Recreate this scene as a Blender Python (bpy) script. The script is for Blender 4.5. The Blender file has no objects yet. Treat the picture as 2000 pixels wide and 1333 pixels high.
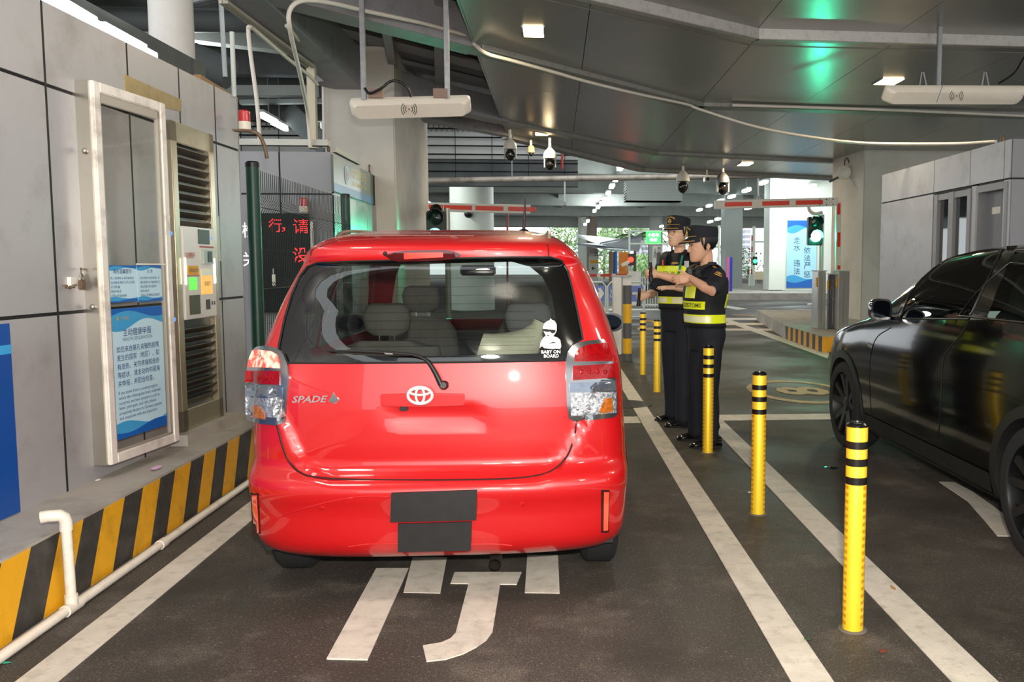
import bpy, bmesh, math, random
from mathutils import Vector, Matrix
from mathutils.geometry import delaunay_2d_cdt
random.seed(11)
SC = bpy.context.scene
COL = SC.collection
PI = math.pi

# ---------------------------------------------------------------- camera
F, PPX, PPY, HC = 1700.0, 1200.0, 666.0, 1.48
PT = math.atan((PPY - 521) / F)
YA = math.atan((PPX - 1085) / F * math.cos(PT))
cam_d = bpy.data.cameras.new('camera')
cam_d.sensor_width = 36.0
cam_d.lens = F / 2000 * 36
cam_d.shift_x = -(PPX - 1000) / 2000
cam_d.shift_y = 0.0
cam_d.clip_end = 600
cam = bpy.data.objects.new('camera', cam_d)
cam.location = (0, 0, HC)
cam.rotation_euler = (PI / 2 - PT, 0, -YA)
COL.objects.link(cam)
SC.camera = cam

# ---------------------------------------------------------------- light, exposure
SC.view_settings.view_transform = 'Standard'
SC.view_settings.look = 'None'
SC.view_settings.exposure = 0.30
SC.view_settings.gamma = 1.0
world = bpy.data.worlds.new('overcast')
SC.world = world
world.use_nodes = True
wn = world.node_tree.nodes
wn['Background'].inputs['Color'].default_value = (0.93, 0.97, 1.0, 1)
wn['Background'].inputs['Strength'].default_value = 1.85


def lamp(name, kind, loc, power, color=(1, 1, 1), size=0.2, size_y=None, look=None, spot=None):
    d = bpy.data.lights.new(name, kind)
    d.energy = power
    d.color = color
    if kind == 'AREA':
        d.shape = 'RECTANGLE' if size_y else 'SQUARE'
        d.size = size
        if size_y:
            d.size_y = size_y
    else:
        d.shadow_soft_size = size
    if spot:
        d.spot_size = spot
        d.spot_blend = 0.6
    o = bpy.data.objects.new(name, d)
    o.location = loc
    if look:
        o.rotation_euler = (Vector(look) - Vector(loc)).to_track_quat('-Z', 'Y').to_euler()
    COL.objects.link(o)
    return o


# the photographer's flash gun, just above the lens
lamp('camera_flash', 'AREA', (0.05, -0.10, 1.72), 185, (1.0, 0.93, 0.83), 0.10, 0.07, look=(-0.2, 10, 1.3))
# fill lamps added out of view under the canopy, to brighten its soffit
for lx, ly, w in ((-0.5, -3.0, 110), (3.2, -0.4, 110), (-1.8, 3.2, 60), (4.6, 4.2, 80)):
    lamp('soffit_fill', 'POINT', (lx, ly, 3.62), w * 1.1, (1.0, 0.93, 0.82), 0.25)
# the tube-lamp rows under the far ceiling, as light
for lx, ly, w in ((2.6, 36, 500), (3.0, 56, 500), (11, 40, 600), (-6, 28, 450), (-6, 15, 160), (14, 28, 400), (18, 52, 500)):
    lamp('tube_row_light', 'POINT', (lx, ly, 4.7 if ly > 20 else 5.0), w, (0.93, 1.0, 0.97), 0.4)

# ---------------------------------------------------------------- pixel rays of the photograph (for laying out real positions)


def ray(px, py):
    x = (px - PPX) / F
    u = (PPY - py) / F
    fy = math.cos(PT) + u * math.sin(PT)
    z = -math.sin(PT) + u * math.cos(PT)
    return (x * math.cos(YA) + fy * math.sin(YA), -x * math.sin(YA) + fy * math.cos(YA), z)


def aty(px, py, Y):
    r = ray(px, py); t = Y / r[1]
    return Vector((r[0] * t, Y, HC + r[2] * t))


def atx(px, py, X):
    r = ray(px, py); t = X / r[0]
    return Vector((X, r[1] * t, HC + r[2] * t))


def atz(px, py, z=0.0):
    r = ray(px, py); t = (z - HC) / r[2]
    return Vector((r[0] * t, r[1] * t, z))


def at_plane(px, py, p0, n):
    r = Vector(ray(px, py)); c = Vector((0, 0, HC))
    t = (Vector(p0) - c).dot(n) / r.dot(n)
    return c + r * t


# ---------------------------------------------------------------- materials
def lin(c):
    return c / 12.92 if c <= 0.04045 else ((c + 0.055) / 1.055) ** 2.4


def hexc(h):
    h = h.lstrip('#')
    return tuple(lin(int(h[i:i + 2], 16) / 255) for i in (0, 2, 4)) + (1,)


MATS = {}


def mat(name, color='#808080', rough=0.5, metal=0.0, noise=0.0, nscale=8.0, bump=0.0, bscale=200.0,
        emit=None, estr=0.0, coat=0.0, trans=0.0, ior=1.45, alpha=1.0, dirt=None, dscale=2.0, damount=0.5, spec=0.5):
    if name in MATS:
        return MATS[name]
    m = bpy.data.materials.new(name)
    m.use_nodes = True
    nt = m.node_tree
    b = nt.nodes['Principled BSDF']
    col = hexc(color) if isinstance(color, str) else tuple(color) + (1,) * (4 - len(color))
    b.inputs['Base Color'].default_value = col
    b.inputs['Roughness'].default_value = rough
    b.inputs['Metallic'].default_value = metal
    b.inputs['IOR'].default_value = ior
    b.inputs['Specular IOR Level'].default_value = spec
    b.inputs['Coat Weight'].default_value = coat
    b.inputs['Coat Roughness'].default_value = 0.03
    b.inputs['Transmission Weight'].default_value = trans
    b.inputs['Alpha'].default_value = alpha
    src = None
    tc = nt.nodes.new('ShaderNodeTexCoord')
    if noise > 0:
        n = nt.nodes.new('ShaderNodeTexNoise')
        n.inputs['Scale'].default_value = nscale
        n.inputs['Detail'].default_value = 6
        nt.links.new(tc.outputs['Object'], n.inputs['Vector'])
        mr = nt.nodes.new('ShaderNodeMapRange')
        mr.inputs['From Min'].default_value = 0.3
        mr.inputs['From Max'].default_value = 0.7
        mr.inputs['To Min'].default_value = 1 - noise
        mr.inputs['To Max'].default_value = 1 + noise
        nt.links.new(n.outputs['Fac'], mr.inputs['Value'])
        mx = nt.nodes.new('ShaderNodeMix')
        mx.data_type = 'RGBA'
        mx.blend_type = 'MULTIPLY'
        mx.inputs['Factor'].default_value = 1.0
        mx.inputs['A'].default_value = col
        nt.links.new(mr.outputs['Result'], mx.inputs['B'])
        nt.links.new(mx.outputs['Result'], b.inputs['Base Color'])
        src = mx.outputs['Result']
    if dirt:
        n = nt.nodes.new('ShaderNodeTexNoise')
        n.inputs['Scale'].default_value = dscale
        n.inputs['Detail'].default_value = 9
        n.inputs['Roughness'].default_value = 0.65
        nt.links.new(tc.outputs['Object'], n.inputs['Vector'])
        mr = nt.nodes.new('ShaderNodeMapRange')
        mr.inputs['From Min'].default_value = 0.5
        mr.inputs['From Max'].default_value = 0.72
        mr.inputs['To Max'].default_value = damount
        nt.links.new(n.outputs['Fac'], mr.inputs['Value'])
        mx = nt.nodes.new('ShaderNodeMix')
        mx.data_type = 'RGBA'
        mx.inputs['A'].default_value = col
        if src:
            nt.links.new(src, mx.inputs['A'])
        mx.inputs['B'].default_value = hexc(dirt)
        nt.links.new(mr.outputs['Result'], mx.inputs['Factor'])
        nt.links.new(mx.outputs['Result'], b.inputs['Base Color'])
    if bump > 0:
        n = nt.nodes.new('ShaderNodeTexNoise')
        n.inputs['Scale'].default_value = bscale
        n.inputs['Detail'].default_value = 4
        nt.links.new(tc.outputs['Object'], n.inputs['Vector'])
        bp = nt.nodes.new('ShaderNodeBump')
        bp.inputs['Strength'].default_value = bump
        bp.inputs['Distance'].default_value = 0.01
        nt.links.new(n.outputs['Fac'], bp.inputs['Height'])
        nt.links.new(bp.outputs['Normal'], b.inputs['Normal'])
    if emit:
        b.inputs['Emission Color'].default_value = hexc(emit) if isinstance(emit, str) else tuple(emit) + (1,)
        b.inputs['Emission Strength'].default_value = estr
    MATS[name] = m
    return m


def glass_mat(name, tint='#ffffff', clear=0.7, rough=0.01, fres=1.5, base=0.0):
    """thin pane: clear part lets light straight through, the rest mirrors by Fresnel"""
    if name in MATS:
        return MATS[name]
    m = bpy.data.materials.new(name)
    m.use_nodes = True
    nt = m.node_tree
    nt.nodes.remove(nt.nodes['Principled BSDF'])
    out = nt.nodes['Material Output']
    tr = nt.nodes.new('ShaderNodeBsdfTransparent')
    c = hexc(tint)
    tr.inputs['Color'].default_value = (c[0] * clear, c[1] * clear, c[2] * clear, 1)
    gl = nt.nodes.new('ShaderNodeBsdfGlossy')
    gl.inputs['Roughness'].default_value = rough
    fr = nt.nodes.new('ShaderNodeFresnel')
    geo = nt.nodes.new('ShaderNodeNewGeometry')
    mi = nt.nodes.new('ShaderNodeMapRange')
    mi.inputs['To Min'].default_value = fres
    mi.inputs['To Max'].default_value = 1.0 / fres      # leaving the pane: undo the flip of the index
    nt.links.new(geo.outputs['Backfacing'], mi.inputs['Value'])
    nt.links.new(mi.outputs['Result'], fr.inputs['IOR'])
    mx = nt.nodes.new('ShaderNodeMixShader')
    ad = nt.nodes.new('ShaderNodeMath')
    ad.operation = 'ADD'
    ad.use_clamp = True
    ad.inputs[1].default_value = base
    nt.links.new(fr.outputs['Fac'], ad.inputs[0])
    nt.links.new(ad.outputs[0], mx.inputs['Fac'])
    nt.links.new(tr.outputs[0], mx.inputs[1])
    nt.links.new(gl.outputs[0], mx.inputs[2])
    nt.links.new(mx.outputs[0], out.inputs['Surface'])
    MATS[name] = m
    return m


# ---------------------------------------------------------------- mesh building
class MB:
    def __init__(self):
        self.v, self.f, self.mi = [], [], []

    def add(self, vs, fs, m=0):
        o = len(self.v)
        self.v += [Vector(p) for p in vs]
        for f in fs:
            self.f.append([i + o for i in f])
            self.mi.append(m)
        return self

    def box(self, x0, x1, y0, y1, z0, z1, m=0):
        vs = [(x, y, z) for x in (x0, x1) for y in (y0, y1) for z in (z0, z1)]
        return self.add(vs, [(0, 1, 3, 2), (4, 6, 7, 5), (0, 4, 5, 1), (2, 3, 7, 6), (0, 2, 6, 4), (1, 5, 7, 3)], m)

    def obox(self, c, ax, ay, az, m=0):
        """oriented box: centre and three half-axis vectors"""
        c, ax, ay, az = map(Vector, (c, ax, ay, az))
        vs = [c + ax * i + ay * j + az * k for i in (-1, 1) for j in (-1, 1) for k in (-1, 1)]
        return self.add(vs, [(0, 1, 3, 2), (4, 6, 7, 5), (0, 4, 5, 1), (2, 3, 7, 6), (0, 2, 6, 4), (1, 5, 7, 3)], m)

    def bar(self, p0, p1, w, h, up=(0, 0, 1), m=0):
        p0, p1 = Vector(p0), Vector(p1)
        d = p1 - p0
        s = d.cross(Vector(up))
        if s.length < 1e-6:
            s = d.cross(Vector((1, 0, 0)))
        s.normalize()
        u = s.cross(d).normalized()
        return self.obox((p0 + p1) / 2, d / 2, s * w / 2, u * h / 2, m)

    def quad(self, a, b, c, d, m=0):
        return self.add([a, b, c, d], [(0, 1, 2, 3)], m)

    def slab(self, pts, thick, m=0):
        """polygon (list of 3D points) extruded by vector thick"""
        n = len(pts)
        t = Vector(thick)
        a = [Vector(p) for p in pts]
        vs = a + [p + t for p in a]
        fs = [tuple(range(n)), tuple(range(2 * n - 1, n - 1, -1))]
        fs += [(i, i + n, (i + 1) % n + n, (i + 1) % n) for i in range(n)]
        return self.add(vs, fs, m)

    def cyl(self, p0, p1, r0, r1=None, n=16, m=0, caps=True):
        return self.tube([p0, p1], [r0, r0 if r1 is None else r1], n, m, caps)

    def tube(self, pts, r, n=8, m=0, caps=True, closed=False):
        pts = [Vector(p) for p in pts]
        k = len(pts)
        if not isinstance(r, (list, tuple)):
            r = [r] * k
        vs, fs = [], []
        ref = None
        for i, p in enumerate(pts):
            if closed:
                d = pts[(i + 1) % k] - pts[i - 1]
            else:
                d = pts[min(i + 1, k - 1)] - pts[max(i - 1, 0)]
            d.normalize()
            if ref is None:
                ref = Vector((0, 0, 1)) if abs(d.z) < 0.9 else Vector((1, 0, 0))
            s = d.cross(ref).normalized()
            u = s.cross(d).normalized()
            ref = u
            for j in range(n):
                a = 2 * PI * j / n
                vs.append(p + (s * math.cos(a) + u * math.sin(a)) * r[i])
        for i in range(k if closed else k - 1):
            for j in range(n):
                a, b = i * n + j, i * n + (j + 1) % n
                c, e = ((i + 1) % k) * n + (j + 1) % n, ((i + 1) % k) * n + j
                fs.append((a, b, c, e))
        if caps and not closed:
            fs.append(tuple(range(n - 1, -1, -1)))
            fs.append(tuple(range((k - 1) * n, k * n)))
        return self.add(vs, fs, m)

    def lathe(self, prof, c=(0, 0, 0), axis=(0, 0, 1), n=24, m=0, caps=True):
        """prof = [(radius, height)...] about axis through c"""
        c = Vector(c)
        ax = Vector(axis).normalized()
        s = ax.orthogonal().normalized()
        u = ax.cross(s)
        vs, fs = [], []
        for (r, h) in prof:
            for j in range(n):
                a = 2 * PI * j / n
                vs.append(c + ax * h + (s * math.cos(a) + u * math.sin(a)) * r)
        for i in range(len(prof) - 1):
            for j in range(n):
                fs.append((i * n + j, i * n + (j + 1) % n, (i + 1) * n + (j + 1) % n, (i + 1) * n + j))
        if caps:
            fs.append(tuple(range(n - 1, -1, -1)))
            fs.append(tuple(range((len(prof) - 1) * n, len(prof) * n)))
        return self.add(vs, fs, m)

    def loft(self, rings, m=0, caps=True, closed=True):
        n = len(rings[0])
        vs = [p for r in rings for p in r]
        fs = []
        for i in range(len(rings) - 1):
            for j in range(n if closed else n - 1):
                fs.append((i * n + j, i * n + (j + 1) % n, (i + 1) * n + (j + 1) % n, (i + 1) * n + j))
        if caps and closed:
            fs.append(tuple(range(n - 1, -1, -1)))
            fs.append(tuple(range((len(rings) - 1) * n, len(rings) * n)))
        return self.add(vs, fs, m)

    def sphere(self, c, r, n=16, m=0):
        c = Vector(c)
        if not isinstance(r, (list, tuple)):
            r = (r, r, r)
        rings = []
        k = max(6, n // 2)
        for i in range(k + 1):
            t = PI * i / k
            rr = max(math.sin(t), 1e-3)
            rings.append([c + Vector((r[0] * rr * math.cos(2 * PI * j / n), r[1] * rr * math.sin(2 * PI * j / n), -r[2] * math.cos(t))) for j in range(n)])
        return self.loft(rings, m)

    def build(self, name, mats, parent=None, smooth=None, bevel=0.0, bseg=2):
        me = bpy.data.meshes.new(name)
        me.from_pydata([tuple(p) for p in self.v], [], self.f)
        if not isinstance(mats, (list, tuple)):
            mats = [mats]
        for m in mats:
            me.materials.append(m)
        for p, i in zip(me.polygons, self.mi):
            p.material_index = i
        bm = bmesh.new()
        bm.from_mesh(me)
        bmesh.ops.recalc_face_normals(bm, faces=bm.faces)
        if bevel > 0:
            es = [e for e in bm.edges if len(e.link_faces) == 2 and e.calc_face_angle(0) > 0.6]
            bmesh.ops.bevel(bm, geom=es, offset=bevel, segments=bseg, affect='EDGES', clamp_overlap=True)
            if smooth is None:
                smooth = 0.7
        bm.to_mesh(me)
        bm.free()
        if smooth:
            me.polygons.foreach_set('use_smooth', [True] * len(me.polygons))
            me.set_sharp_from_angle(angle=smooth)
        o = bpy.data.objects.new(name, me)
        COL.objects.link(o)
        adopt(o, parent)
        return o


def adopt(o, parent):
    if parent is not None:
        o.parent = parent
        b = parent
        m = Matrix.Identity(4)
        chain = []
        while b is not None:
            chain.append(b)
            b = b.parent
        for q in reversed(chain):
            m = m @ q.matrix_parent_inverse @ Matrix.LocRotScale(q.location, q.rotation_euler, q.scale)
        o.matrix_parent_inverse = m.inverted()


def tag(o, label, cat, group=None):
    o['label'] = label
    o['category'] = cat
    if group:
        o['group'] = group
    return o


def struct(o):
    o['kind'] = 'structure'
    return o


def thing(name, label, cat, loc=(0, 0, 0), group=None):
    o = bpy.data.objects.new(name, None)
    o.empty_display_size = 0.1
    o.location = loc
    COL.objects.link(o)
    return tag(o, label, cat, group)


def kids(o):
    return [c for c in COL.objects if c.parent is o]


def dup(root, delta, label=None):
    """a moved copy of a thing with copies of its parts and sub-parts"""
    r = root.copy()
    COL.objects.link(r)
    r.location = Vector(root.location) + Vector(delta)
    if label:
        r['label'] = label
    for ch in kids(root):
        c = ch.copy()
        COL.objects.link(c)
        c.parent = r
        for g in kids(ch):
            d = g.copy()
            COL.objects.link(d)
            d.parent = c
    return r


def text(body, m, origin, right, up, name='lettering', parent=None, width=None, height=None, size=None,
         align='LEFT', extrude=0.0008, space=1.0, line=1.0, bold=0.0, shear=0.0):
    """lettering as a thin real mesh; origin = lower-left (or centre) of its box, right/up = directions on the surface"""
    cu = bpy.data.curves.new('txt', 'FONT')
    cu.body = body
    cu.align_x = align
    cu.size = 1.0
    cu.space_character = space
    cu.space_line = line
    cu.offset = bold if all(ord(ch) < 0x2E80 for ch in body) else 0.0   # heavier strokes only for Latin letters
    cu.shear = shear
    cu.resolution_u = 2
    o = bpy.data.objects.new('txt', cu)
    COL.objects.link(o)
    dg = bpy.context.evaluated_depsgraph_get()
    me = bpy.data.meshes.new_from_object(o.evaluated_get(dg))
    bpy.data.objects.remove(o)
    bpy.data.curves.remove(cu)
    xs = [v.co.x for v in me.vertices]
    ys = [v.co.y for v in me.vertices]
    x0, x1, y0, y1 = min(xs), max(xs), min(ys), max(ys)
    sx = sy = size or 1.0
    if width:
        sx = width / (x1 - x0)
        sy = sx
    if height:
        sy = height / (y1 - y0)
        if not width:
            sx = sy
    right = Vector(right).normalized()
    up = Vector(up).normalized()
    nrm = right.cross(up)
    org = Vector(origin)
    cx = (x0 + x1) / 2 if align == 'CENTER' else x0
    cy = (y0 + y1) / 2 if align == 'CENTER' else y0
    for v in me.vertices:
        v.co = org + right * ((v.co.x - cx) * sx) + up * ((v.co.y - cy) * sy) + nrm * extrude
    me.name = name
    me.materials.clear()
    me.materials.append(m)
    ob = bpy.data.objects.new(name, me)
    COL.objects.link(ob)
    adopt(ob, parent)
    return ob


def smoothpath(pts, k=6):
    """Catmull-Rom through points"""
    P = [Vector(p) for p in pts]
    P = [P[0] * 2 - P[1]] + P + [P[-1] * 2 - P[-2]]
    out = []
    for i in range(1, len(P) - 2):
        for j in range(k):
            t = j / k
            a, b, c, d = P[i - 1], P[i], P[i + 1], P[i + 2]
            out.append(0.5 * ((2 * b) + (c - a) * t + (2 * a - 5 * b + 4 * c - d) * t * t + (3 * b - a - 3 * c + d) * t ** 3))
    out.append(P[-2])
    return out


def interp(xs, ys, x):
    """smooth monotone-ish interpolation"""
    if x <= xs[0]:
        return ys[0]
    if x >= xs[-1]:
        return ys[-1]
    for i in range(len(xs) - 1):
        if x <= xs[i + 1]:
            h = xs[i + 1] - xs[i]
            t = (x - xs[i]) / h

            def sl(k):
                if k <= 0 or k >= len(xs) - 1:
                    return 0 if False else (ys[min(k + 1, len(xs) - 1)] - ys[max(k - 1, 0)]) / (xs[min(k + 1, len(xs) - 1)] - xs[max(k - 1, 0)])
                s0 = (ys[k] - ys[k - 1]) / (xs[k] - xs[k - 1])
                s1 = (ys[k + 1] - ys[k]) / (xs[k + 1] - xs[k])
                return 0 if s0 * s1 <= 0 else 2 * s0 * s1 / (s0 + s1)
            m0, m1 = sl(i) * h, sl(i + 1) * h
            return ((2 * t ** 3 - 3 * t * t + 1) * ys[i] + (t ** 3 - 2 * t * t + t) * m0 + (-2 * t ** 3 + 3 * t * t) * ys[i + 1] + (t ** 3 - t * t) * m1)


# ================================================================ THE SETTING
def asphalt():
    m = mat('asphalt', '#2a2826', rough=0.55)
    nt = m.node_tree
    N = nt.nodes.new
    b = nt.nodes['Principled BSDF']
    tc = N('ShaderNodeTexCoord')

    def noise(scale, detail=6, rough=0.6):
        n = N('ShaderNodeTexNoise')
        n.inputs['Scale'].default_value = scale
        n.inputs['Detail'].default_value = detail
        n.inputs['Roughness'].default_value = rough
        nt.links.new(tc.outputs['Object'], n.inputs['Vector'])
        return n.outputs['Fac']

    def rng(src, a, c, lo, hi):
        r = N('ShaderNodeMapRange')
        for k, v in zip(('From Min', 'From Max', 'To Min', 'To Max'), (a, c, lo, hi)):
            r.inputs[k].default_value = v
        nt.links.new(src, r.inputs['Value'])
        return r.outputs['Result']

    def mixc(fac, A, B):
        x = N('ShaderNodeMix')
        x.data_type = 'RGBA'
        if isinstance(fac, float):
            x.inputs['Factor'].default_value = fac
        else:
            nt.links.new(fac, x.inputs['Factor'])
        for k, q in (('A', A), ('B', B)):
            if isinstance(q, tuple):
                x.inputs[k].default_value = q
            else:
                nt.links.new(q, x.inputs[k])
        return x.outputs['Result']
    big = noise(0.55, 4)
    blot = noise(2.2, 8, 0.7)
    fine = noise(160, 3)
    grit = noise(75, 4)
    c = mixc(rng(big, 0.38, 0.62, 0, 1), hexc('#524c46'), hexc('#625a52'))
    c = mixc(rng(blot, 0.52, 0.72, 0, 0.55), c, hexc('#9a9084'))
    c = mixc(rng(fine, 0.38, 0.62, 0, 0.75), c, hexc('#141312'))
    c = mixc(rng(grit, 0.58, 0.72, 0, 0.5), c, hexc('#a39a8d'))
    dark = noise(0.9, 5, 0.65)
    c = mixc(rng(dark, 0.5, 0.66, 0, 0.65), c, hexc('#33302b'))
    nt.links.new(c, b.inputs['Base Color'])
    nt.links.new(rng(big, 0.4, 0.62, 0.55, 0.85), b.inputs['Roughness'])
    b.inputs['Specular IOR Level'].default_value = 0.35
    bp = N('ShaderNodeBump')
    bp.inputs['Strength'].default_value = 0.5
    bp.inputs['Distance'].default_value = 0.004
    nt.links.new(grit, bp.inputs['Height'])
    nt.links.new(bp.outputs['Normal'], b.inputs['Normal'])
    return m


M_ASPH = asphalt()
M_LINE = mat('road_paint', '#d8d0c3', 0.6, noise=0.1, nscale=6, dirt='#8a8075', dscale=14, damount=0.45, bump=0.3, bscale=150)
M_YLINE = mat('yellow_road_paint', '#a8823c', 0.6, noise=0.2, nscale=6, dirt='#4b4336', dscale=7, damount=0.8)
M_CONC = mat('concrete', '#aaa49c', 0.8, noise=0.08, nscale=3, dirt='#6d6861', dscale=2.5, damount=0.55, bump=0.25, bscale=60)
M_PLAST = mat('painted_render', '#c9c4ba', 0.7, noise=0.05, nscale=1.5, dirt='#9a9287', dscale=1.1, damount=0.35, bump=0.12, bscale=90)
M_PANEL = mat('grey_aluminium_panel', '#adacb0', 0.42, 0.25, noise=0.05, nscale=1.2, dirt='#77736d', dscale=3.0, damount=0.42)
M_PANELD = mat('dark_grey_panel', '#8a898b', 0.45, 0.25, noise=0.05, nscale=1.2)
M_JOINT = mat('joint_sealant', '#1b1b1d', 0.6)
M_SOFFIT = mat('soffit_panel', '#9b9a95', 0.26, 0.45, noise=0.04, nscale=1.0)
M_LEDGE = mat('ledge_steel', '#908f89', 0.42, 0.3, dirt='#6a5a4c', dscale=9, damount=0.45)
M_STEEL = mat('stainless_steel', '#b9b4a8', 0.30, 0.9, noise=0.05, nscale=4)
M_GALV = mat('galvanised_steel', '#8f9092', 0.45, 0.7, noise=0.12, nscale=20)
M_WHITE = mat('white_plastic', '#ebe6da', 0.4, noise=0.03, nscale=5, dirt='#b3a898', dscale=6, damount=0.4)
M_BLACK = mat('black_plastic', '#141416', 0.4)
M_RUBBER = mat('rubber', '#17171a', 0.75, bump=0.3, bscale=60)
M_DARK = mat('dark_ceiling', '#525655', 0.7, noise=0.3, nscale=1.5)
M_GIRD = mat('girder_paint', '#8f9490', 0.65, noise=0.1, nscale=2)
M_LGREY = mat('pale_grey_paint', '#b6bbb6', 0.6, noise=0.05, nscale=1.5)
M_TUBE = mat('lit_tube', '#ffffff', 0.5, emit='#eefbff', estr=14.0)
M_WARM = mat('lit_downlight', '#ffffff', 0.5, emit='#ffdba0', estr=22.0)
M_YEL = mat('traffic_yellow', '#e6a91c', 0.5, noise=0.06, nscale=5, dirt='#7a5f22', dscale=5, damount=0.5)
M_BLK = mat('traffic_black', '#3a3836', 0.55, noise=0.25, nscale=14, dirt='#6c665f', dscale=6, damount=0.4)
M_BLUE = mat('sign_blue', '#0f62b4', 0.4)

# ---- floor
fl = MB().quad((-60, -9, 0), (60, -9, 0), (60, 170, 0), (-60, 170, 0)).build('floor', M_ASPH)
struct(fl)


NPAINT = [0]


def paint(name, pts, m=M_LINE, z=0.003):
    """a patch of road paint: polygon on the ground"""
    NPAINT[0] += 1
    mb = MB().slab([(p[0], p[1], 0.0005) for p in pts], (0, 0, z + 0.0005 * (NPAINT[0] % 7)))
    return mb.build(name, m, fl)


def stripe(name, a, b, w, m=M_LINE):
    a, b = Vector((a[0], a[1], 0)), Vector((b[0], b[1], 0))
    d = (b - a).normalized()
    s = Vector((-d.y, d.x, 0)) * w / 2
    return paint(name, [a - s, b - s, b + s, a + s], m)


def gpx(pts, z=0):
    return [atz(x, y, z) for x, y in pts]


stripe('lane_line', (0.913, 1.6), (0.855, 15.5), 0.152)
stripe('lane_line', (1.478, 1.6), (1.535, 10.9), 0.165)
stripe('lane_line', (-1.858, 1.6), (-1.85, 15), 0.15)
stripe('stop_line', (0.62, 8.31), (0.80, 8.31), 0.33)
stripe('stop_line', (1.60, 8.36), (4.4, 8.36), 0.30)
# characters painted on the lane under the red car
for g in ([(638, 1289), (718, 1291), (798, 1112), (735, 1112)],
          [(788, 1158), (860, 1160), (873, 1090), (806, 1090)],
          [(1025, 1159), (1093, 1160), (1090, 1085), (1030, 1085)],
          [(880, 1141), (1009, 1143), (1019, 1119), (888, 1119)]):
    paint('painted_character_stroke', gpx(g))
hook = gpx([(915, 1142), (977, 1142), (962, 1236), (950, 1252), (930, 1266), (905, 1279), (870, 1290), (833, 1294),
            (826, 1263), (862, 1257), (880, 1249), (890, 1238)])
paint('painted_character_stroke', hook)
paint('painted_arrow', gpx([(1834, 942), (1864, 943), (1900, 962), (1940, 990), (1968, 1012), (2030, 1050), (1948, 1048), (1925, 1020), (1890, 980)]))
# hatched area and lines on the far side of the checkpoint
for y0, y1, xa, xb in ((621, 625, 1418, 1556), (631, 635, 1418, 1572), (642, 646, 1418, 1592)):
    paint('hatch_line', gpx([(xa, y1), (xb, y1), (xb - 6, y0), (xa, y0)]))
paint('hatch_line', gpx([(1402, 623), (1412, 620), (1620, 690), (1616, 700)]))
paint('hatch_line', gpx([(1418, 601), (1420, 597), (1460, 603), (1440, 605)]))
paint('hatch_line', gpx([(1540, 609), (1560, 609), (1600, 622), (1590, 624)]))
for a in ([(1460, 575), (1490, 577), (1488, 579), (1458, 577)], [(1422, 581), (1452, 582), (1450, 584), (1420, 583)], [(1577, 593), (1600, 592), (1600, 594), (1577, 595)]):
    paint('lane_dash', gpx(a))
for a in ([(1160, 603), (1300, 603), (1300, 606), (1160, 606)], [(1230, 595), (1300, 594), (1300, 596), (1230, 597)]):
    paint('lane_dash', gpx(a))
for a in ([(1480, 608), (1600, 606), (1600, 608), (1480, 610)], [(1430, 614), (1500, 616), (1500, 618), (1430, 616)], [(1245, 640), (1300, 640), (1300, 645), (1245, 645)],
          [(1260, 624), (1300, 630), (1300, 636), (1262, 628)], [(1190, 650), (1230, 649), (1230, 657), (1190, 657)]):
    paint('yellow_line', gpx(a), M_YLINE)
# yellow round road marking beside the black car
cc = atz(1561, 764)
ring_o, ring_i = [], []
for j in range(48):
    a = 2 * PI * j / 48
    ring_o.append(cc + Vector((0.60 * math.cos(a), 0.98 * math.sin(a), 0.0005)))
    ring_i.append(cc + Vector((0.49 * math.cos(a), 0.80 * math.sin(a), 0.0005)))
mb = MB()
for j in range(48):
    k = (j + 1) % 48
    mb.quad(ring_o[j] + Vector((0, 0, .003)), ring_o[k] + Vector((0, 0, .003)), ring_i[k] + Vector((0, 0, .003)), ring_i[j] + Vector((0, 0, .003)))
mb.build('yellow_ring_marking', M_YLINE, fl)
text('8', M_YLINE, cc + Vector((0.04, 0, 0.004)), (0, 1, 0), (-1, 0, 0), 'yellow_numeral_marking', fl, width=0.7, height=0.62, align='CENTER', bold=0.03)
# manhole grate in the next lane strip
gc = atz(1222, 790)
mb = MB().lathe([(0.28, 0.001), (0.28, 0.006), (0.26, 0.006), (0.26, 0.003)], gc, n=28)
for k in range(-6, 7):
    w = math.sqrt(max(0.26 ** 2 - (k * 0.038) ** 2, 0))
    mb.box(gc.x - w, gc.x + w, gc.y + k * 0.038 - 0.009, gc.y + k * 0.038 + 0.009, 0.003, 0.007)
o = mb.build('drain_grate', mat('cast_iron', '#4a4744', 0.5, 0.5, noise=0.2, nscale=40))
tag(o, 'round cast iron drain cover in the asphalt right of the red car', 'drain cover')

# ---- left booth wall with its panels
WA, WB = Vector((-2.642, -2.0, 0)), Vector((-2.409, 6.93, 0))
WD = (WB - WA).normalized()
WN = Vector((WD.y, -WD.x, 0))       # towards the lane


def wx(Y):
    return WA.x + (Y - WA.y) * (WB.x - WA.x) / (WB.y - WA.y)


def wpt(Y, z, off=0.0):
    return Vector((wx(Y), Y, z)) + WN * off


def wpx(px, py, off=0.0):
    return at_plane(px, py, WA + WN * off, WN)


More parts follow.
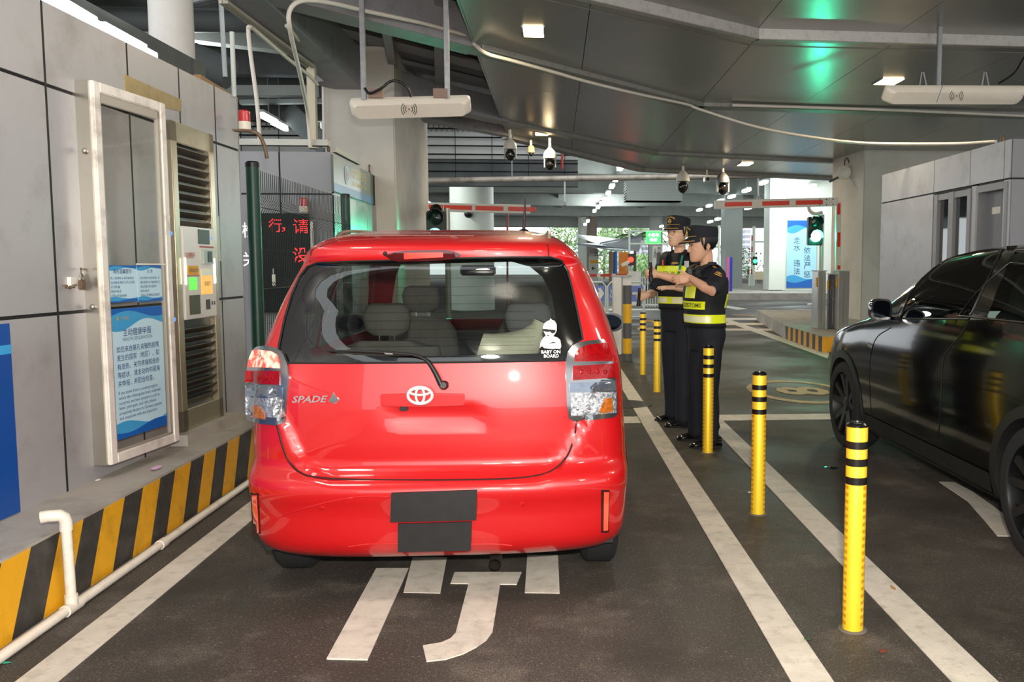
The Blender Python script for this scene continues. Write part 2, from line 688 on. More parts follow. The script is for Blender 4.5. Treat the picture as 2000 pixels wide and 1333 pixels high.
ZK, ZT = 0.345, 2.765
mb = MB()
mb.slab([wpt(-2, ZK - 0.3, -0.012), wpt(6.93, ZK - 0.3, -0.012), wpt(6.93, ZT - 0.01, -0.012), wpt(-2, ZT - 0.01, -0.012)], WN * -2.6)
wl = struct(mb.build('wall_left', M_JOINT))
jy = [-2.0, -0.6, 1.1, 2.8, wpx(96, 300).y, wpx(248, 120).y, wpx(349, 160).y, wpx(424, 330).y, 6.93]
jz = [ZK - 0.2, wpx(118, 612).z, wpx(60, 155).z, ZT]
for a in range(len(jy) - 1):
    for c in range(3):
        g = 0.009
        z1 = jz[c + 1] - (g if c < 2 else 0)
        mb = MB().slab([wpt(jy[a] + g, jz[c] + g, -0.012), wpt(jy[a + 1] - g, jz[c] + g, -0.012), wpt(jy[a + 1] - g, z1, -0.012), wpt(jy[a] + g, z1, -0.012)], WN * 0.012)
        mb.build('wall_panel', M_PANEL, wl)
for y in jy[1:-1]:
    MB().slab([wpt(y - .008, ZK - .2, .0002), wpt(y + .008, ZK - .2, .0002), wpt(y + .008, ZT, .0002), wpt(y - .008, ZT, .0002)], WN * .0008).build('joint_strip', M_JOINT, wl)
# end face of the booth and its roof edge
mb = MB().slab([wpt(6.932, ZK - 0.3, -0.0), wpt(6.932, ZT, -0.0), wpt(6.932, ZT, -2.6), wpt(6.932, ZK - 0.3, -2.6)], (0, 0.012, 0))
mb.build('end_panel', M_PANELD, wl)

# ---- kerb with warning stripes
KX = -2.135
kb = MB().slab([(KX, -2, 0), (KX - 0.02, -2, ZK), (-2.75, -2, ZK), (-2.75, -2, 0)], (0, 14.5, 0)).build('kerb_left', M_CONC)
kb.name = 'trim_1'
struct(kb)
yk = [(1.3, 1.6)]
top_px = [(0, 1092), (58, 1063), (115, 1033), (161, 1008), (201, 985), (242, 967), (278, 950), (312, 934), (341, 920), (372, 903), (398, 888), (421, 873), (444, 862), (467, 850)]
ys = [atx(x, y, KX - 0.02).y for x, y in top_px]
lean = 0.19
for k in range(-2, 16):
    if k < 0:
        y0 = ys[0] + k * (ys[1] - ys[0])
        y1 = y0 + (ys[1] - ys[0])
    elif k < len(ys) - 1:
        y0, y1 = ys[k], ys[k + 1]
    else:
        y0 = ys[-1] + (k - len(ys) + 1) * 0.24
        y1 = y0 + 0.24
    e = 0.004
    vs = [(KX + e, y0 - lean, 0.02), (KX + e, y1 - lean, 0.02), (KX - 0.02 + e, y1, ZK - 0.012), (KX - 0.02 + e, y0, ZK - 0.012)]
    MB().slab(vs, (-0.006, 0, 0)).build('painted_stripe', M_YEL if k % 2 == 0 else M_BLK, kb)
# pale step of concrete below the glass door frame
MB().slab([wpt(5.62, ZK, 0.0), wpt(6.5, ZK, 0.0), wpt(6.5, ZK + 0.07, 0.0), wpt(5.62, ZK + 0.07, 0.0)], WN * 0.11).build('concrete_step', M_CONC, kb)

# ---- second booth behind the fence
B2 = MB()
B2.box(-5.6, -2.615, 10.56, 13.0, 0.0, 2.80)
b2 = struct(B2.build('wall_far_left', M_JOINT))
mb = MB()
for x0, x1 in ((-5.0, -3.22), (-3.20, -2.60)):
    for z0, z1 in ((0.0, 2.32), (2.34, 2.82)):
        mb.box(x0, x1, 10.54, 10.56, z0, z1)
mb.build('wall_panel', M_PANELD, b2)
mb = MB()
for y0, y1 in ((10.54, 10.95), (10.97, 12.36), (12.38, 13.0)):
    mb.box(-2.615, -2.60, y0, y1, 0.0, 2.36)
mb.build('side_panel', M_PANEL, b2)

# ---- columns
c1 = MB().box(-3.31, -2.31, 13.0, 16.3, 0, 5.4).build('left_gate_column', M_PLAST, bevel=0.02)
c1.name = 'concrete_column'
tag(c1, 'big square rendered concrete column behind the hanging antenna, left of the lane', 'column')
c2 = MB().slab([(6.90, 19.3, 0), (9.6, 19.3, 0), (9.6, 21.0, 0), (6.72, 21.0, 0)], (0, 0, 4.2)).build('concrete_column', M_PLAST, bevel=0.02)
tag(c2, 'square rendered concrete column right of the lane behind the folded barrier arm', 'column')

# ---- the canopy: stepped grey soffit, kinked in plan
XL, XR = -0.93, 15.0


def along(line, x):
    for (a, b) in zip(line, line[1:]):
        if x <= b[0] or b is line[-1]:
            return a[1] + (x - a[0]) * (b[1] - a[1]) / (b[0] - a[0])


E1 = [(-0.99, 17.5), (2.3, 23.3), (15.0, 27.6)]
E2 = [(-0.93, 15.9), (2.3, 19.95), (15.0, 23.5)]
E3 = [(-0.93, 10.65), (2.3, 14.1), (15.0, 15.3)]
E4 = [(-0.93, 7.85), (2.3, 10.03), (15.0, 10.5)]
E0 = [(-0.93, -8.0), (2.2, -8.0), (15.0, -8.0)]
ZS = 4.08
seams = [-0.93, 0.36, 2.3, 3.95, 5.6, 7.3, 9.2, 11.2, 13.2, 15.0]
cl = None
for nearl, farl, z in ((E0, E4, ZS + 0.09), (E4, E3, ZS), (E3, E2, ZS), (E2, E1, ZS - 0.0)):
    for s0, s1 in zip(seams, seams[1:]):
        g = 0.004
        pts = [(s0 + g, along(nearl, s0), z), (s1 - g, along(nearl, s1), z), (s1 - g, along(farl, s1), z), (s0 + g, along(farl, s0), z)]
        mb = MB().slab(pts, (0, 0, 0.03))
        if cl is None:
            back = MB()
            for nl, fl2, zz in ((E0, E4, ZS + 0.13), (E4, E1, ZS + 0.04)):
                for q0, q1 in zip(seams, seams[1:]):
                    back.slab([(q0, along(nl, q0), zz), (q1, along(nl, q1), zz), (q1, along(fl2, q1), zz), (q0, along(fl2, q0), zz)], (0, 0, 0.12))
            cl = struct(back.build('ceiling', M_JOINT))
        mb.build('soffit_panel', M_SOFFIT, cl)


def ledge(line, x0, x1, w, z0, z1, name='ledge', m=M_LEDGE, parent=None):
    mb = MB()
    xs = [x0] + [p[0] for p in line if x0 < p[0] < x1] + [x1]
    pts = [Vector((x, along(line, x), (z0 + z1) / 2)) for x in xs]
    for a, b in zip(pts, pts[1:]):
        d = (b - a).normalized() * 0.02
        mb.bar(a - d, b + d, w, z1 - z0)
    return mb.build(name, m, parent, bevel=0.008, bseg=1)


ledge(E4, XL, 15, 0.10, ZS - 0.03, ZS + 0.10, 'ledge', mat('pale_ledge', '#b4b2ae', 0.4, 0.3, dirt='#86725f', dscale=12, damount=0.5), cl)
ledge([(x, y + 0.34) for x, y in E4], XL, 15, 0.012, ZS - 0.008, ZS + 0.02, 'ledge', M_LEDGE, cl)
ledge(E3, XL, 15, 0.30, ZS - 0.06, ZS + 0.03, 'ledge', M_LEDGE, cl)
ledge(E2, XL, 15, 0.14, ZS - 0.06, ZS + 0.03, 'ledge', M_LEDGE, cl)
ledge([(x, y + 0.35) for x, y in E2], XL, 15, 0.10, ZS - 0.03, ZS + 0.03, 'ledge', M_LEDGE, cl)
ledge(E1, XL, 15, 0.25, ZS - 0.08, ZS + 0.12, 'ledge', M_LEDGE, cl)
# girders of the open bay on the left of the canopy
M_BEAM = mat('beam_paint', '#98969a', 0.5, 0.25, noise=0.08, nscale=3, dirt='#4d4a48', dscale=3, damount=0.5)


def beam(name, a, b, w, z0, z1, parent=cl, m=M_BEAM):
    a, b = Vector((a[0], a[1], (z0 + z1) / 2)), Vector((b[0], b[1], (z0 + z1) / 2))
    return MB().bar(a, b, w, z1 - z0).build(name, m, parent, bevel=0.01, bseg=1)


beam('girder', (-3.05, 8.45), (-0.93, 10.75), 0.34, ZS - 0.05, ZS + 0.42)
beam('girder', (-2.6, 7.7), (-0.93, 9.3), 0.16, ZS + 0.35, ZS + 0.5)
beam('girder', (-3.3, 12.6), (-0.93, 15.9), 0.30, ZS - 0.05, ZS + 0.35)
beam('girder', (-3.2, 14.6), (-0.95, 17.5), 0.22, ZS - 0.05, ZS + 0.25)
beam('girder', (-2.95, -6.0), (-2.95, 13.1), 0.42, ZS - 0.06, ZS + 0.5)
beam('girder', (-1.15, 9.3), (-1.9, 15.0), 0.18, ZS + 0.3, ZS + 0.42)
beam('girder', (-1.8, 9.3), (-2.4, 13.5), 0.12, ZS + 0.3, ZS + 0.42)
bay = MB()
bay.slab([(-3.1, -6, ZS + 0.55), (-0.93, -6, ZS + 0.55), (-0.93, 17.3, ZS + 0.55), (-3.1, 14.7, ZS + 0.55)], (0, 0, 0.05))
bay.build('bay_roof', mat('bay_roof', '#7c7b80', 0.5, 0.3, noise=0.1, nscale=2), cl)
mb = MB()
for k in range(4):
    t = 9.9 + k * 1.4
    mb.bar((-3.0, t - 1.0, ZS + 0.5), (-0.93, t + 1.4, ZS + 0.5), 0.35, 0.06)
mb.build('bay_purlin', mat('purlin', '#8e8d92', 0.5, 0.2), cl)
mb = MB().slab([(-0.95, 7.0, ZS), (-0.93, 7.0, ZS), (-0.93, 17.5, ZS), (-0.95, 17.5, ZS)], (0, 0, 0.55))
mb.build('bay_cheek', M_SOFFIT, cl)

# ---- right booth
RX = 5.0
yw0, yw1 = atx(1832, 420, RX).y, atx(1890, 420, RX).y
yd0, yd1 = atx(1912, 420, RX).y, atx(1962, 420, RX).y
mb = MB()
for ya, yb, xx in ((9.4, yd1 - .05, .02), (yd1 - .05, yd0 + .07, .142), (yd0 + .07, yw1 - .085, .02), (yw1 - .085, yw0 + .105, .30), (yw0 + .105, 13.2, .02)):
    mb.box(RX + xx, 9.0, ya, yb, 0, 2.87)
mb.box(RX + .02, RX + .32, yd1 - .05, yw0 + .105, atx(1850, 372, RX).z - .03, 2.87)
mb.box(RX + .02, RX + .32, yw1 - .085, yw0 + .105, 0, .42)
rb = struct(mb.build('wall_right', M_JOINT))
zj = atx(1850, 372, RX).z
mb = MB()
ysr = [9.4, atx(1962, 300, RX).y, atx(1895, 330, RX).y, atx(1825, 330, RX).y, 13.2]
for a, b in zip(ysr, ysr[1:]):
    mb.box(RX, RX + 0.02, a + 0.008, b - 0.008, zj + 0.01, 2.88)
mb.box(RX, RX + 0.02, ysr[3] + .008, 13.2, 0, zj - 0.01)
mb.box(RX, RX + 0.02, 9.4, ysr[1] - .008, 0, zj - 0.01)
yd0, yd1 = atx(1912, 420, RX).y, atx(1962, 420, RX).y
mb.box(RX, RX + 0.02, yd0 + 0.075, yw1 - 0.085, 0, zj - 0.01)
mb.build('wall_panel', M_PANEL, rb)
mb = MB()
mb.box(RX + 0.02, 9.0, 9.385, 9.4, 0, zj - 0.01)
mb.box(RX + 0.02, 9.0, 9.385, 9.4, zj + 0.01, 2.88)
mb.build('end_panel', M_PANELD, rb)
M_DOOR = mat('grey_door_paint', '#84868e', 0.5)
d1 = MB()
d1.box(RX + 0.10, RX + 0.14, yd1, yd0 + 0.02, 0, zj - 0.10)
door1 = struct(d1.build('door_1', M_DOOR))
mb = MB()
mb.box(RX - 0.01, RX + 0.138, yd1 - 0.05, yd1, 0, zj - 0.10).box(RX - 0.01, RX + 0.138, yd0 + 0.02, yd0 + 0.07, 0, zj - 0.10).box(RX - 0.01, RX + 0.14, yd1 - .05, yd0 + .07, zj - 0.10, zj - 0.02)
mb.build('door_frame', M_PANELD, door1)
pl = atx(1945, 409, RX + 0.09)
MB().box(RX + 0.09, RX + 0.10, pl.y - 0.09, pl.y + 0.09, pl.z - 0.05, pl.z + 0.03).build('door_plate', M_WHITE, door1)
# two-pane window beside it
yw0, yw1 = atx(1832, 420, RX).y, atx(1890, 420, RX).y
wf = MB()
zt = zj - 0.03
for a, b in ((yw0 + 0.10, yw0), (yw1, yw1 - 0.08), ((yw0 + yw1) / 2 + 0.09, (yw0 + yw1) / 2 - 0.04)):
    wf.box(RX - 0.015, RX + 0.08, b, a, 0.5, zt)
wf.box(RX - 0.008, RX + 0.078, yw1 - 0.075, yw0 + 0.095, zt - 0.08, zt - .004).box(RX - 0.008, RX + 0.078, yw1 - 0.075, yw0 + 0.095, 0.4, 0.5)
wf.box(RX, RX + .02, yw1 - .08, yw0 + .1, 0, .4)
win = struct(wf.build('window_1', M_PANELD))
MB().box(RX + 0.03, RX + 0.036, yw1 - 0.05, yw0 + 0.05, 0.5, zt - 0.05).build('pane', glass_mat('booth_glass', '#dfeee8', 0.55, 0.03, 1.5, 0.12), win)
MB().box(RX + 0.15, RX + 0.16, yw1 - 0.05, yw0 + 0.05, 0.0, zt).build('curtain', mat('pale_curtain', '#a7b2ac', 0.8, noise=0.1, nscale=4), win)
# narrow grey door in the column wall behind the right booth
dy = 19.25
a, b = aty(1785, 365, dy), aty(1808, 365, dy)
d2 = MB().box(a.x + 0.04, b.x + 0.3, dy, dy + 0.05, 0, a.z - 0.03)
d2 = struct(d2.build('door_2', M_DOOR))
MB().box(a.x - 0.02, a.x + 0.04, dy - 0.03, dy + 0.06, 0, a.z).box(a.x - .02, b.x + .3, dy - 0.03, dy + 0.06, a.z - .03, a.z + 0.03).build('door_frame', mat('brown_grey_frame', '#6f675d', 0.5), d2)
h = aty(1789, 497, dy - 0.03)
MB().cyl(h, h + Vector((0, -0.05, 0)), 0.035, n=12).build('door_knob', M_STEEL, d2)


# ================================================================ BEYOND THE CHECKPOINT
# dark roof over the area behind the left booths
up = struct(MB().box(-26, -2.3, 8.0, 31, 6.3, 6.6).build('ceiling_left', M_DARK))
mb = MB()
for k in range(6):
    mb.box(-26, -2.6, 11 + 3.1 * k, 11.3 + 3.1 * k, 5.75, 6.3)
mb.build('cross_beam', M_DARK, up)
up2 = struct(MB().box(-26, 45, 25.0, 92, 6.5, 7.4).build('ceiling_far', M_DARK))
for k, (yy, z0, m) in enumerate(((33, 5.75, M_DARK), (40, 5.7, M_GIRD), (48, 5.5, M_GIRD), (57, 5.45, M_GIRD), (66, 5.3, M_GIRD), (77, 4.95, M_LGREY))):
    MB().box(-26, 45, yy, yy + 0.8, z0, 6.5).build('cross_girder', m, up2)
for xa, xb in ((0.2, 0.5), (-6, -5.6), (6.2, 6.6), (13, 13.4), (20, 20.4)):
    MB().box(xa, xb, 28, 77, 5.9, 6.5).build('long_girder', M_GIRD, up2)
a = aty(1224, 345, 41.5); b = aty(1332, 392, 41.5)
mb = MB().box(a.x, b.x, 41.5, 42.8, b.z, a.z)
for k in range(9):
    mb.box(a.x - .04, b.x + .04, 41.46, 42.8, b.z + k * (a.z - b.z) / 9, b.z + (k + 0.45) * (a.z - b.z) / 9)
o = mb.build('air_duct', mat('duct_grey', '#868a86', 0.6, 0.3))
MB().cyl(((a.x + b.x) / 2, 42.1, a.z), ((a.x + b.x) / 2, 42.1, 6.55), .05, n=8).build('hanger', M_GALV, o)
tag(o, 'long ribbed grey air duct under the far ceiling, left of the taller officer', 'duct')
# slatted gallery with black rails
for n, (xa, xb) in enumerate(((-16, -7.0), (-4.2, 0.7))):
    g = thing('slatted_gallery', ('pale slatted gallery with black rails above the second booth', 'pale slatted gallery with black rails high behind the dome cameras')[n], 'gallery', ((xa + xb) / 2, 27, 4.5))
    MB().box(xa, xb, 27.05, 27.15, 4.75, 5.95).build('slat_wall', mat('pale_slat', '#c2c4c0', 0.6), g)
    for k in range(8):
        z = 4.1 + k * 0.255
        MB().cyl((xa, 26.9, z), (xb, 26.9, z), 0.022, n=6).build('rail', M_BLACK, g)
    for k in range(int((xb - xa) / 1.1) + 1):
        x = xa + 0.1 + k * 1.1
        MB().cyl((x, 26.95, 4.1), (x, 26.95, 6.2), 0.012, n=6).build('upright', M_BLACK, g)
    mb = MB()
    for k in range(int((xb - xa) / 0.16)):
        x = xa + k * 0.16
        mb.bar((x, 26.97, 5.55), (x + 0.16, 26.97, 5.85), 0.012, 0.012).bar((x, 26.97, 5.85), (x + 0.16, 26.97, 5.55), 0.012, 0.012)
    mb.build('wire_mesh', M_BLACK, g)
    MB().box(xa, xb, 26.85, 27.2, 3.92, 4.08).build('floor_beam', M_DARK, g)
    MB().box(xa, xb, 27.15, 27.25, 4.0, 6.62).build('backing_frame', M_DARK, g)
# pipe across
a, b = aty(600, 356, 25.5), aty(1530, 342, 25.5)
o = MB().cyl(a, b, 0.085, n=14).build('service_pipe', mat('rusty_white_pipe', '#a89f93', 0.5, 0.3, noise=0.2, nscale=3, dirt='#5a463a', dscale=2.2, damount=0.9), smooth=0.6)
for px_ in (700, 1000, 1300):
    q_ = aty(px_, 350, 25.5)
    MB().cyl((q_.x, 25.5, q_.z), (q_.x, 25.5, 6.55), .015, n=6).build('hanger', M_GALV, o)
tag(o, 'long rusty pale pipe running across under the far edge of the canopy', 'pipe')
M_RED = mat('red_pipe', '#9c2b22', 0.5)
for px, y0, y1, Y in ((1098, 285, 330, 26.2), (991, 400, 601, 31.5), (950, 300, 316, 27.5)):
    o = MB().cyl(aty(px, y0, Y), aty(px, y1, Y), 0.035, n=8).build('sprinkler_pipe', M_RED)
    tag(o, {1098: 'thin red drop pipe above the rusty pipe, right of the dome cameras', 991: 'thin red upright pipe right of the round white column', 950: 'short red pipe stub on the gallery rails'}[px], 'pipe')
a, b = aty(1103, 347, 25.5), aty(1103, 396, 25.5)
t = thing('hanging_sensor', 'thin rod with a small sensor hanging below the rusty pipe', 'sensor', a)
MB().cyl(a, b, 0.022, n=8).build('rod', M_LGREY, t)
MB().lathe([(0.03, 0), (0.05, 0.03), (0.05, 0.1), (0.025, 0.12)], b - Vector((0, 0, .1)), n=12).build('sensor_head', M_GALV, t)
a, b = aty(1481, 341, 25.5), aty(1481, 384, 25.5)
t = thing('hanging_sensor', 'pale rod with a small sensor hanging above the right barrier arm', 'sensor', a)
MB().cyl(a, b, 0.025, n=8).build('rod', M_LGREY, t)
MB().lathe([(0.03, 0), (0.05, 0.03), (0.05, 0.1), (0.025, 0.12)], b - Vector((0, 0, .1)), n=12).build('sensor_head', M_GALV, t)


def tube_light(p, L, label, group, ax=(0, 1, 0), w=0.20):
    t = thing('tube_light', label, 'ceiling light', p, group)
    ax = Vector(ax).normalized() * L / 2
    MB().bar(p - ax + Vector((0, 0, .10)), p + ax + Vector((0, 0, .10)), w * 1.2, 0.06).build('housing', M_LGREY, t)
    MB().bar(p - ax, p + ax, w, 0.11).build('lit_diffuser', M_TUBE, t)
    if p.z < 6.2:
        MB().cyl(p + Vector((0, 0, .08)), (p.x, p.y, 6.5 if p.y > 27 else 6.3), .012, n=6).build('hanger', M_GALV, t)
    return t


ORD = ('first', 'second', 'third', 'fourth', 'fifth', 'sixth', 'seventh', 'eighth', 'ninth', 'tenth', 'eleventh')
row1 = [(1212, 327), (1203, 350), (1195, 364), (1188, 377), (1181, 388), (1175, 397), (1168, 405), (1161, 412), (1148, 432), (1143, 438), (1138, 444)]
for i, q in enumerate(row1):
    tube_light(atz(*q, 5.35 if q[1] < 425 else 4.7), 1.25, ORD[i] + ' lit tube lamp from the near end of the row right of the car aerial', 'tube lamps in the middle row')
row2 = [(1490, 357), (1458, 372), (1429, 384), (1407, 392), (1385, 402), (1366, 410), (1292, 442), (1282, 447)]
for i, q in enumerate(row2):
    tube_light(atz(*q, 5.35 if q[1] < 425 else 4.7), 1.25, ORD[i] + ' lit tube lamp from the near end of the row above the two people', 'tube lamps in the row above the two people')
row3 = [(1583, 366), (1545, 379), (1513, 389), (1461, 407), (1402, 428), (1387, 433)]
for i, q in enumerate(row3):
    tube_light(atz(*q, 5.30 if q[1] < 420 else 4.7), 1.25, ORD[i] + ' lit tube lamp from the near end of the rightmost ceiling row', 'tube lamps in the right row')
for i, (q, l) in enumerate((((837, 397), 'upper lit tube lamp between the concrete column and the round column'), ((868, 416), 'lower lit tube lamp at the left edge of the round column'))):
    tube_light(atz(*q, 5.2), 1.6, l, 'tube lamps left of the round column')
for q, l in (((525, 232), 'longer lit tube lamp above the second booth roof'), ((546, 245), 'shorter lit tube lamp above the second booth roof')):
    tube_light(atz(*q, 5.0), 1.1, l, 'tube lamps above the second booth', w=.09)

# round columns
a, b = aty(875, 400, 30), aty(962, 400, 30)
o = MB().lathe([((b.x - a.x) / 2, 0), ((b.x - a.x) / 2, 6.4)], ((a.x + b.x) / 2, 30.5, 0), n=40).build('round_column', M_LGREY, smooth=0.6)
M_LG2 = mat('column_white', '#d6dcd2', 0.6, noise=0.03, nscale=0.8)
o.data.materials[0] = M_LG2
tag(o, 'thick round white column behind the left barrier arm', 'column')
c = aty(915, 417, 29.6)
t = thing('dome_camera', 'small black dome camera on the round white column', 'camera', c)
MB().box(c.x - .12, c.x + .12, c.y - .1, c.y + .25, c.z + .02, c.z + .14).build('bracket', M_WHITE, t)
MB().sphere(c, 0.15, 14).build('dome', M_BLACK, t, smooth=1)
a = aty(337, 100, 7.4)
o = MB().lathe([(0.165, 0), (0.165, 4.6)], (a.x, a.y, 1.7), n=32).build('round_column', mat('column_grey', '#c4c1bc', 0.55, noise=0.05, nscale=2, dirt='#98938b', dscale=2, damount=0.4), smooth=0.6)
tag(o, 'round pale column standing on top behind the left wall', 'column')
# strip lights along the top of the left wall
for (x0, y0), (x1, y1), l in (((84, -14), (208, 58), 'nearer lit strip lamp on top of the left wall'), ((223, 66), (303, 109), 'farther lit strip lamp on top of the left wall, ending at the round column')):
    a, b = wpx(x0, y0, -0.05), wpx(x1, y1, -0.05)
    t = thing('strip_light', l, 'strip light', (a + b) / 2, 'strip lamps on the left wall')
    MB().bar(a, b, 0.03, 0.035).build('lit_tube', M_TUBE, t)
    MB().bar(a + Vector((-0.06, 0, 0.02)), b + Vector((-0.06, 0, 0.02)), 0.03, 0.10).build('housing', M_LGREY, t)
a, b = wpx(385, 152, -0.1), wpx(447, 190, -0.1)
o = MB().bar(a, b, 0.05, 0.05).build('timber_batten', mat('timber', '#9c7a52', 0.7))
tag(o, 'brown timber batten lying along the top of the left wall', 'batten')
# black gutter behind the wall top, ducts and pipes in the dark
o = MB().bar(wpt(2.0, ZT + 0.12, -0.30), wpt(6.8, ZT + 0.12, -0.30), 0.25, 0.18).build('roof_gutter', M_DARK)
tag(o, 'dark gutter along the roof behind the strip lamps', 'gutter')
for i, (p, q, r, m, l) in enumerate((
        (aty(150, 40, 14), aty(640, 44, 14), 0.16, M_DARK, 'thick dark duct under the ceiling above the left wall'),
        (aty(300, 22, 12.5), aty(560, -40, 12.5), 0.06, M_GALV, 'thin steel pipe crossing near the top edge above the left wall'),
        (aty(240, 62, 16), aty(310, 58, 16), 0.10, M_GALV, 'short steel pipe left of the round pale column'),
        (aty(375, 112, 13), aty(450, 145, 13), 0.22, M_DARK, 'dark round duct slanting right of the round pale column'))):
    o = MB().cyl(p, q, r, n=14).build('ceiling_duct', m, smooth=0.6)
    tag(o, l, 'duct')
for p, q, w, h, l in ((aty(300, 54, 15), aty(575, 88, 15), 0.3, 0.28, 'pale beam under the ceiling right of the round pale column'),
                      (aty(430, 178, 20), aty(620, 178, 20), 0.25, 0.22, 'pale beam level above the tube lamps over the second booth'),
                      (aty(470, 200, 22), aty(640, 197, 22), 0.2, 0.1, 'slim white beam below the pale beam over the second booth'),
                      (aty(560, 215, 23), aty(640, 290, 23), 0.2, 0.5, 'dark sloping beam behind the wavy conduit')):
    o = MB().bar(p, q, w, h).build('ceiling_beam', M_GIRD if 'dark' not in l else M_DARK)
    tag(o, l, 'beam')
a = aty(453, 60, 8.2)
for p, q, l in ((aty(453, 62, 6.85), Vector((aty(458, 200, 6.85).x, 6.85, ZT - .012)), 'thin upright pale pipe behind the far end of the left wall'), (Vector((aty(428, 30, 12).x, 12, 6.35)), aty(440, 150, 12), 'thin upright grey pipe near the ceiling left of the pale pipe')):
    o = MB().cyl(p, q, 0.017 if p.y < 8 else .03, n=10).build('upright_pipe', M_LGREY, smooth=0.6)
    tag(o, l, 'pipe')

# ---- far right: wall, pillars, banner
YB = 45.0


def slabpx(x0, x1, ytop, ybot, Y, depth):
    a, b = aty(x0, ytop, Y), aty(x1, ybot, Y)
    return MB().box(a.x, b.x, Y, Y + depth, b.z, a.z)


walk = struct(MB().slab([(7.55, 38.5, 0), (60, 36, 0), (60, 90, 0), (7.9, 90, 0)], (0, 0, 0.30)).build('floor_sidewalk', M_CONC))
o = slabpx(1505, 1532, 330, 566, 42.5, 1.2).build('square_pillar', M_LG2)
tag(o, 'pale square pillar at the left end of the wall with the blue banner', 'pillar')
o = slabpx(1532, 1660, 330, 568, 43.2, 0.8).build('wall_far_right', M_LG2)
struct(o)
o = slabpx(1418, 1449, 330, 561, 50, 1.4).build('square_pillar', mat('pillar_grey', '#a7aca8', 0.7))
tag(o, 'grey square pillar behind the shorter officer', 'pillar')
# banner
t = thing('wall_banner', 'tall blue and white slogan banner on the far right wall beside the traffic light', 'banner', aty(1567, 562, 43.1))
a, b = aty(1538, 430, 43.15), aty(1593.5, 562, 43.15)
Wb, Hb = b.x - a.x, a.z - b.z


def wave_sign(name, org, right, up, W, H, parent, top=(0.12, 0.16), bot=(0.10, 0.14), mats=None, flip=False):
    """printed sheet: deep blue ends with two wave bands over a pale centre"""
    right, up = Vector(right).normalized(), Vector(up).normalized()
    n = right.cross(up)
    deep, mid, pale = mats
    base = MB().slab([org, org + right * W, org + right * W + up * H, org + up * H], n * -0.004).build(name, pale, parent)
    N = 24

    def band(f0, f1, m, off, nm):
        mb = MB()
        for i in range(N):
            s0, s1 = i / N, (i + 1) / N
            p = [org + right * W * s + up * H * v + n * off for s, v in ((s0, f0(s0)), (s1, f0(s1)), (s1, f1(s1)), (s0, f1(s0)))]
            mb.quad(*p)
        mb.build(nm, m, base if parent is None else parent)
    t0, t1 = top
    b0, b1 = bot
    sg = -1 if flip else 1
    band(lambda s: 1 - t1 - 0.035 * math.sin(2 * PI * (s * 1.05 + 0.05)) * sg - 0.03 * (0.5 - s), lambda s: 1.0, mid, 0.0010, 'mid_wave')
    band(lambda s: 1 - t0 + 0.030 * math.sin(2 * PI * (s * 0.9 - 0.05)) * sg, lambda s: 1.0, deep, 0.0016, 'deep_wave')
    band(lambda s: 0.0, lambda s: b1 + 0.03 * math.sin(2 * PI * (s * 0.95 + 0.05)) * sg, mid, 0.0010, 'mid_wave')
    band(lambda s: 0.0, lambda s: b0 - 0.025 * math.sin(2 * PI * (s * 0.9 + 0.0)) * sg, deep, 0.0016, 'deep_wave')
    return base


M_DEEP = mat('print_deep_blue', '#1160b8', 0.4)
M_MID = mat('print_mid_blue', '#3f9fd6', 0.4)


def pale_print():
    m = mat('print_pale_blue', '#d9eef6', 0.35)
    nt = m.node_tree
    return m


M_PALE = pale_print()
M_INK = mat('navy_ink', '#1c2470', 0.5)
wave_sign('banner_sheet', Vector((a.x, 43.15, b.z)), (1, 0, 0), (0, 0, 1), Wb, Hb, t, (0.10, 0.15), (0.10, 0.16), (M_DEEP, M_MID, mat('banner_pale', '#a9dcec', 0.5)))
for ch, px, py in (('走', 1556, 470), ('水', 1556, 484), ('违', 1556, 514), ('法', 1556, 530), ('依', 1576, 489), ('法', 1576, 504), ('严', 1576, 519), ('惩', 1576, 536)):
    p = aty(px - 6, py + 6, 43.14)
    text(ch, mat('banner_ink', '#28507a', 0.5), p, (1, 0, 0), (0, 0, 1), 'lettering', t, height=0.33)

# ---- outdoors
M_BLDG = mat('far_facade', '#e3e6ea', 0.8)


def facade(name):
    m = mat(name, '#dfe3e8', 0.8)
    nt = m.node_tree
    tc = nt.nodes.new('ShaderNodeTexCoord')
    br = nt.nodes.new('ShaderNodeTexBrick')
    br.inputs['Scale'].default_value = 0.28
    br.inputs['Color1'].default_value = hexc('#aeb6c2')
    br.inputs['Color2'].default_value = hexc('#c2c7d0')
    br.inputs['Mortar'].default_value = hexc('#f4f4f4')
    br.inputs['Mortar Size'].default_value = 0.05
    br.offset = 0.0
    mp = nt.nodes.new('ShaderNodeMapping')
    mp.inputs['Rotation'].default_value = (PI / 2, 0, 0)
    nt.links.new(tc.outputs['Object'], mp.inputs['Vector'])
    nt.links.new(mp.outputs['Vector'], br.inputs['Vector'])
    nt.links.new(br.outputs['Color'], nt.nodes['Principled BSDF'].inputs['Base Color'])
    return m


M_FAC = facade('far_facade_windows')
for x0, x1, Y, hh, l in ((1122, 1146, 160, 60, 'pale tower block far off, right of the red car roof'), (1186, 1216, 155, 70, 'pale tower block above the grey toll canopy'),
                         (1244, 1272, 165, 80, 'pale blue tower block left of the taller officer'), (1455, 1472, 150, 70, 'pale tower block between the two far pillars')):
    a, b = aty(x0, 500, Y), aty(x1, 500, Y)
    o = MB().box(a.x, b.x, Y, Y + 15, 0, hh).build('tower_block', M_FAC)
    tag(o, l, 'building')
M_LEAF = mat('leaf_green', '#8db56f', 0.6, noise=0.35, nscale=2)
M_LEAF2 = mat('palm_green', '#7fa56b', 0.6, noise=0.3, nscale=2)
M_TRUNK = mat('trunk', '#8b8172', 0.8)


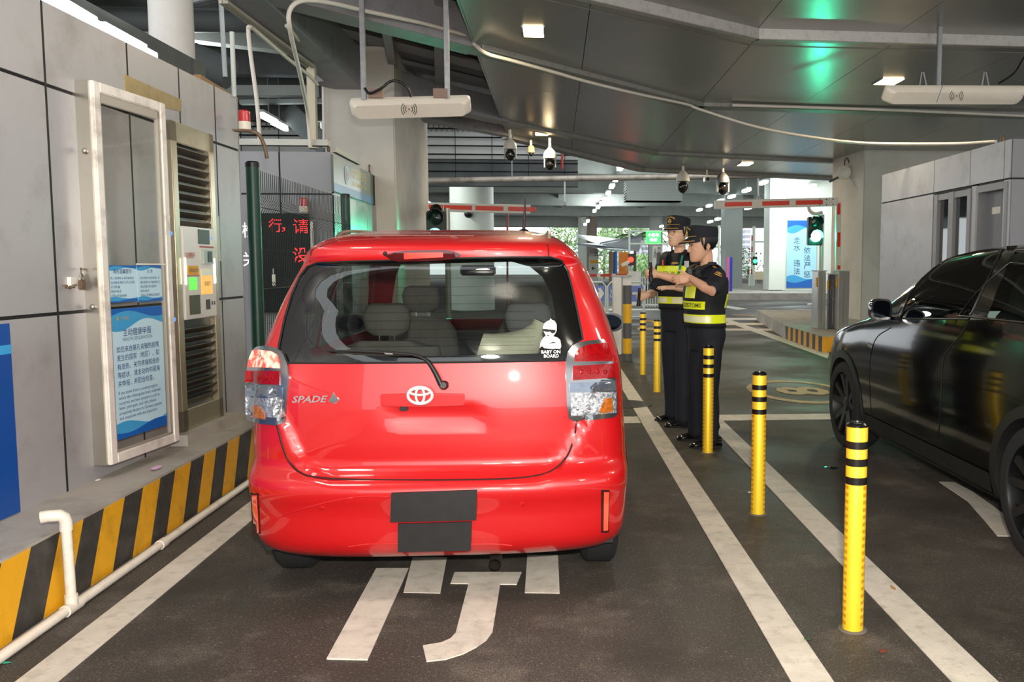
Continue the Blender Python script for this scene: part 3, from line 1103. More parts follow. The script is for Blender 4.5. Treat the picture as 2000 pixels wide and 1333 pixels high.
def bush(name, label, c, r, n, cat='tree', trunk=0.0, group=None, m=None):
    t = thing(name, label, cat, (c.x, c.y, 0), group)
    mb = MB()
    for _ in range(n):
        while True:
            d = Vector((random.uniform(-1, 1), random.uniform(-1, 1), random.uniform(-1, 1)))
            if d.length < 1:
                break
        p = c + Vector((d.x * r[0], d.y * r[1], d.z * r[2]))
        s = random.uniform(0.12, 0.3) * max(r)*0.35
        a1 = Vector((random.gauss(0, 1), random.gauss(0, 1), random.gauss(0, 1))).normalized() * s
        a2 = a1.orthogonal().normalized() * s * 0.6
        mb.add([p - a1, p + a2 * .8, p + a1, p - a2 * .8], [(0, 1, 2, 3)])
    mb.build('foliage', m or M_LEAF, t)
    if trunk:
        MB().cyl((c.x, c.y, 0), (c.x, c.y, c.z), trunk, trunk * 0.6, n=8).build('trunk', M_TRUNK, t)
    return t


def palm(label, base, h, fr=9, L=2.4):
    t = thing('palm_tree', label, 'tree', base, 'palms outside')
    top = Vector(base) + Vector((0, 0, h))
    MB().cyl(base, top, 0.16, 0.11, n=8).build('trunk', M_TRUNK, t)
    mb = MB()
    for k in range(fr):
        a = 2 * PI * k / fr + random.uniform(-.3, .3)
        d = Vector((math.cos(a), math.sin(a), 0))
        el = random.uniform(0.1, 0.9)
        pts = [top + d * (L * s) + Vector((0, 0, L * (el * s - 0.95 * s * s))) for s in (0, .2, .4, .6, .8, 1)]
        mb.tube(pts, 0.02, 4)
        for q in range(22):
            s = 0.12 + 0.88 * q / 22
            i = min(int(s * 5), 4)
            p = pts[i].lerp(pts[i + 1], s * 5 - i)
            side = Vector((-d.y, d.x, 0))
            for sg in (-1, 1):
                e = p + side * sg * 0.55 * (1 - 0.6 * s) + d * 0.25 + Vector((0, 0, -0.28))
                mb.add([p, p + d * 0.07, e], [(0, 1, 2)])
    mb.build('frond_crown', M_LEAF2, t)
    return t


for px, Y, h, l in ((1240, 84, 4.3, 'palm left of the green lit gantry sign'), (1268, 92, 5.0, 'palm behind the green lit gantry sign'), (1312, 95, 4.2, 'palm seen between the two officers'), (1203, 97, 4.8, 'palm above the orange box'), (1420, 95, 3.4, 'palm seen right of the shorter officer')):
    p = aty(px, 540, Y)
    palm(l, (p.x, Y, 0), h)
for px, py, Y, r, n, l in ((1108, 462, 100, (2.6, 2.2, 2.4), 900, 'leafy tree just right of the red car roof'), (1180, 500, 106, (3, 2.5, 3.2), 700, 'leafy tree behind the arrow sign board'),
                           (1262, 520, 113, (3.4, 2.5, 1.7), 900, 'low green hedge under the palms'), (1215, 440, 120, (4.5, 3, 3.2), 700, 'distant tree above the toll canopy'),
                           (1312, 522, 101, (2, 2, 1.6), 500, 'low hedge between the officers'), (1462, 520, 90, (2, 2, 2), 500, 'green shrubs between the far pillars')):
    c = aty(px, py, Y)
    bush('leafy_tree', l, c, r, n, 'tree', 0.15)
# toll canopy
p0, p1 = aty(1126, 476, 52), aty(1252, 466, 60)
t = thing('toll_canopy', 'grey curved toll canopy roof right of the red car', 'canopy', (p0.x, 52, 0))
mb = MB()
mb.slab([aty(1126, 462, 52), aty(1172, 478, 52), aty(1248, 492, 66), aty(1253, 464, 66), aty(1212, 470, 58), aty(1136, 463, 53)], (0, 0.4, 0.15))
mb.slab([aty(1126, 478, 52), aty(1200, 490, 53), aty(1240, 490, 60), aty(1172, 477, 60)], (0, 0, 0.08))
mb.build('roof', mat('toll_grey', '#8f9498', 0.5), t)
a = aty(1194, 492, 54)
MB().cyl((a.x, 54, 0), (a.x, 54, a.z), 0.16, n=12).build('post', mat('brown_post', '#8c715a', 0.6), t)
a = aty(1202, 492, 54)
MB().cyl((a.x, 54, 0), (a.x, 54, a.z), 0.12, n=12).build('post', M_BLUE, t)
# pillars outside with direction boards
for px0, px1, Y, m, l in ((1129, 1146, 70, M_LG2, 'pale round pillar right of the red car, next to the arrow board'), (1146, 1166, 71, mat('brown_grey', '#94857a', 0.7), 'brown grey pillar above the arrow board'),
                          (1268, 1294, 74, M_LG2, 'pale pillar with lettering left of the taller officer')):
    a, b = aty(px0, 500, Y), aty(px1, 500, Y)
    o = MB().lathe([((b.x - a.x) / 2, 0), ((b.x - a.x) / 2, 6.4)], ((a.x + b.x) / 2, Y, 0), n=24).build('viaduct_pillar', m, smooth=0.6)
    tag(o, l, 'pillar')
a, b = aty(1150, 486, 56), aty(1169, 535, 56)
t = thing('direction_board', 'pale upright board with a left arrow, right of the red car', 'sign', ((a.x + b.x) / 2, 56, 0))
MB().box(a.x, b.x, 56, 56.12, 0, a.z).build('board', mat('board_pale', '#c9c3bb', 0.6), t)
p = aty(1153, 505, 55.98)
text('上客', M_BLACK, aty(1160, 500, 55.98), (1, 0, 0), (0, 0, 1), 'lettering', t, height=0.3)
text('入口', M_BLACK, aty(1151, 495, 55.98), (1, 0, 0), (0, 0, 1), 'lettering', t, height=0.22)


def arrow2d(mb, c, r, u, L, W, th):
    """flat arrow pointing along r"""
    c, r, u = Vector(c), Vector(r).normalized(), Vector(u).normalized()
    n = r.cross(u) * th
    pts = [(-.5 * L, -.11 * W), (.10 * L, -.11 * W), (-.12 * L + .10 * L, -.5 * W), (.22 * L, -.5 * W), (.5 * L, 0), (.22 * L, .5 * W), (-.02 * L, .5 * W), (.10 * L, .11 * W), (-.5 * L, .11 * W)]
    mb.slab([c + r * x + u * y for x, y in pts], n)
    return mb


arrow2d(MB(), aty(1159.5, 524, 55.97), (-1, 0, 0), (0, 0, 1), 0.28, 0.24, 0.01).build('arrow', M_BLACK, t)
MB().box(a.x + .05, b.x - .05, 55.97, 56, aty(1159, 514, 56).z, aty(1159, 508, 56).z).build('yellow_strip', M_YEL, t)
a, b = aty(1275, 480, 60), aty(1292, 525, 60)
t = thing('lettered_board', 'pale upright board with dark lettering left of the taller officer', 'sign', ((a.x + b.x) / 2, 60, 0))
MB().box(a.x, b.x, 60, 60.12, 0, a.z).build('board', mat('board_pale', '#c9c3bb', 0.6), t)
for k, ch in enumerate('上客区'):
    text(ch, M_BLACK, aty(1276.5, 490 + k * 6.5, 59.98), (1, 0, 0), (0, 0, 1), 'lettering', t, height=0.2)
for k, ch in enumerate('网约车'):
    text(ch, M_BLACK, aty(1284.5, 488 + k * 6.5, 59.98), (1, 0, 0), (0, 0, 1), 'lettering', t, height=0.2)
# gantry with lit green signs
Y = 46
t = thing('sign_gantry', 'slim white gantry frame carrying the green lit sign', 'gantry', (aty(1229, 520, Y).x, Y, 0))
xa, xb = aty(1229, 500, Y).x, aty(1404, 500, Y).x
zt, zb = aty(1260, 451, Y).z, aty(1260, 476, Y).z
MB().cyl((xa, Y, 0), (xa, Y, zt + 0.1), 0.06, n=10).build('post', M_LG2, t)
MB().cyl((xb, Y, 0), (xb, Y, zt + 0.3), 0.07, n=10).build('post', M_LG2, t)
MB().cyl((xa, Y, zt), (xb, Y, zt), 0.05, n=10).build('crossbar', M_LG2, t)
MB().cyl((xa, Y, zb), (xb, Y, zb), 0.05, n=10).build('crossbar', M_LG2, t)
M_GRN = mat('lit_green', '#0a2a10', 0.4, emit='#2fe24c', estr=3.0)
M_GRNT = mat('lit_green_text', '#ffffff', 0.4, emit='#d6ffd2', estr=5.0)
for x0, x1, s, l in ((1262, 1290.5, ('小客车', '通道'), 'green lit lane sign on the white gantry, left of the taller officer'), (1343, 1356, ('客',), 'green lit lane sign half hidden between the officers')):
    a, b = aty(x0, 452.5, Y - .1), aty(x1, 474, Y - .1)
    q = thing('lane_sign', l, 'sign', ((a.x + b.x) / 2, Y, b.z))
    MB().box(a.x, b.x, Y - .12, Y - .06, b.z, a.z).build('lit_panel', M_GRN, q)
    for i, w in enumerate(s):
        text(w, M_GRNT, Vector(((a.x + b.x) / 2, Y - .125, a.z - (0.16 + 0.25 * i))), (1, 0, 0), (0, 0, 1), 'lit_lettering', q, height=0.19, align='CENTER', bold=0.02)
# orange cabinet, camera post, red signal
t = thing('orange_kiosk', 'orange upright cabinet behind the barrier housing right of the red car', 'cabinet', aty(1217, 540, 36))
a, b = aty(1209.5, 492, 36), aty(1227, 540, 36)
MB().box(a.x, b.x, 36, 36.5, 0, a.z).build('body', mat('orange_paint', '#d07a1c', 0.5), t)
c = aty(1221, 515, 35.5)
t = thing('bullet_camera', 'white bullet camera on a bracket in front of the orange cabinet', 'camera', c)
MB().obox(c, (0.16, 0, 0.07), (0, 0.07, 0), (-0.02, 0, 0.06)).build('housing', M_WHITE, t, bevel=0.01)
MB().cyl(c + Vector((.08, 0, -.05)), c + Vector((.08, 0.55, -.3)), 0.03, n=8).build('bracket', M_WHITE, t)
t = thing('red_signal', 'small red signal light beyond the orange cabinet', 'signal light', aty(1232, 507, 44))
c = aty(1232, 507, 44)
MB().box(c.x - .2, c.x + .2, 44.03, 44.2, c.z - .3, c.z + .3).build('housing', M_BLACK, t)
MB().sphere(c, 0.14, 12).build('lit_lens', mat('lit_red', '#300000', 0.4, emit='#ff1c12', estr=12), t, smooth=1)
MB().cyl((c.x, 44.12, 0), (c.x, 44.12, c.z - .3), .05, n=8).build('post', M_GALV, t)
# arrow boards on tube barriers
Y = 25.5
M_SIGNB = mat('barrier_sign_blue', '#7184c6', 0.4)
for i, (x0, x1, l) in enumerate(((1120, 1183, 'blue board with a white arrow on the tube barrier nearest the red car'), (1187, 1258, 'blue board with lettering and an arrow behind the striped post'))):
    t = thing('crowd_barrier', l, 'barrier', aty((x0 + x1) / 2, 597, Y), 'arrow barriers across the road')
    a, b = aty(x0, 551, Y), aty(x1, 598, Y)
    mb = MB().tube([(a.x, Y, 0.02), (a.x, Y, a.z - .12), (a.x + .1, Y, a.z), (b.x - .1, Y, a.z), (b.x, Y, a.z - .12), (b.x, Y, 0.02)], 0.028, 8)
    mb.build('tube_frame', M_LG2, t, smooth=0.8)
    c0, c1 = aty(x0 + 3, 558, Y), aty(x1 - 3, 589, Y)
    MB().box(c0.x, c1.x, Y - .03, Y - .015, c1.z, c0.z).build('board', M_SIGNB, t)
    cc = aty(1168 if i == 0 else 1247, 573, Y - .04)
    arrow2d(MB(), cc, (1, 0, 0), (0, 0, 1), 0.36, 0.32, 0.006).build('arrow', M_WHITE, t)
    if i:
        text('出口', M_WHITE, aty(1192, 582, Y - .04), (1, 0, 0), (0, 0, 1), 'lettering', t, height=0.28)
    MB().box(a.x, b.x, Y - .15, Y + .15, 0.0, 0.02).build('foot', M_GALV, t)
# white picket fence and striped lowered boom
Y = 32
t = thing('picket_fence', 'low white railing behind the officers, beside the road', 'fence', aty(1275, 600, Y))
xa, xb = aty(1250, 560, Y).x, aty(1300, 560, Y).x
for zz in (0.55, 1.1):
    MB().cyl((xa, Y, zz), (xb, Y, zz), 0.025, n=6).build('rail', M_LG2, t)
for k in range(11):
    x = xa + (xb - xa) * k / 10
    MB().cyl((x, Y, 0), (x, Y, 1.12), 0.018, n=6).build('picket', M_LG2, t)
Y = 34
a, b = aty(1100, 538, Y), aty(1234, 537, Y)
t = thing('lowered_boom', 'lowered red and white boom across the far lane', 'barrier', b)
MB().bar(a, b, 0.06, 0.10).build('arm', M_WHITE, t)
for k in range(4):
    q = a.lerp(b, 0.1 + 0.22 * k)
    MB().bar(q + Vector((0, -.01, 0)), q + Vector((0.45, -.01, 0)), 0.06, 0.104).build('red_band', mat('red_band', '#d0342a', 0.5), t)
MB().box(b.x - .1, b.x + .35, Y - .1, Y + .2, 0, 1.3).build('cabinet', M_WHITE, t)
# things seen between the two far pillars
Y = 56
t = thing('signal_post', 'grey post with a small green signal between the far pillars', 'signal', (aty(1472, 556, Y).x, Y, 0))
x = aty(1472, 500, Y).x
MB().cyl((x, Y, 0), (x, Y, aty(1472, 442, Y).z), 0.10, n=10).build('post', M_LG2, t)
MB().cyl((x, Y, aty(1472, 472, Y).z), (x + 1.2, Y, aty(1472, 472, Y).z), 0.06, n=10).build('arm', M_LG2, t)
c = aty(1475, 510, Y - .2)
MB().box(c.x - .15, c.x + .15, Y - .15, Y, c.z - .25, c.z + .3).build('housing', M_BLACK, t)
MB().sphere(c, 0.13, 10).build('lit_lens', mat('lit_green_lens', '#003010', 0.4, emit='#1cff6a', estr=10), t, smooth=1)
t = thing('striped_pole', 'thin red and white striped pole beside the grey post', 'pole', (aty(1468, 520, 54).x, 54, 0))
x = aty(1468.5, 500, 54).x
for k in range(7):
    MB().cyl((x, 54, 1.0 + k * .35), (x, 54, 1.35 + k * .35), 0.05, n=8).build('red_band' if k % 2 == 0 else 'white_band', MATS['red_band'] if k % 2 == 0 else M_LG2, t)
MB().box(x - .15, x + .15, 53.9, 54.2, 0, 1.0).build('cabinet', M_LG2, t)
c = aty(1500, 508, 60)
t = thing('red_signal', 'small red signal light between the far pillars', 'signal light', c)
MB().box(c.x - .25, c.x + .2, 60.03, 60.2, c.z - .7, c.z + .3).build('housing', mat('dark_red', '#6d1512', 0.5), t)
MB().sphere(c, 0.16, 12).build('lit_lens', MATS['lit_red'], t, smooth=1)
MB().cyl((c.x, 60.12, 0), (c.x, 60.12, c.z - .6), .06, n=8).build('post', M_GALV, t)
a, b = aty(1474, 530, 58), aty(1494, 546, 58)
t = thing('notice_board', 'cream notice board standing between the far pillars', 'sign', (a.x, 58, 0))
MB().box(a.x, b.x, 58, 58.06, b.z, a.z).build('board', mat('cream', '#d8c9a8', 0.6), t)
MB().box(a.x + .1, a.x + .16, 58, 58.06, 0, b.z).build('leg', M_GALV, t)
MB().box(b.x - .16, b.x - .1, 58, 58.06, 0, b.z).build('leg', M_GALV, t)
o = slabpx(1420.5, 1424.5, 502, 569.7, 41, 0.4).build('banner_stand', mat('pink_print', '#c5659e', 0.5))
tag(o, 'narrow pink upright banner panel by the grey far pillar', 'banner')
o = slabpx(1425, 1430, 502, 569, 41.6, 0.4).build('banner_stand', mat('royal_blue', '#1b3f9c', 0.5))
tag(o, 'narrow dark blue upright banner panel by the grey far pillar', 'banner')


# ================================================================ THE RED CAR
XC = -0.53
M_CAR = mat('red_car_paint', '#bd0c12', 0.40, 0.0, coat=1.0)
M_FRIT = mat('black_glass_border', '#0c0d0f', 0.12)
M_CGLASS = glass_mat('car_glass', '#dfe6e2', 0.80, 0.0, 1.5, 0.04)
M_CHROME = mat('chrome', '#e8e8ea', 0.12, 1.0)
M_TRIM = mat('black_trim', '#1a1a1c', 0.5)
M_SEAM = mat('dark_seam', '#3a0508', 0.6)
ZW = [.18, .24, .30, .50, .65, .80, 1.0, 1.10, 1.20, 1.30, 1.40, 1.48, 1.56, 1.61, 1.64, 1.655]
WW = [.815, .84, .852, .862, .858, .848, .84, .822, .79, .755, .715, .675, .615, .555, .50, .45]
ZR = [.18, .22, .28, .36, .50, .55, .575, .61, .70, .82, 1.05, 1.30, 1.49, 1.525, 1.56, 1.585, 1.61, 1.635, 1.655]
YR = [3.88, 3.81, 3.775, 3.765, 3.755, 3.765, 3.80, 3.835, 3.825, 3.825, 3.85, 3.93, 4.00, 3.965, 3.965, 4.00, 4.08, 4.22, 4.42]
NEXP = 3.4


def car_w(z):
    return interp(ZW, WW, z)


def car_D(z):
    return 0.36 if z < 1.5 else 0.36 - 0.15 * min(1, (z - 1.5) / 0.15)


def tail_step(x, z):
    """bumper stands proud of the tailgate along a bowed outline"""
    a = abs(x)
    zb = 0.565 + 0.0 if a < 0.42 else 0.565 + 0.30 * ((a - 0.42) / 0.26) ** 2.2
    zb = min(zb, 0.95)
    t = max(0, min(1, (zb - z) / 0.03))
    t = t * t * (3 - 2 * t)
    return -0.03 * t if z > 0.5 else -0.03 * t * max(0, (z - 0.42) / 0.08) if z > 0.42 else 0


def car_yrear(x, z):
    w = car_w(z)
    q = min(abs(x) / w, 0.9985)
    y = interp(ZR, YR, z) + car_D(z) * (1 - (1 - q ** NEXP) ** (1 / NEXP))
    if z < 1.0:
        y += tail_step(x, z)
    if 0.76 < z < 0.872 and abs(x) < 0.185:   # recess under the handle
        e = min((z - 0.76) / 0.035, (0.185 - abs(x)) / 0.022, 1, (0.872 - z) / 0.01)
        y += 0.016 * max(0, e)
    return y


def car_rear(s, z):
    """s in [-1,1] across the rear"""
    w = car_w(z)
    ph = abs(s) * PI / 2
    x = w * (1 if s > 0 else -1) * math.sin(ph) ** (2 / NEXP) if s else 0.0
    if abs(s) > 0.985:
        return Vector((XC + (w if s > 0 else -w) * (1 - 0.0 * (1 - abs(s))), interp(ZR, YR, z) + car_D(z) * (1 - math.cos(ph) ** (2 / NEXP)), z))
    return Vector((XC + x, car_yrear(x, z), z))


def s_of_x(x, z):
    q = min(abs(x) / car_w(z), 1.0)
    s = math.asin(q ** (NEXP / 2)) / (PI / 2)
    return s if x > 0 else -s


def car_hit(px, py):
    def f(Y):
        p = aty(px, py, Y)
        return Y - car_yrear(p.x - XC, min(max(p.z, 0.18), 1.655))
    a = 3.68
    while f(a + 0.02) < 0 and a < 4.7:
        a += 0.02
    b = a + 0.02
    for _ in range(22):
        m = (a + b) / 2
        if f(m) < 0:
            a = m
        else:
            b = m
    return aty(px, py, (a + b) / 2)


def car_nrm(x, z, e=0.006):
    w = car_w(z) * 0.998
    x = max(-w + e, min(w - e, x))
    dx = (car_yrear(x + e, z) - car_yrear(x - e, z)) / (2 * e)
    dz = (car_yrear(x, z + e) - car_yrear(x, z - e)) / (2 * e)
    return Vector((dx, -1, dz)).normalized()


def inside(p, loop):
    x, y = p
    c = False
    j = len(loop) - 1
    for i in range(len(loop)):
        xi, yi = loop[i]
        xj, yj = loop[j]
        if (yi > y) != (yj > y) and x < (xj - xi) * (y - yi) / (yj - yi) + xi:
            c = not c
        j = i
    return c


def round_loop(pts, k=4, closed=True):
    """smooth closed loop through 2D points"""
    n = len(pts)
    out = []
    for i in range(n):
        a, b, c, d = (Vector((*pts[(i + q) % n], 0)) for q in (-1, 0, 1, 2))
        for j in range(k):
            t = j / k
            v = 0.5 * ((2 * b) + (c - a) * t + (2 * a - 5 * b + 4 * c - d) * t * t + (3 * b - a - 3 * c + d) * t ** 3)
            out.append((v.x, v.y))
    return out


def cdt_fill(outer, holes, grid):
    """triangulate the region inside outer and outside holes; returns 2D points and triangles"""
    V, Ed = [], []
    for lp in [outer] + holes:
        o = len(V)
        V += [Vector(p) for p in lp]
        Ed += [(o + i, o + (i + 1) % len(lp)) for i in range(len(lp))]
    V += [Vector(p) for p in grid]
    vs, es, fs, _, _, _ = delaunay_2d_cdt(V, Ed, [], 0, 1e-7)
    tri = []
    for f in fs:
        c = ((vs[f[0]].x + vs[f[1]].x + vs[f[2]].x) / 3, (vs[f[0]].y + vs[f[1]].y + vs[f[2]].y) / 3)
        if inside(c, outer) and not any(inside(c, h) for h in holes):
            tri.append(tuple(f))
    return vs, tri


def decal(name, m, parent, px, off, back=None, step=9.0, holes=(), smooth=True, hit=None, nrm=None):
    """shell following the car's rear over a photographed outline: raised by off, with a rim down to back"""
    hit = hit or car_hit
    nrm = nrm or (lambda p: car_nrm(p.x - XC, p.z))
    xs = [p[0] for p in px]
    ys = [p[1] for p in px]
    g = []
    y = min(ys) + step / 2
    while y < max(ys):
        x = min(xs) + step / 2
        while x < max(xs):
            if inside((x, y), px) and not any(inside((x, y), h) for h in holes):
                g.append((x, y))
            x += step
        y += step
    vs, tri = cdt_fill(px, [list(h) for h in holes], g)
    mb = MB()
    P = [hit(v.x, v.y) for v in vs]
    N = [nrm(p) for p in P]
    mb.add([p + n * off for p, n in zip(P, N)], tri)
    if back is not None:
        for lp in [px] + list(holes):
            q = [hit(*p) for p in lp]
            k = [nrm(p) for p in q]
            top = [p + n * off for p, n in zip(q, k)]
            bot = [p + n * back for p, n in zip(q, k)]
            L = len(lp)
            mb.add(top + bot, [(i, (i + 1) % L, (i + 1) % L + L, i + L) for i in range(L)])
    o = mb.build(name, m, parent)
    if smooth:
        o.data.polygons.foreach_set('use_smooth', [True] * len(o.data.polygons))
        bm = bmesh.new()
        bm.from_mesh(o.data)
        bmesh.ops.remove_doubles(bm, verts=bm.verts, dist=1e-5)
        bmesh.ops.recalc_face_normals(bm, faces=bm.faces)
        bm.to_mesh(o.data)
        bm.free()
        o.data.set_sharp_from_angle(angle=0.7)
        if back is None:
            me_ = o.data
            dsum = sum(p.normal.dot(nrm(p.center)) for p in me_.polygons)
            if dsum < 0:
                me_.flip_normals()
            o.data.normals_split_custom_set_from_vertices([tuple(nrm(v.co)) for v in o.data.vertices])
    return o


car = thing('red_hatchback', 'red compact hatchback stopped in the lane, seen from behind with its brake lamp lit', 'car', (XC, 3.8, 0))
NEXT_Z = [.18, .20, .22, .24, .26, .28, .31, .34, .38, .42, .46, .50, .53, .55, .565, .58, .595, .61, .64, .68, .72, .74, .76, .79, .82, .85, .87, .89, .91, .94,
          .98, 1.02, 1.06, 1.10, 1.15, 1.20, 1.25, 1.30, 1.35, 1.40, 1.44, 1.47, 1.49, 1.505, 1.52, 1.535, 1.55, 1.565, 1.58, 1.595, 1.61, 1.622, 1.635, 1.645, 1.655]
NS = 56
glass_px = [(541, 709), (545, 672), (556, 620), (570, 574), (585, 540), (600, 521), (620, 513), (690, 510), (800, 507), (900, 504), (1000, 502), (1075, 502), (1096, 508),
            (1108, 528), (1118, 565), (1128, 610), (1136, 650), (1138, 662), (1124, 670), (1112, 682), (1104, 704), (1000, 706), (850, 708), (700, 709)]


def dens(loop, d=8.0):
    out = []
    for i in range(len(loop)):
        a, b = Vector(loop[i]), Vector(loop[(i + 1) % len(loop)])
        k = max(1, int((b - a).length / d))
        out += [tuple(a.lerp(b, j / k)) for j in range(k)]
    return out


glass_d = dens(glass_px)
gl_dom = []
for q in glass_d:
    p = car_hit(*q)
    gl_dom.append((s_of_x(p.x - XC, p.z), p.z))


def yfront(z):
    return interp([.18, .5, .75, .90, 1.0, 1.05, 1.3, 1.55, 1.655], [7.55, 7.72, 7.70, 7.40, 6.95, 6.80, 6.45, 6.05, 5.75], z)


def sidex(z, y):
    """half width along the flank: swells over the wheels, narrows at the nose"""
    w = car_w(z)
    t = max(0.0, (y - 6.4) / 1.3)
    w *= 1 - 0.20 * t * t
    return w


bmc = bmesh.new()


def patch(fn, us, vs_, holes=(), su=1.0):
    g, outer = [], []
    u0, u1, v0, v1 = us[0], us[-1], vs_[0], vs_[-1]
    outer = [(u, v0) for u in us[:-1]] + [(u1, v) for v in vs_[:-1]] + [(u, v1) for u in us[:0:-1]] + [(u0, v) for v in vs_[:0:-1]]
    for u in us[1:-1]:
        for v in vs_[1:-1]:
            ok = True
            for h in holes:
                if inside((u, v), h):
                    ok = False
                    break
                if min((u - a) ** 2 + (v - b) ** 2 for a, b in h) < 4e-5:
                    ok = False
                    break
            if ok:
                g.append((u, v))
    V, T = cdt_fill(outer, [list(h) for h in holes], g)
    b = [bmc.verts.new(fn(v.x, v.y)) for v in V]
    for t in T:
        try:
            bmc.faces.new([b[i] for i in t])
        except ValueError:
            pass


ss = [-1 + 2 * i / NS for i in range(NS + 1)]
patch(car_rear, ss, NEXT_Z, [gl_dom])


def yside0(z):
    return car_rear(1.0, z).y


YT = [i / 30 for i in range(31)]


def mk_side(sg):
    def fn(t, z):
        a, b = yside0(z), yfront(z) - 0.30
        y = a + (b - a) * t
        x = sidex(z, y)
        if z > 0.18:
            for yc in (4.33, 6.95):       # wheel-arch lips
                d = math.hypot(y - yc, z - 0.30)
                if 0.30 < d < 0.40:
                    x += 0.012 * (1 - abs(d - 0.34) / 0.06) if abs(d - 0.34) < 0.06 else 0
        return Vector((XC + sg * x, y, z))
    return fn


def side_dom(loop):
    out = []
    for (y, z) in dens(loop, 0.06):
        a, b = yside0(z), yfront(z) - 0.30
        out.append(((y - a) / (b - a), z))
    return out


arch = [[(yc + 0.315 * math.cos(PI * i / 14), max(0.1801, 0.30 + 0.315 * math.sin(PI * i / 14 * 1.0))) for i in range(15)] for yc in (4.33 + 0.02, 6.90)]
sw = [[(4.55, 1.02), (4.60, 1.30), (4.72, 1.46), (5.05, 1.50), (5.05, 1.02)], [(5.12, 1.02), (5.12, 1.50), (5.75, 1.49), (6.08, 1.32), (6.40, 1.06), (6.40, 1.02)]]
for sg in (-1, 1):
    patch(mk_side(sg), YT, NEXT_Z, [side_dom(l) for l in sw])


def front_fn(s, z):
    a = yfront(z)
    x = sidex(z, a - 0.30) * math.copysign(math.sin(abs(s) * PI / 2) ** 0.7, s)
    y = a - 0.30 + 0.30 * math.cos(abs(s) * PI / 2) ** 0.7 if abs(s) < 1 else a - 0.30
    return Vector((XC + x, y, z))


ws = [(s, z) for s, z in [(-.6, 1.09), (-.3, 1.08), (0, 1.08), (.3, 1.08), (.6, 1.09), (.58, 1.25), (.55, 1.42), (.5, 1.55), (0, 1.57), (-.5, 1.55), (-.55, 1.42), (-.58, 1.25)]]
fs_ = [-1 + 2 * i / 20 for i in range(21)]
patch(front_fn, fs_, NEXT_Z, [ws])
# roof: closes the top ring with a gentle crown
zt = NEXT_Z[-1]
ring = [car_rear(s, zt) for s in ss] + [mk_side(1)(t, zt) for t in YT[1:]] + [front_fn(s, zt) for s in fs_[-2::-1]] + [mk_side(-1)(t, zt) for t in YT[-2:0:-1]]
prev = ring
cx, cy = XC, 5.1
for f, dz in ((0.93, 0.008), (0.82, 0.014), (0.6, 0.02), (0.3, 0.024)):
    cur = [Vector((cx + (p.x - cx) * f, cy + (p.y - cy) * f, zt + dz)) for p in ring]
    a = [bmc.verts.new(p) for p in prev]
    b = [bmc.verts.new(p) for p in cur]
    n = len(a)
    for i in range(n):
        bmc.faces.new((a[i], a[(i + 1) % n], b[(i + 1) % n], b[i]))
    prev = cur
bmc.faces.new([bmc.verts.new(p) for p in prev])
bmesh.ops.remove_doubles(bmc, verts=bmc.verts, dist=0.0012)
bmesh.ops.recalc_face_normals(bmc, faces=bmc.faces)
me = bpy.data.meshes.new('body')
bmc.to_mesh(me)
bmc.free()
me.materials.append(M_CAR)
me.polygons.foreach_set('use_smooth', [True] * len(me.polygons))
me.set_sharp_from_angle(angle=0.9)
body = bpy.data.objects.new('body', me)
COL.objects.link(body)
adopt(body, car)
# underside and wheel wells
MB().box(XC - .79, XC + .79, 3.95, 7.35, 0.20, 0.30).build('underbody', M_TRIM, car)
# glass
rg = decal('rear_window', M_CGLASS, car, glass_d, -0.002, step=14)
inner = [(608, 694), (596, 655), (590, 620), (600, 580), (622, 548), (655, 524), (690, 519), (1000, 513), (1035, 520), (1060, 540), (1078, 575), (1086, 620), (1084, 655), (1072, 680), (1050, 690), (850, 695)]
decal('window_border', M_FRIT, rg, glass_d, -0.006, step=14, holes=[dens(inner)])
mb = MB()
for k in range(9):
    y = 545 + k * 16.5
    P = [car_hit(x, y - (x - 600) * 0.008) for x in range(625, 1065, 20)]
    mb.tube([p - car_nrm(p.x - XC, p.z) * 0.007 for p in P], 0.0007, 3)
mb.build('heater_wires', M_TRIM, rg)
mb = MB().tube([car_hit(*q) for q in glass_d], 0.005, 6, closed=True)
mb.build('window_seal', M_TRIM, rg)
for sg in (-1, 1):
    for l in sw:
        lp = dens(l, 0.08)
        fn = mk_side(sg)
        pts = [fn(u, v) for u, v in side_dom(l)]
        V, T = cdt_fill(side_dom(l), [], [])
        MB().add([fn(v.x, v.y) + Vector((-sg * 0.004, 0, 0)) for v in V], T).build('side_window', M_CGLASS, car)
V, T = cdt_fill(dens(ws, 0.1), [], [])
MB().add([front_fn(v.x, v.y) for v in V], T).build('windscreen', M_CGLASS, car)


def seam(px, r=0.0035, m=M_SEAM, name='seam', parent=car, off=0.0):
    P = smoothpath([car_hit(*q) for q in px], 4)
    return MB().tube([p + car_nrm(p.x - XC, p.z) * off for p in P], r, 6).build(name, m, parent, smooth=1)


seam([(541, 828), (546, 850), (553, 875), (565, 902), (585, 922), (615, 932), (700, 937), (850, 938), (980, 936), (1045, 930), (1082, 917), (1108, 890), (1121, 855), (1127, 822)], 0.005)
seam([(606, 511), (607, 498), (610, 488), (632, 480), (660, 470)], 0.003)
seam([(1072, 502), (1071, 488), (1069, 478)], 0.003)
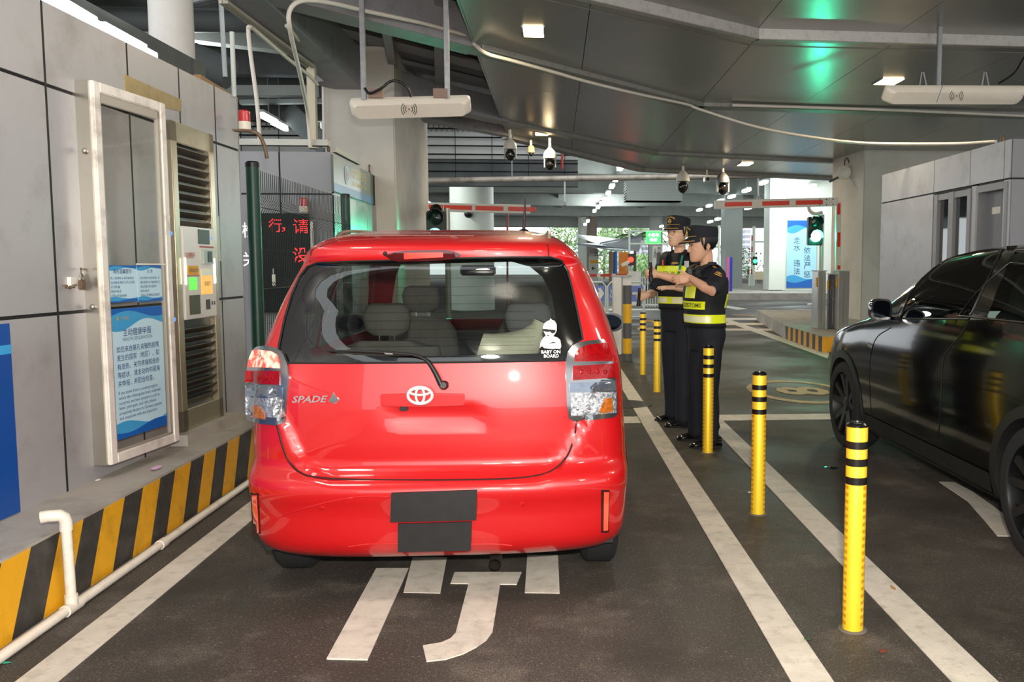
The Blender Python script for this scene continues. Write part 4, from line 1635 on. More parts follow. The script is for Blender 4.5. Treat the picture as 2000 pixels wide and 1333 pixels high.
# tail lamps
M_LRED = mat('lamp_red_lens', '#8c060c', 0.10, coat=0.3, noise=0.25, nscale=50, bump=0.12, bscale=120, spec=0.3)
M_LLIT = mat('lamp_red_lit', '#c02018', 0.1, emit='#ff3a22', estr=1.6, coat=1.0)
nt = M_LLIT.node_tree
vor = nt.nodes.new('ShaderNodeTexNoise')
vor.inputs['Scale'].default_value = 26
tcn = nt.nodes.new('ShaderNodeTexCoord')
nt.links.new(tcn.outputs['Object'], vor.inputs['Vector'])
rp = nt.nodes.new('ShaderNodeValToRGB')
rp.color_ramp.elements[0].position = 0.40
rp.color_ramp.elements[0].color = (1.0, 0.05, 0.03, 1)
rp.color_ramp.elements[1].position = 0.66
rp.color_ramp.elements[1].color = (1.0, 0.72, 0.50, 1)
nt.links.new(vor.outputs['Fac'], rp.inputs['Fac'])
nt.links.new(rp.outputs['Color'], nt.nodes['Principled BSDF'].inputs['Emission Color'])
M_LCLR = mat('lamp_clear_lens', '#b9bcc2', 0.12, 0.75, noise=0.55, nscale=70, bump=0.8, bscale=90, coat=1.0)
M_LGRY = mat('lamp_grey_lens', '#6d7684', 0.12, 0.6, noise=0.15, nscale=40, coat=1.0)
M_LHOU = mat('lamp_silver_housing', '#858587', 0.15, 0.85, coat=1.0)
M_AMB = mat('lamp_amber', '#c26a22', 0.15, 0.3, noise=0.4, nscale=60, coat=1.0)
lampL = [(496, 686), (506, 678), (522, 676), (543, 680), (556, 692), (564, 712), (566, 735), (562, 775), (559, 812), (553, 827), (540, 830), (512, 827), (488, 821), (484, 800), (484, 760), (487, 722), (491, 700)]
lampR = [(1108, 687), (1116, 676), (1128, 670), (1144, 667), (1176, 664), (1185, 675), (1194, 702), (1199, 735), (1202, 770), (1203, 808), (1196, 815), (1152, 820), (1119, 822), (1110, 816), (1106, 790), (1105, 740), (1104, 708)]
for nm, out, top, led, grey, clr, amb, lit in (
        ('L', lampL, [(500, 686), (515, 685), (536, 688), (545, 694), (550, 706), (550, 720), (490, 717), (494, 700)], [(487, 724), (551, 725), (551, 752), (486, 748)],
         [(486, 753), (556, 757), (555, 778), (486, 772)], [(486, 775), (555, 780), (553, 816), (487, 810)], [(496, 790), (510, 792), (522, 806), (522, 818), (494, 813)], True),
        ('R', lampR, [(1120, 707), (1122, 693), (1130, 681), (1146, 675), (1181, 671), (1187, 684), (1192, 702), (1193, 706)], [(1117, 715), (1194, 711), (1197, 738), (1116, 743)],
         [(1110, 748), (1198, 744), (1199, 763), (1111, 766)], [(1112, 768), (1199, 765), (1199, 806), (1114, 812)], [(1168, 799), (1178, 778), (1190, 777), (1192, 803), (1170, 807)], False)):
    lp = decal('tail_lamp', M_LHOU, car, dens(out, 6), 0.012, -0.01, step=8)
    decal('red_lens', M_LLIT if lit else M_LRED, lp, dens(top, 6), 0.017, 0.01, step=8)
    decal('red_lens', M_LRED, lp, dens(led, 6), 0.017, 0.01, step=8)
    decal('grey_lens', M_LGRY, lp, dens(grey, 6), 0.015, 0.01, step=8)
    decal('clear_lens', M_LCLR, lp, dens(clr, 6), 0.016, 0.01, step=8)
    decal('amber_lens', M_AMB, lp, dens(amb, 6), 0.018, 0.01, step=8)
    mb = MB()
    for k in range(4):
        fx = 0.22 + k * 0.19
        q = car_hit(led[0][0] + (led[1][0] - led[0][0]) * fx, (led[0][1] + led[2][1]) / 2)
        mb.lathe([(0.010, 0.016), (0.010, 0.020), (0.006, 0.021), (0.006, 0.018)], q, car_nrm(q.x - XC, q.z), 14)
    mb.build('lamp_cell', MATS['lamp_red_lens'], lp, smooth=0.6)
# high brake lamp in the roof lip
hb = decal('high_brake_lamp', mat('smoked_red', '#4a0c10', 0.1, coat=1), car, dens([(752, 499), (772, 492), (800, 489), (870, 488), (888, 491), (902, 498), (888, 503), (860, 505), (780, 507), (766, 505)], 8), 0.012, -0.01)
M_HB = mat('brake_glow', '#d01a14', 0.3, emit='#ff3524', estr=1.4)
decal('lit_strip', M_HB, hb, dens([(790, 494), (866, 493), (866, 501), (790, 503)], 8), 0.015, 0.01)
p = car_hit(752, 495)
MB().sphere(p, 0.010, 12).build('washer_jet', M_TRIM, car, smooth=1)
# bumper reflectors in their recesses
M_REFL = mat('reflector_red', '#ff5a40', 0.25, emit='#ff4a30', estr=0.12, coat=1)
for rec, ref in (([(490, 962), (505, 963), (509, 1043), (494, 1044)], [(494, 967), (502, 967), (506, 1040), (498, 1040)]),
                 ([(1174, 957), (1190, 957), (1189, 1040), (1174, 1041)], [(1179, 961), (1188, 961), (1186, 1035), (1178, 1036)])):
    r = decal('reflector', M_SEAM, car, dens(rec, 8), 0.002, -0.002)
    decal('lens', M_REFL, r, dens(ref, 8), 0.006, 0.0)
# parking sensors
for q in ((629, 993), (1020, 985)):
    p = car_hit(*q)
    MB().lathe([(0.012, -0.002), (0.012, 0.002), (0.010, 0.003)], p, car_nrm(p.x - XC, p.z), 16).build('parking_sensor', M_CAR, car, smooth=0.5)
# tailgate handle garnish and camera
yg = car_yrear(0, 0.93) - 0.026
gp = [aty(x, y, yg + 0.006 * abs(x - 825) / 83) for x, y in ((742, 771), (825, 769), (908, 770), (907, 792), (825, 795), (743, 794))]
MB().slab(gp, (0, 0.07, 0)).build('handle_garnish', M_CAR, car, bevel=0.005)
p = car_hit(790, 798)
MB().obox(p + Vector((0, -0.012, 0.002)), (0.018, 0, 0), (0, 0.014, 0), (0, 0, 0.009)).build('reversing_camera', M_BLACK, car, bevel=0.004)
# creases on the bumper
for l in ([(512, 1031), (560, 1005), (629, 984), (700, 971), (760, 970)], [(680, 1068), (740, 1062), (850, 1064), (960, 1063), (1000, 1066)]):
    seam(l, 0.004, M_CAR, 'crease', car, 0.0)
# registration plates: black, blank
for i, pl in enumerate(([(765, 962), (932, 956), (932, 1010), (766, 1014)], [(778, 1022), (922, 1018), (921, 1070), (780, 1073)])):
    c = [car_hit(*q) for q in pl]
    ym = min(q.y for q in c) - 0.012
    pts = [(q.x, ym, q.z) for q in c]
    MB().slab(pts, (0, 0.010, 0)).build('registration_plate', mat('black_plate', '#151314', 0.55, noise=0.3, nscale=20), car)
# emblem: ring with two crossed ellipses
ce = car_hit(823, 770) + Vector((0, -0.034, 0))
mb = MB()


def ell(rx, rz, r, dz=0.0):
    mb.tube([ce + Vector((rx * math.cos(2 * PI * j / 36), -0.004, dz + rz * math.sin(2 * PI * j / 36))) for j in range(36)], r, 8, closed=True)


ell(0.052, 0.036, 0.0075)
ell(0.018, 0.034, 0.006)
ell(0.043, 0.014, 0.006, 0.016)
mb.build('emblem', mat('emblem_silver', '#d9d6d4', 0.45, 0.4, noise=0.15, nscale=120), car, smooth=1)
# model lettering and its spade
o0 = car_hit(572, 786)
r0 = (car_hit(640, 785) - o0)
text('SPADE', M_CHROME, o0 + Vector((0, -0.010, 0)), r0, (0, 0, 1), 'model_lettering', car, width=0.165, height=0.030, shear=0.3, bold=0.02, extrude=0.003)
sp = car_hit(653, 779) + Vector((0.0, -0.012, 0))
pts = [(0, .030), (.008, .014), (.020, -.002), (.018, -.012), (.008, -.013), (.003, -.008), (.006, -.020), (-.006, -.020), (-.003, -.008), (-.008, -.013), (-.018, -.012), (-.020, -.002), (-.008, .014)]
MB().slab([sp + Vector((x, 0.25 * x, z)) for x, z in pts], (0, 0.006, 0)).build('spade_badge', M_CHROME, car)
# wiper
W = [car_hit(864, 750), car_hit(850, 722), car_hit(835, 702), car_hit(812, 692), car_hit(780, 689), car_hit(722, 685), car_hit(682, 684)]
W = smoothpath([p + Vector((0, -0.035, 0)) for p in W], 5)
n = len(W)
wp = MB().tube(W, [0.013 - 0.006 * min(1, i / (n * 0.5)) for i in range(n)], 8).build('wiper', M_BLACK, car, smooth=1)
MB().tube([car_hit(640, 684) + Vector((0, -.018, 0)), car_hit(700, 686) + Vector((0, -.022, 0)), car_hit(790, 691) + Vector((0, -.02, 0))], [0.004, 0.008, 0.006], 6).build('wiper_blade', M_RUBBER, wp)
q = car_hit(868, 752)
MB().lathe([(0.02, -0.01), (0.02, 0.03), (0.014, 0.045)], q, (0, -1, 0.1), 14).build('wiper_pivot', M_BLACK, wp, smooth=0.6)
p = car_hit(755, 690) + Vector((0, -0.042, 0))
text('TOYOTA', M_WHITE, p, car_hit(800, 693) - car_hit(755, 690), (0, 0, 1), 'lettering', wp, height=0.006)
# sticker on the window: child with sunglasses
stk = car_hit(1076, 655)
M_STK = mat('white_sticker', '#efefef', 0.5)


def on_glass(px, py, off=0.003):
    p = car_hit(px, py)
    return p + car_nrm(p.x - XC, p.z) * off


st = decal('sticker', M_STK, car, dens([(1054, 680), (1056, 668), (1061, 660), (1066, 656), (1072, 655), (1080, 657), (1088, 659), (1094, 664), (1096, 676), (1094, 682), (1085, 681), (1080, 682), (1070, 681), (1063, 680), (1058, 676)], 3), 0.002, step=5)
decal('head', M_STK, st, dens([(1062, 648), (1060, 640), (1063, 632), (1068, 628), (1073, 626), (1075, 622), (1078, 625), (1083, 627), (1087, 634), (1087, 646), (1084, 652), (1080, 657), (1072, 659), (1066, 656)], 3), 0.0025, step=5)
M_BK = mat('sticker_black', '#111111', 0.5)
decal('sunglasses', M_BK, st, dens([(1059, 643), (1066, 643), (1074, 644), (1085, 645), (1084, 650), (1078, 652), (1074, 648), (1070, 649), (1064, 648), (1060, 646)], 3), 0.004, step=4)
decal('mouth', M_BK, st, dens([(1068, 654), (1072, 655), (1072, 657), (1069, 657)], 3), 0.004, step=4)
decal('arm_line', M_BK, st, dens([(1070, 672), (1080, 668), (1088, 670), (1080, 671)], 3), 0.004, step=4)
for s, y, x0, x1 in (('BABY ON', 691, 1057, 1094), ('BOARD', 699, 1062, 1091)):
    a, b = on_glass(x0, y, 0.004), on_glass(x1, y - 0.5, 0.004)
    text(s, M_STK, a, b - a, (0, 0.22, 1), 'lettering', st, width=(b - a).length, height=0.0155, bold=0.025)
# aerial
zr = 1.664
b0 = atz(1023, 456, zr)
ae = MB().lathe([(0.034, -0.01), (0.033, 0.008), (0.024, 0.020), (0.010, 0.026)], b0, n=20).build('aerial', M_BLACK, car, smooth=0.7)
tip = aty(1026, 387, b0.y + 0.02)
MB().tube([b0 + Vector((0, 0, .02)), b0.lerp(tip, 0.5), tip], [0.009, 0.007, 0.004], 8).build('aerial_mast', mat('maroon_black', '#2a1418', 0.5), ae, smooth=1)
# roof mouldings
for sg in (-1, 1):
    pts = [Vector((XC + sg * x, y, z)) for x, y, z in ((.50, 4.20, 1.612), (.50, 4.35, 1.648), (.49, 4.8, 1.668), (.48, 5.5, 1.668))]
    MB().tube(smoothpath(pts, 4), 0.009, 6).build('roof_moulding', mat('moulding', '#8d7f72', 0.4, 0.4), car, smooth=1)
# wheels
M_TYRE = mat('tyre', '#1c1c1e', 0.85, bump=0.2, bscale=40)
M_RIM = mat('rim', '#8c8e92', 0.35, 0.8)


def wheel(parent, c, sg, r, w, spokes, m_rim, tread=True):
    ax = Vector((sg, 0, 0))
    prof = [(r * 0.66, -w / 2 + .01), (r * .80, -w / 2), (r * .93, -w / 2 + .012), (r, -w / 2 + .035), (r, w / 2 - .035), (r * .93, w / 2 - .012), (r * .80, w / 2), (r * .66, w / 2 - .01)]
    wh = MB().lathe(prof, c, ax, 48, caps=False)
    for k in range(4 if tread else 0):
        h = -w / 2 + w * (k + 1) / 5
        wh.lathe([(r + 0.0005, h - .004), (r - 0.006, h - .003), (r - 0.006, h + .003), (r + 0.0005, h + .004)], c, ax, 48, caps=False)
    o = wh.build('wheel', M_TYRE, parent, smooth=0.6)
    mb = MB().lathe([(r * .66, -w / 2 + .01), (r * .64, 0), (r * .64, w * .30), (r * .67, w / 2 - .008), (r * .62, w / 2 - .012), (r * .60, w * .30), (0.001, w * .2)], c, ax, 40, caps=False)
    for k in range(spokes):
        a = 2 * PI * k / spokes + 0.2
        d = Vector((0, math.cos(a), math.sin(a)))
        e = Vector((0, math.cos(a + .22), math.sin(a + .22)))
        mb.bar(c + ax * (w * .36) + d * 0.03, c + ax * (w * .40) + e * r * .63, r * 0.13, 0.03, ax)
    mb.lathe([(0.05, w * .3), (0.05, w * .44), (0.03, w * .46)], c, ax, 20)
    mb.build('rim', m_rim, o, smooth=0.5)
    MB().lathe([(r * .55, w * .02), (r * .55, w * .12)], c, ax, 28).build('brake_disc', M_GALV, o)
    return o


for x, sg in ((-1.262, -1), (0.205, 1)):
    for y in (4.33, 6.93):
        wheel(car, Vector((x, y, 0.295)), sg, 0.295, 0.185, 7, M_RIM)
for sg in (-1, 1):
    MB().box(XC + sg * .60 - .12, XC + sg * .60 + .12, 4.05, 4.64, 0.30, 0.62).build('wheel_well', M_BLACK, car)
# exhaust
c = aty(966, 1105, 3.98)
MB().lathe([(0.028, 0), (0.028, 0.30), (0.022, 0.30), (0.022, 0.0)], c + Vector((0, 0.02, 0.0)), (0, 1, 0.02), 18, caps=False).build('exhaust_pipe', mat('exhaust', '#6d655d', 0.5, 0.8), car, smooth=0.6)
# door mirrors
for sg in (-1, 1):
    c = Vector((XC + sg * 0.905, 6.25, 1.085))
    mb = MB()
    rings = []
    for k in range(9):
        t = k / 8
        yy = -0.075 + 0.17 * t
        f = math.sqrt(max(0.02, 1 - (max(0, t - .15) / .85) ** 2.2))
        rings.append([c + Vector((0.105 * f * math.copysign(abs(math.cos(a)) ** .75, math.cos(a)), yy, 0.068 * f * math.copysign(abs(math.sin(a)) ** .8, math.sin(a)))) for a in [2 * PI * j / 28 for j in range(28)]])
    mb.loft(rings)
    mm = mb.build('door_mirror', mat('mirror_black', '#0c0c0d', 0.15, coat=1), car, smooth=0.8)
    gl = MB().lathe([(0.001, 0), (1, 0)], (0, 0, 0), (0, -1, 0), 28, caps=False)
    gl.v = [c + Vector((v.x * 0.092, -0.077, v.z * 0.056)) for v in gl.v]
    gl.build('mirror_glass', mat('mirror_silver', '#14181b', 0.03, 1.0), mm)
    MB().bar(c + Vector((-sg * 0.09, 0.03, -0.03)), c + Vector((-sg * 0.19, 0.06, -0.05)), 0.05, 0.03).build('mirror_foot', M_TRIM, mm)
# cabin: floor, seats, dashboard, cushion
M_SEAT = mat('seat_grey', '#6f6c66', 0.8, noise=0.08, nscale=20)
M_SEATD = mat('seat_dark', '#2f2f33', 0.8)
MB().box(XC - .76, XC + .76, 4.35, 7.0, 0.30, 0.36).build('cabin_floor', M_SEATD, car)
MB().box(XC - .70, XC + .70, 6.35, 6.75, 0.65, 1.0).build('dashboard', M_SEATD, car, bevel=0.05)


def seat(x, y, m, w=0.24, zb=1.12, hr=True):
    rings = []
    for z, ww, dd, yo in ((0.5, .92, .09, 0), (0.7, 1, .10, .0), (0.9, 1, .09, -.03), (1.05, .92, .075, -.06), (zb, .75, .05, -.075), (zb + .03, .5, .03, -.08)):
        rings.append([Vector((x + w * ww * math.copysign(abs(math.cos(a)) ** .5, math.cos(a)), y + yo + dd * math.copysign(abs(math.sin(a)) ** .6, math.sin(a)), z)) for a in [2 * PI * j / 24 for j in range(24)]])
    MB().loft(rings).build('seat_back', m, car, smooth=0.9)
    MB().box(x - w, x + w, y - .02, y + .5, 0.36, 0.58).build('seat_cushion', m, car, bevel=0.05)
    if hr:
        rings = []
        for z, ww, dd in ((zb + .06, .6, .03), (zb + .09, .9, .05), (zb + .17, 1, .055), (zb + .22, .85, .045), (zb + .235, .6, .02)):
            rings.append([Vector((x + 0.13 * ww * math.copysign(abs(math.cos(a)) ** .6, math.cos(a)), y - .08 + dd * math.sin(a), z)) for a in [2 * PI * j / 20 for j in range(20)]])
        MB().loft(rings).build('headrest', m, car, smooth=0.9)
        MB().cyl((x - .04, y - .08, zb), (x - .04, y - .08, zb + .08), .006, n=6).cyl((x + .04, y - .08, zb), (x + .04, y - .08, zb + .08), .006, n=6).build('headrest_stay', M_CHROME, car)


seat(XC - 0.36, 5.95, M_SEAT)
seat(XC + 0.36, 5.95, M_SEAT)
seat(XC - 0.38, 4.85, M_SEAT, 0.30, 1.05)
seat(XC + 0.38, 4.85, mat('seat_mid', '#85868a', 0.8), 0.30, 1.05)
MB().tube([Vector((XC + .36 + .17 * math.cos(2 * PI * j / 24), 6.28 - .05 * math.sin(2 * PI * j / 24), .98 + .17 * math.sin(2 * PI * j / 24))) for j in range(24)], 0.014, 8, closed=True).build('steering_wheel', M_BLACK, car, smooth=1)
MB().box(XC - .12, XC + .12, 6.02, 6.05, 1.42, 1.49).build('interior_mirror', M_BLACK, car, bevel=0.01)
# cream travel cushion lying behind the rear seat
P = [Vector((XC + x, 4.40, z)) for x, z in ((0.15, 1.085), (0.22, 1.065), (0.31, 1.065), (0.39, 1.095), (0.445, 1.15), (0.47, 1.20))]
cu = MB().tube(smoothpath(P, 5), [0.055 + 0.035 * math.sin(PI * min(1, i / 25 + .1)) for i in range(26)], 14).build('travel_cushion', mat('cream_cloth', '#ece8d0', 0.9, noise=0.05, nscale=30), None, smooth=1)
tag(cu, 'cream curved travel cushion behind the rear window of the red car', 'cushion')


# ================================================================ CHECKPOINT FURNITURE
# ---- reflective bollards
def sheeting(name, color, metal, rough):
    """honeycomb retro-reflective tape: fine cell pattern on a foil-like yellow"""
    m = mat(name, color, rough, metal, coat=0.3)
    nt = m.node_tree
    tc = nt.nodes.new('ShaderNodeTexCoord')
    v = nt.nodes.new('ShaderNodeTexVoronoi')
    v.inputs['Scale'].default_value = 260
    nt.links.new(tc.outputs['Object'], v.inputs['Vector'])
    bp = nt.nodes.new('ShaderNodeBump')
    bp.inputs['Strength'].default_value = 0.15
    bp.inputs['Distance'].default_value = 0.002
    nt.links.new(v.outputs['Distance'], bp.inputs['Height'])
    nt.links.new(bp.outputs['Normal'], nt.nodes['Principled BSDF'].inputs['Normal'])
    return m


M_SHEET = sheeting('yellow_reflective_sheeting', '#ffd432', 0.32, 0.42)
M_SHEET2 = mat('yellow_sheeting_block', '#d99a12', 0.45, 0.3)
M_BAND = mat('black_band', '#1a1412', 0.35)


def bollard(x, y, r, label):
    t = thing('bollard', label, 'bollard', (x, y, 0), 'yellow reflective bollards')
    Hh = 0.855
    MB().lathe([(r, 0), (r, Hh - 0.012), (r * .93, Hh - .004)], (x, y, 0), n=36).build('post', M_SHEET, t, smooth=0.6)
    for z0 in (0.785, 0.715, 0.640):
        MB().lathe([(r + .0015, z0 - 0.030), (r + .0015, z0)], (x, y, 0), n=36, caps=False).build('black_band', M_BAND, t, smooth=0.6)
    MB().lathe([(r * 1.0, Hh - .014), (r * 1.0, Hh - .004), (r * .82, Hh + .004), (r * .8, Hh - .002)], (x, y, 0), n=36).build('cap', mat('cap_black', '#0f0e0e', 0.25), t, smooth=0.6)
    for edge in ((-1.25, -0.95), (0.75, 1.05)):
      mb = MB()
      for k in range(20):
        z = 0.03 + k * 0.0295
        for a0 in edge:
            pts = []
            for q in range(4):
                a = math.atan2(-y, -x) + a0 + 0.24 * q / 3
                pts.append((x + (r + .0012) * math.cos(a), y + (r + .0012) * math.sin(a)))
            for q in range(3):
                mb.quad((*pts[q], z), (*pts[q + 1], z), (*pts[q + 1], z + .014), (*pts[q], z + .014))
      mb.build('grid_blocks', M_SHEET2, t, smooth=0.6)
    MB().lathe([(r + .016, 0.0005), (r + .016, .002), (r + .003, .007)], (x, y, 0), n=30).build('base_grout', mat('grout', '#6a645c', .9), t)
    return t


for q, l in (((1672, 1238), 'nearest and largest yellow reflective bollard beside the black car'), ((1483, 1008), 'second nearest yellow bollard, left of the front wheel of the black car'),
             ((1384, 887), 'yellow bollard in front of the legs of the shorter officer'), ((1284, 767), 'yellow bollard left of the legs of the taller officer'), ((1256, 733), 'farthest yellow reflective bollard, next to the grey striped post')):
    p = atz(*q)
    bollard(p.x, p.y + 0.042, 0.042, l)
pm = (atz(1384, 887) + atz(1284, 767)) / 2
bollard(pm.x + 0.0, pm.y + 0.04, 0.042, 'yellow bollard mostly hidden behind the legs of the taller officer')
# thick yellow and grey striped post
p = atz(1225, 705)
t = thing('striped_post', 'thick yellow and grey striped post beside the white barrier housing', 'post', p)
pr = 0.070
for k, m in enumerate((M_GALV, M_YEL, M_GALV, M_YEL, M_GALV, M_YEL)):
    pass
zt = [0.0, 0.145, 0.36, 0.60, 0.80, 1.02, 1.19]
MG = mat('post_grey', '#5b5a5c', 0.5)
MY2 = mat('post_yellow', '#efb51e', 0.4)
zz = [0.0, 0.12, 0.36, 0.60, 0.90, 1.19]
for k in range(5):
    MB().lathe([(pr, zz[k]), (pr, zz[k + 1])], (p.x, p.y, 0), n=28, caps=(k == 4)).build('grey_band' if k % 2 == 0 else 'yellow_band', MG if k % 2 == 0 else MY2, t, smooth=0.6)

# ---- white barrier housing on the far left island of the lane (with a white box above)
Y = 14.6
a, b = aty(1198, 541, Y), aty(1214, 692, Y)
t = thing('barrier_housing', 'tall white barrier housing between the red car mirror and the striped post', 'barrier', (a.x, Y, 0))
MB().box(a.x, b.x, Y, Y + .35, 0, a.z).build('panel', mat('white_metal', '#eceae4', 0.35), t, bevel=0.008)
a2, b2 = aty(1208, 541, Y), aty(1233, 690, Y)
MB().box(b.x + .012, b2.x, Y + .05, Y + .4, 0, a2.z).build('door_panel', MATS['white_metal'], t, bevel=0.008)
MB().box(a.x - .01, b2.x + .01, Y - .01, Y + .42, a2.z, a2.z + .03).build('lid', M_LGREY, t)
MB().box(b.x, b.x + .012, Y + .02, Y + .3, 0, a2.z).build('gap_strip', M_BLACK, t)

# ---- white drain pipe along the kerb
t = thing('drain_pipe', 'white plastic pipe lying along the striped kerb with an upright bent end', 'pipe', (KX + .06, 3.4, 0))
M_PVC = mat('white_pvc', '#e5ddd0', 0.35, noise=0.04, nscale=6, dirt='#a89a88', dscale=9, damount=0.5)
px = KX + 0.055
r = 0.021
zp = 0.024
MB().cyl((px, 1.6, zp), (px, 8.0, zp), r, n=14).build('long_pipe', M_PVC, t, smooth=0.6)
yv = atx(140, 1178, px).y
MB().cyl((px, yv, zp), (px - 0.006, yv + 0.0, 0.395), r, n=14).build('riser', M_PVC, t, smooth=0.6)
el = [Vector((px - .006, yv, .36)), Vector((px - .006, yv, .40)), Vector((px - .010, yv - .005, .418)), Vector((px - .022, yv - .012, .430)), Vector((px - .06, yv - .03, .432)), Vector((px - .085, yv - .04, .430))]
MB().tube(el, [r * 1.22, r * 1.2, r * 1.2, r * 1.2, r * 1.2, r * 1.22], 14).build('elbow', M_PVC, t, smooth=0.7)
MB().cyl((px, yv - .055, zp), (px, yv + .055, zp), r * 1.25, n=14).cyl((px, yv, zp), (px, yv, zp + .055), r * 1.25, n=14).build('tee_joint', M_PVC, t, smooth=0.6)
ya2 = atx(318, 1062, px).y
MB().cyl((px, ya2 - .04, zp), (px, ya2 + .02, zp), r * 1.25, n=14).build('coupling', M_PVC, t, smooth=0.6)

# ---- litter
rnd = random.Random(5)


def scrap(name, label, c, s, m, cat='litter', flat=False):
    mb = MB()
    n = 9
    rings = []
    for k in range(5):
        f = math.sin(PI * (k + .6) / 5.2)
        rings.append([Vector(c) + Vector(((math.cos(2 * PI * j / n) * f + rnd.uniform(-.2, .2)) * s[0], (math.sin(2 * PI * j / n) * f + rnd.uniform(-.2, .2)) * s[1], s[2] * (k / 4 * 2))) for j in range(n)])
    mb.loft(rings)
    o = mb.build(name, m)
    return tag(o, label, cat)


scrap('candy_wrapper', 'crumpled pink wrapper on the concrete kerb below the glass door', atz(306, 917, ZK), (0.022, 0.05, 0.010), mat('pink_wrap', '#c9a3c4', 0.4))
scrap('paper_scrap', 'small white paper scrap on the kerb left of the pink wrapper', atz(191, 939, ZK), (0.012, 0.02, 0.004), M_WHITE)
scrap('dry_leaf', 'brown dry leaf on the asphalt right of the nearest bollard', atz(1725, 1274, 0), (0.018, 0.010, 0.005), mat('brown_leaf', '#6b3018', 0.6))
scrap('green_leaf', 'small green leaf on the white line below the red car side', atz(1578, 1249, 0.003), (0.016, 0.012, 0.002), mat('dull_green', '#3f5237', 0.6))
scrap('paper_scrap', 'white paper scrap at the foot of the second nearest bollard', atz(1464, 962, 0), (0.012, 0.02, 0.002), M_WHITE)
scrap('wood_chip', 'tan wood chip on the right white line behind the nearest bollard', atz(1744, 1149, 0.003), (0.010, 0.03, 0.002), mat('tan', '#b98f5e', 0.7))
scrap('green_fragment', 'tiny green plastic fragment below the end of the drain pipe', atz(10, 1296, 0), (0.02, 0.008, 0.003), mat('teal_plastic', '#2f9a7c', 0.4))
o = scrap('puddle', 'small wet puddle shining green between the second bollard and the black car', atz(1625, 914, 0), (0.055, 0.05, 0.0015), mat('wet', '#1e2a26', 0.03))

# ---- glass door chained open against the left wall
DA, DB = wpx(213, 890, 0.055), None
pa = at_plane(192, 540, Vector((-2.43, 4.75, 0)), Vector((1, -0.12, 0)).normalized())
DO = Vector((-2.395, 4.74, 0))
DD = Vector((0.118, 1, 0)).normalized()
DN = Vector((DD.y, -DD.x, 0))


def dpx(x, y, off=0.0):
    return at_plane(x, y, DO + DN * off, DN)


def dset():
    c = [dpx(*q) for q in ((170, 158), (215, 907), (318, 200), (343, 862))]
    return c


c = dset()
s0 = sum((p - DO).dot(DD) for p in c[:2]) / 2
s1 = sum((p - DO).dot(DD) for p in c[2:]) / 2
zb = (c[1].z + c[3].z) / 2
zt = (c[0].z + c[2].z) / 2


def dp(s, z, off=0.0):
    return DO + DD * s + DN * off + Vector((0, 0, z))


M_FRAME = mat('aluminium_door_frame', '#e8e2da', 0.38, 0.10, noise=0.06, nscale=12, dirt='#8d8274', dscale=7, damount=0.6)
door = thing('glass_door', 'narrow glass door in a pale metal frame, swung open against the left wall', 'door', dp(s0, zb))
fw = 0.055
mb = MB()
for sa, sb, za, zb2 in ((s0, s0 + fw, zb, zt), (s1 - fw, s1, zb, zt), (s0 + fw, s1 - fw, zb, zb + fw), (s0 + fw, s1 - fw, zt - fw, zt)):
    mb.slab([dp(sa, za, -.022), dp(sb, za, -.022), dp(sb, zb2, -.022), dp(sa, zb2, -.022)], DN * 0.044)
mb.build('frame', M_FRAME, door, bevel=0.006)
mb = MB()
for sa, sb, za, zb2 in ((s0 + fw, s0 + fw + .014, zb + fw, zt - fw), (s1 - fw - .03, s1 - fw, zb + fw, zt - fw), (s0 + fw, s1 - fw, zb + fw, zb + fw + .014), (s0 + fw, s1 - fw, zt - fw - .05, zt - fw)):
    mb.slab([dp(sa, za, -.005), dp(sb, za, -.005), dp(sb, zb2, -.005), dp(sa, zb2, -.005)], DN * 0.02)
mb.build('glazing_bead', mat('grey_bead', '#b7b2a8', 0.4, 0.4), door, bevel=0.003)
gl = MB().quad(dp(s0 + fw, zb + fw, .003), dp(s1 - fw, zb + fw, .003), dp(s1 - fw, zt - fw, .003), dp(s0 + fw, zt - fw, .003)).build('pane', glass_mat('door_glass', '#f6f5f0', 1.0, 0.03, 1.5, 0.0), door)
# steel rear edge with the lock
mb = MB().slab([dp(s0 - .012, zb - .0, -.10), dp(s0, zb, -.10), dp(s0, zt, -.10), dp(s0 - .012, zt, -.10)], DN * 0.10)
mb.build('edge_plate', M_STEEL, door)
for z in (0.42, 0.82):
    MB().sphere(dp(s0 - .016, zb + (zt - zb) * z, -.03), 0.016, 10).build('bolt_head', M_STEEL, door, smooth=1)
# bracket, padlock, chain
z0 = dpx(168, 552).z
t = thing('padlock', 'rusty padlock with a short chain tying the glass door to the left wall', 'padlock', dp(s0 - .03, z0))
M_RUST = mat('rusty_steel', '#7d6a58', 0.6, 0.5, noise=0.2, nscale=40)
pc = wpx(160, 556, 0.05)
MB().obox(pc, WD * .022, WN * .010, (0, 0, .026)).build('lock_body', M_RUST, t, bevel=0.004)
sh = [pc + WD * (.015 * math.cos(a)) + Vector((0, 0, .026 + .03 * math.sin(a))) for a in [PI * j / 8 for j in range(9)]]
MB().tube(sh, .005, 8).build('shackle', M_STEEL, t, smooth=1)
mb = MB()
for k in range(7):
    q = pc + WD * (-0.03 - .016 * k) + Vector((0, 0, -.004 * k * (6 - k) / 3)) - WN * 0.015
    u = (WD if k % 2 else WN)
    mb.tube([q + WD * (.012 * math.cos(2 * PI * j / 10)) + (Vector((0, 0, 1)) if k % 2 else WN) * (.007 * math.sin(2 * PI * j / 10)) for j in range(10)], .003, 5, closed=True)
mb.build('chain', M_RUST, t, smooth=1)
MB().tube([wpx(168, 525, .03), wpx(158, 524, .05), wpx(158, 548, .05), wpx(168, 550, .03)], .005, 8).build('hasp', M_STEEL, t, smooth=1)
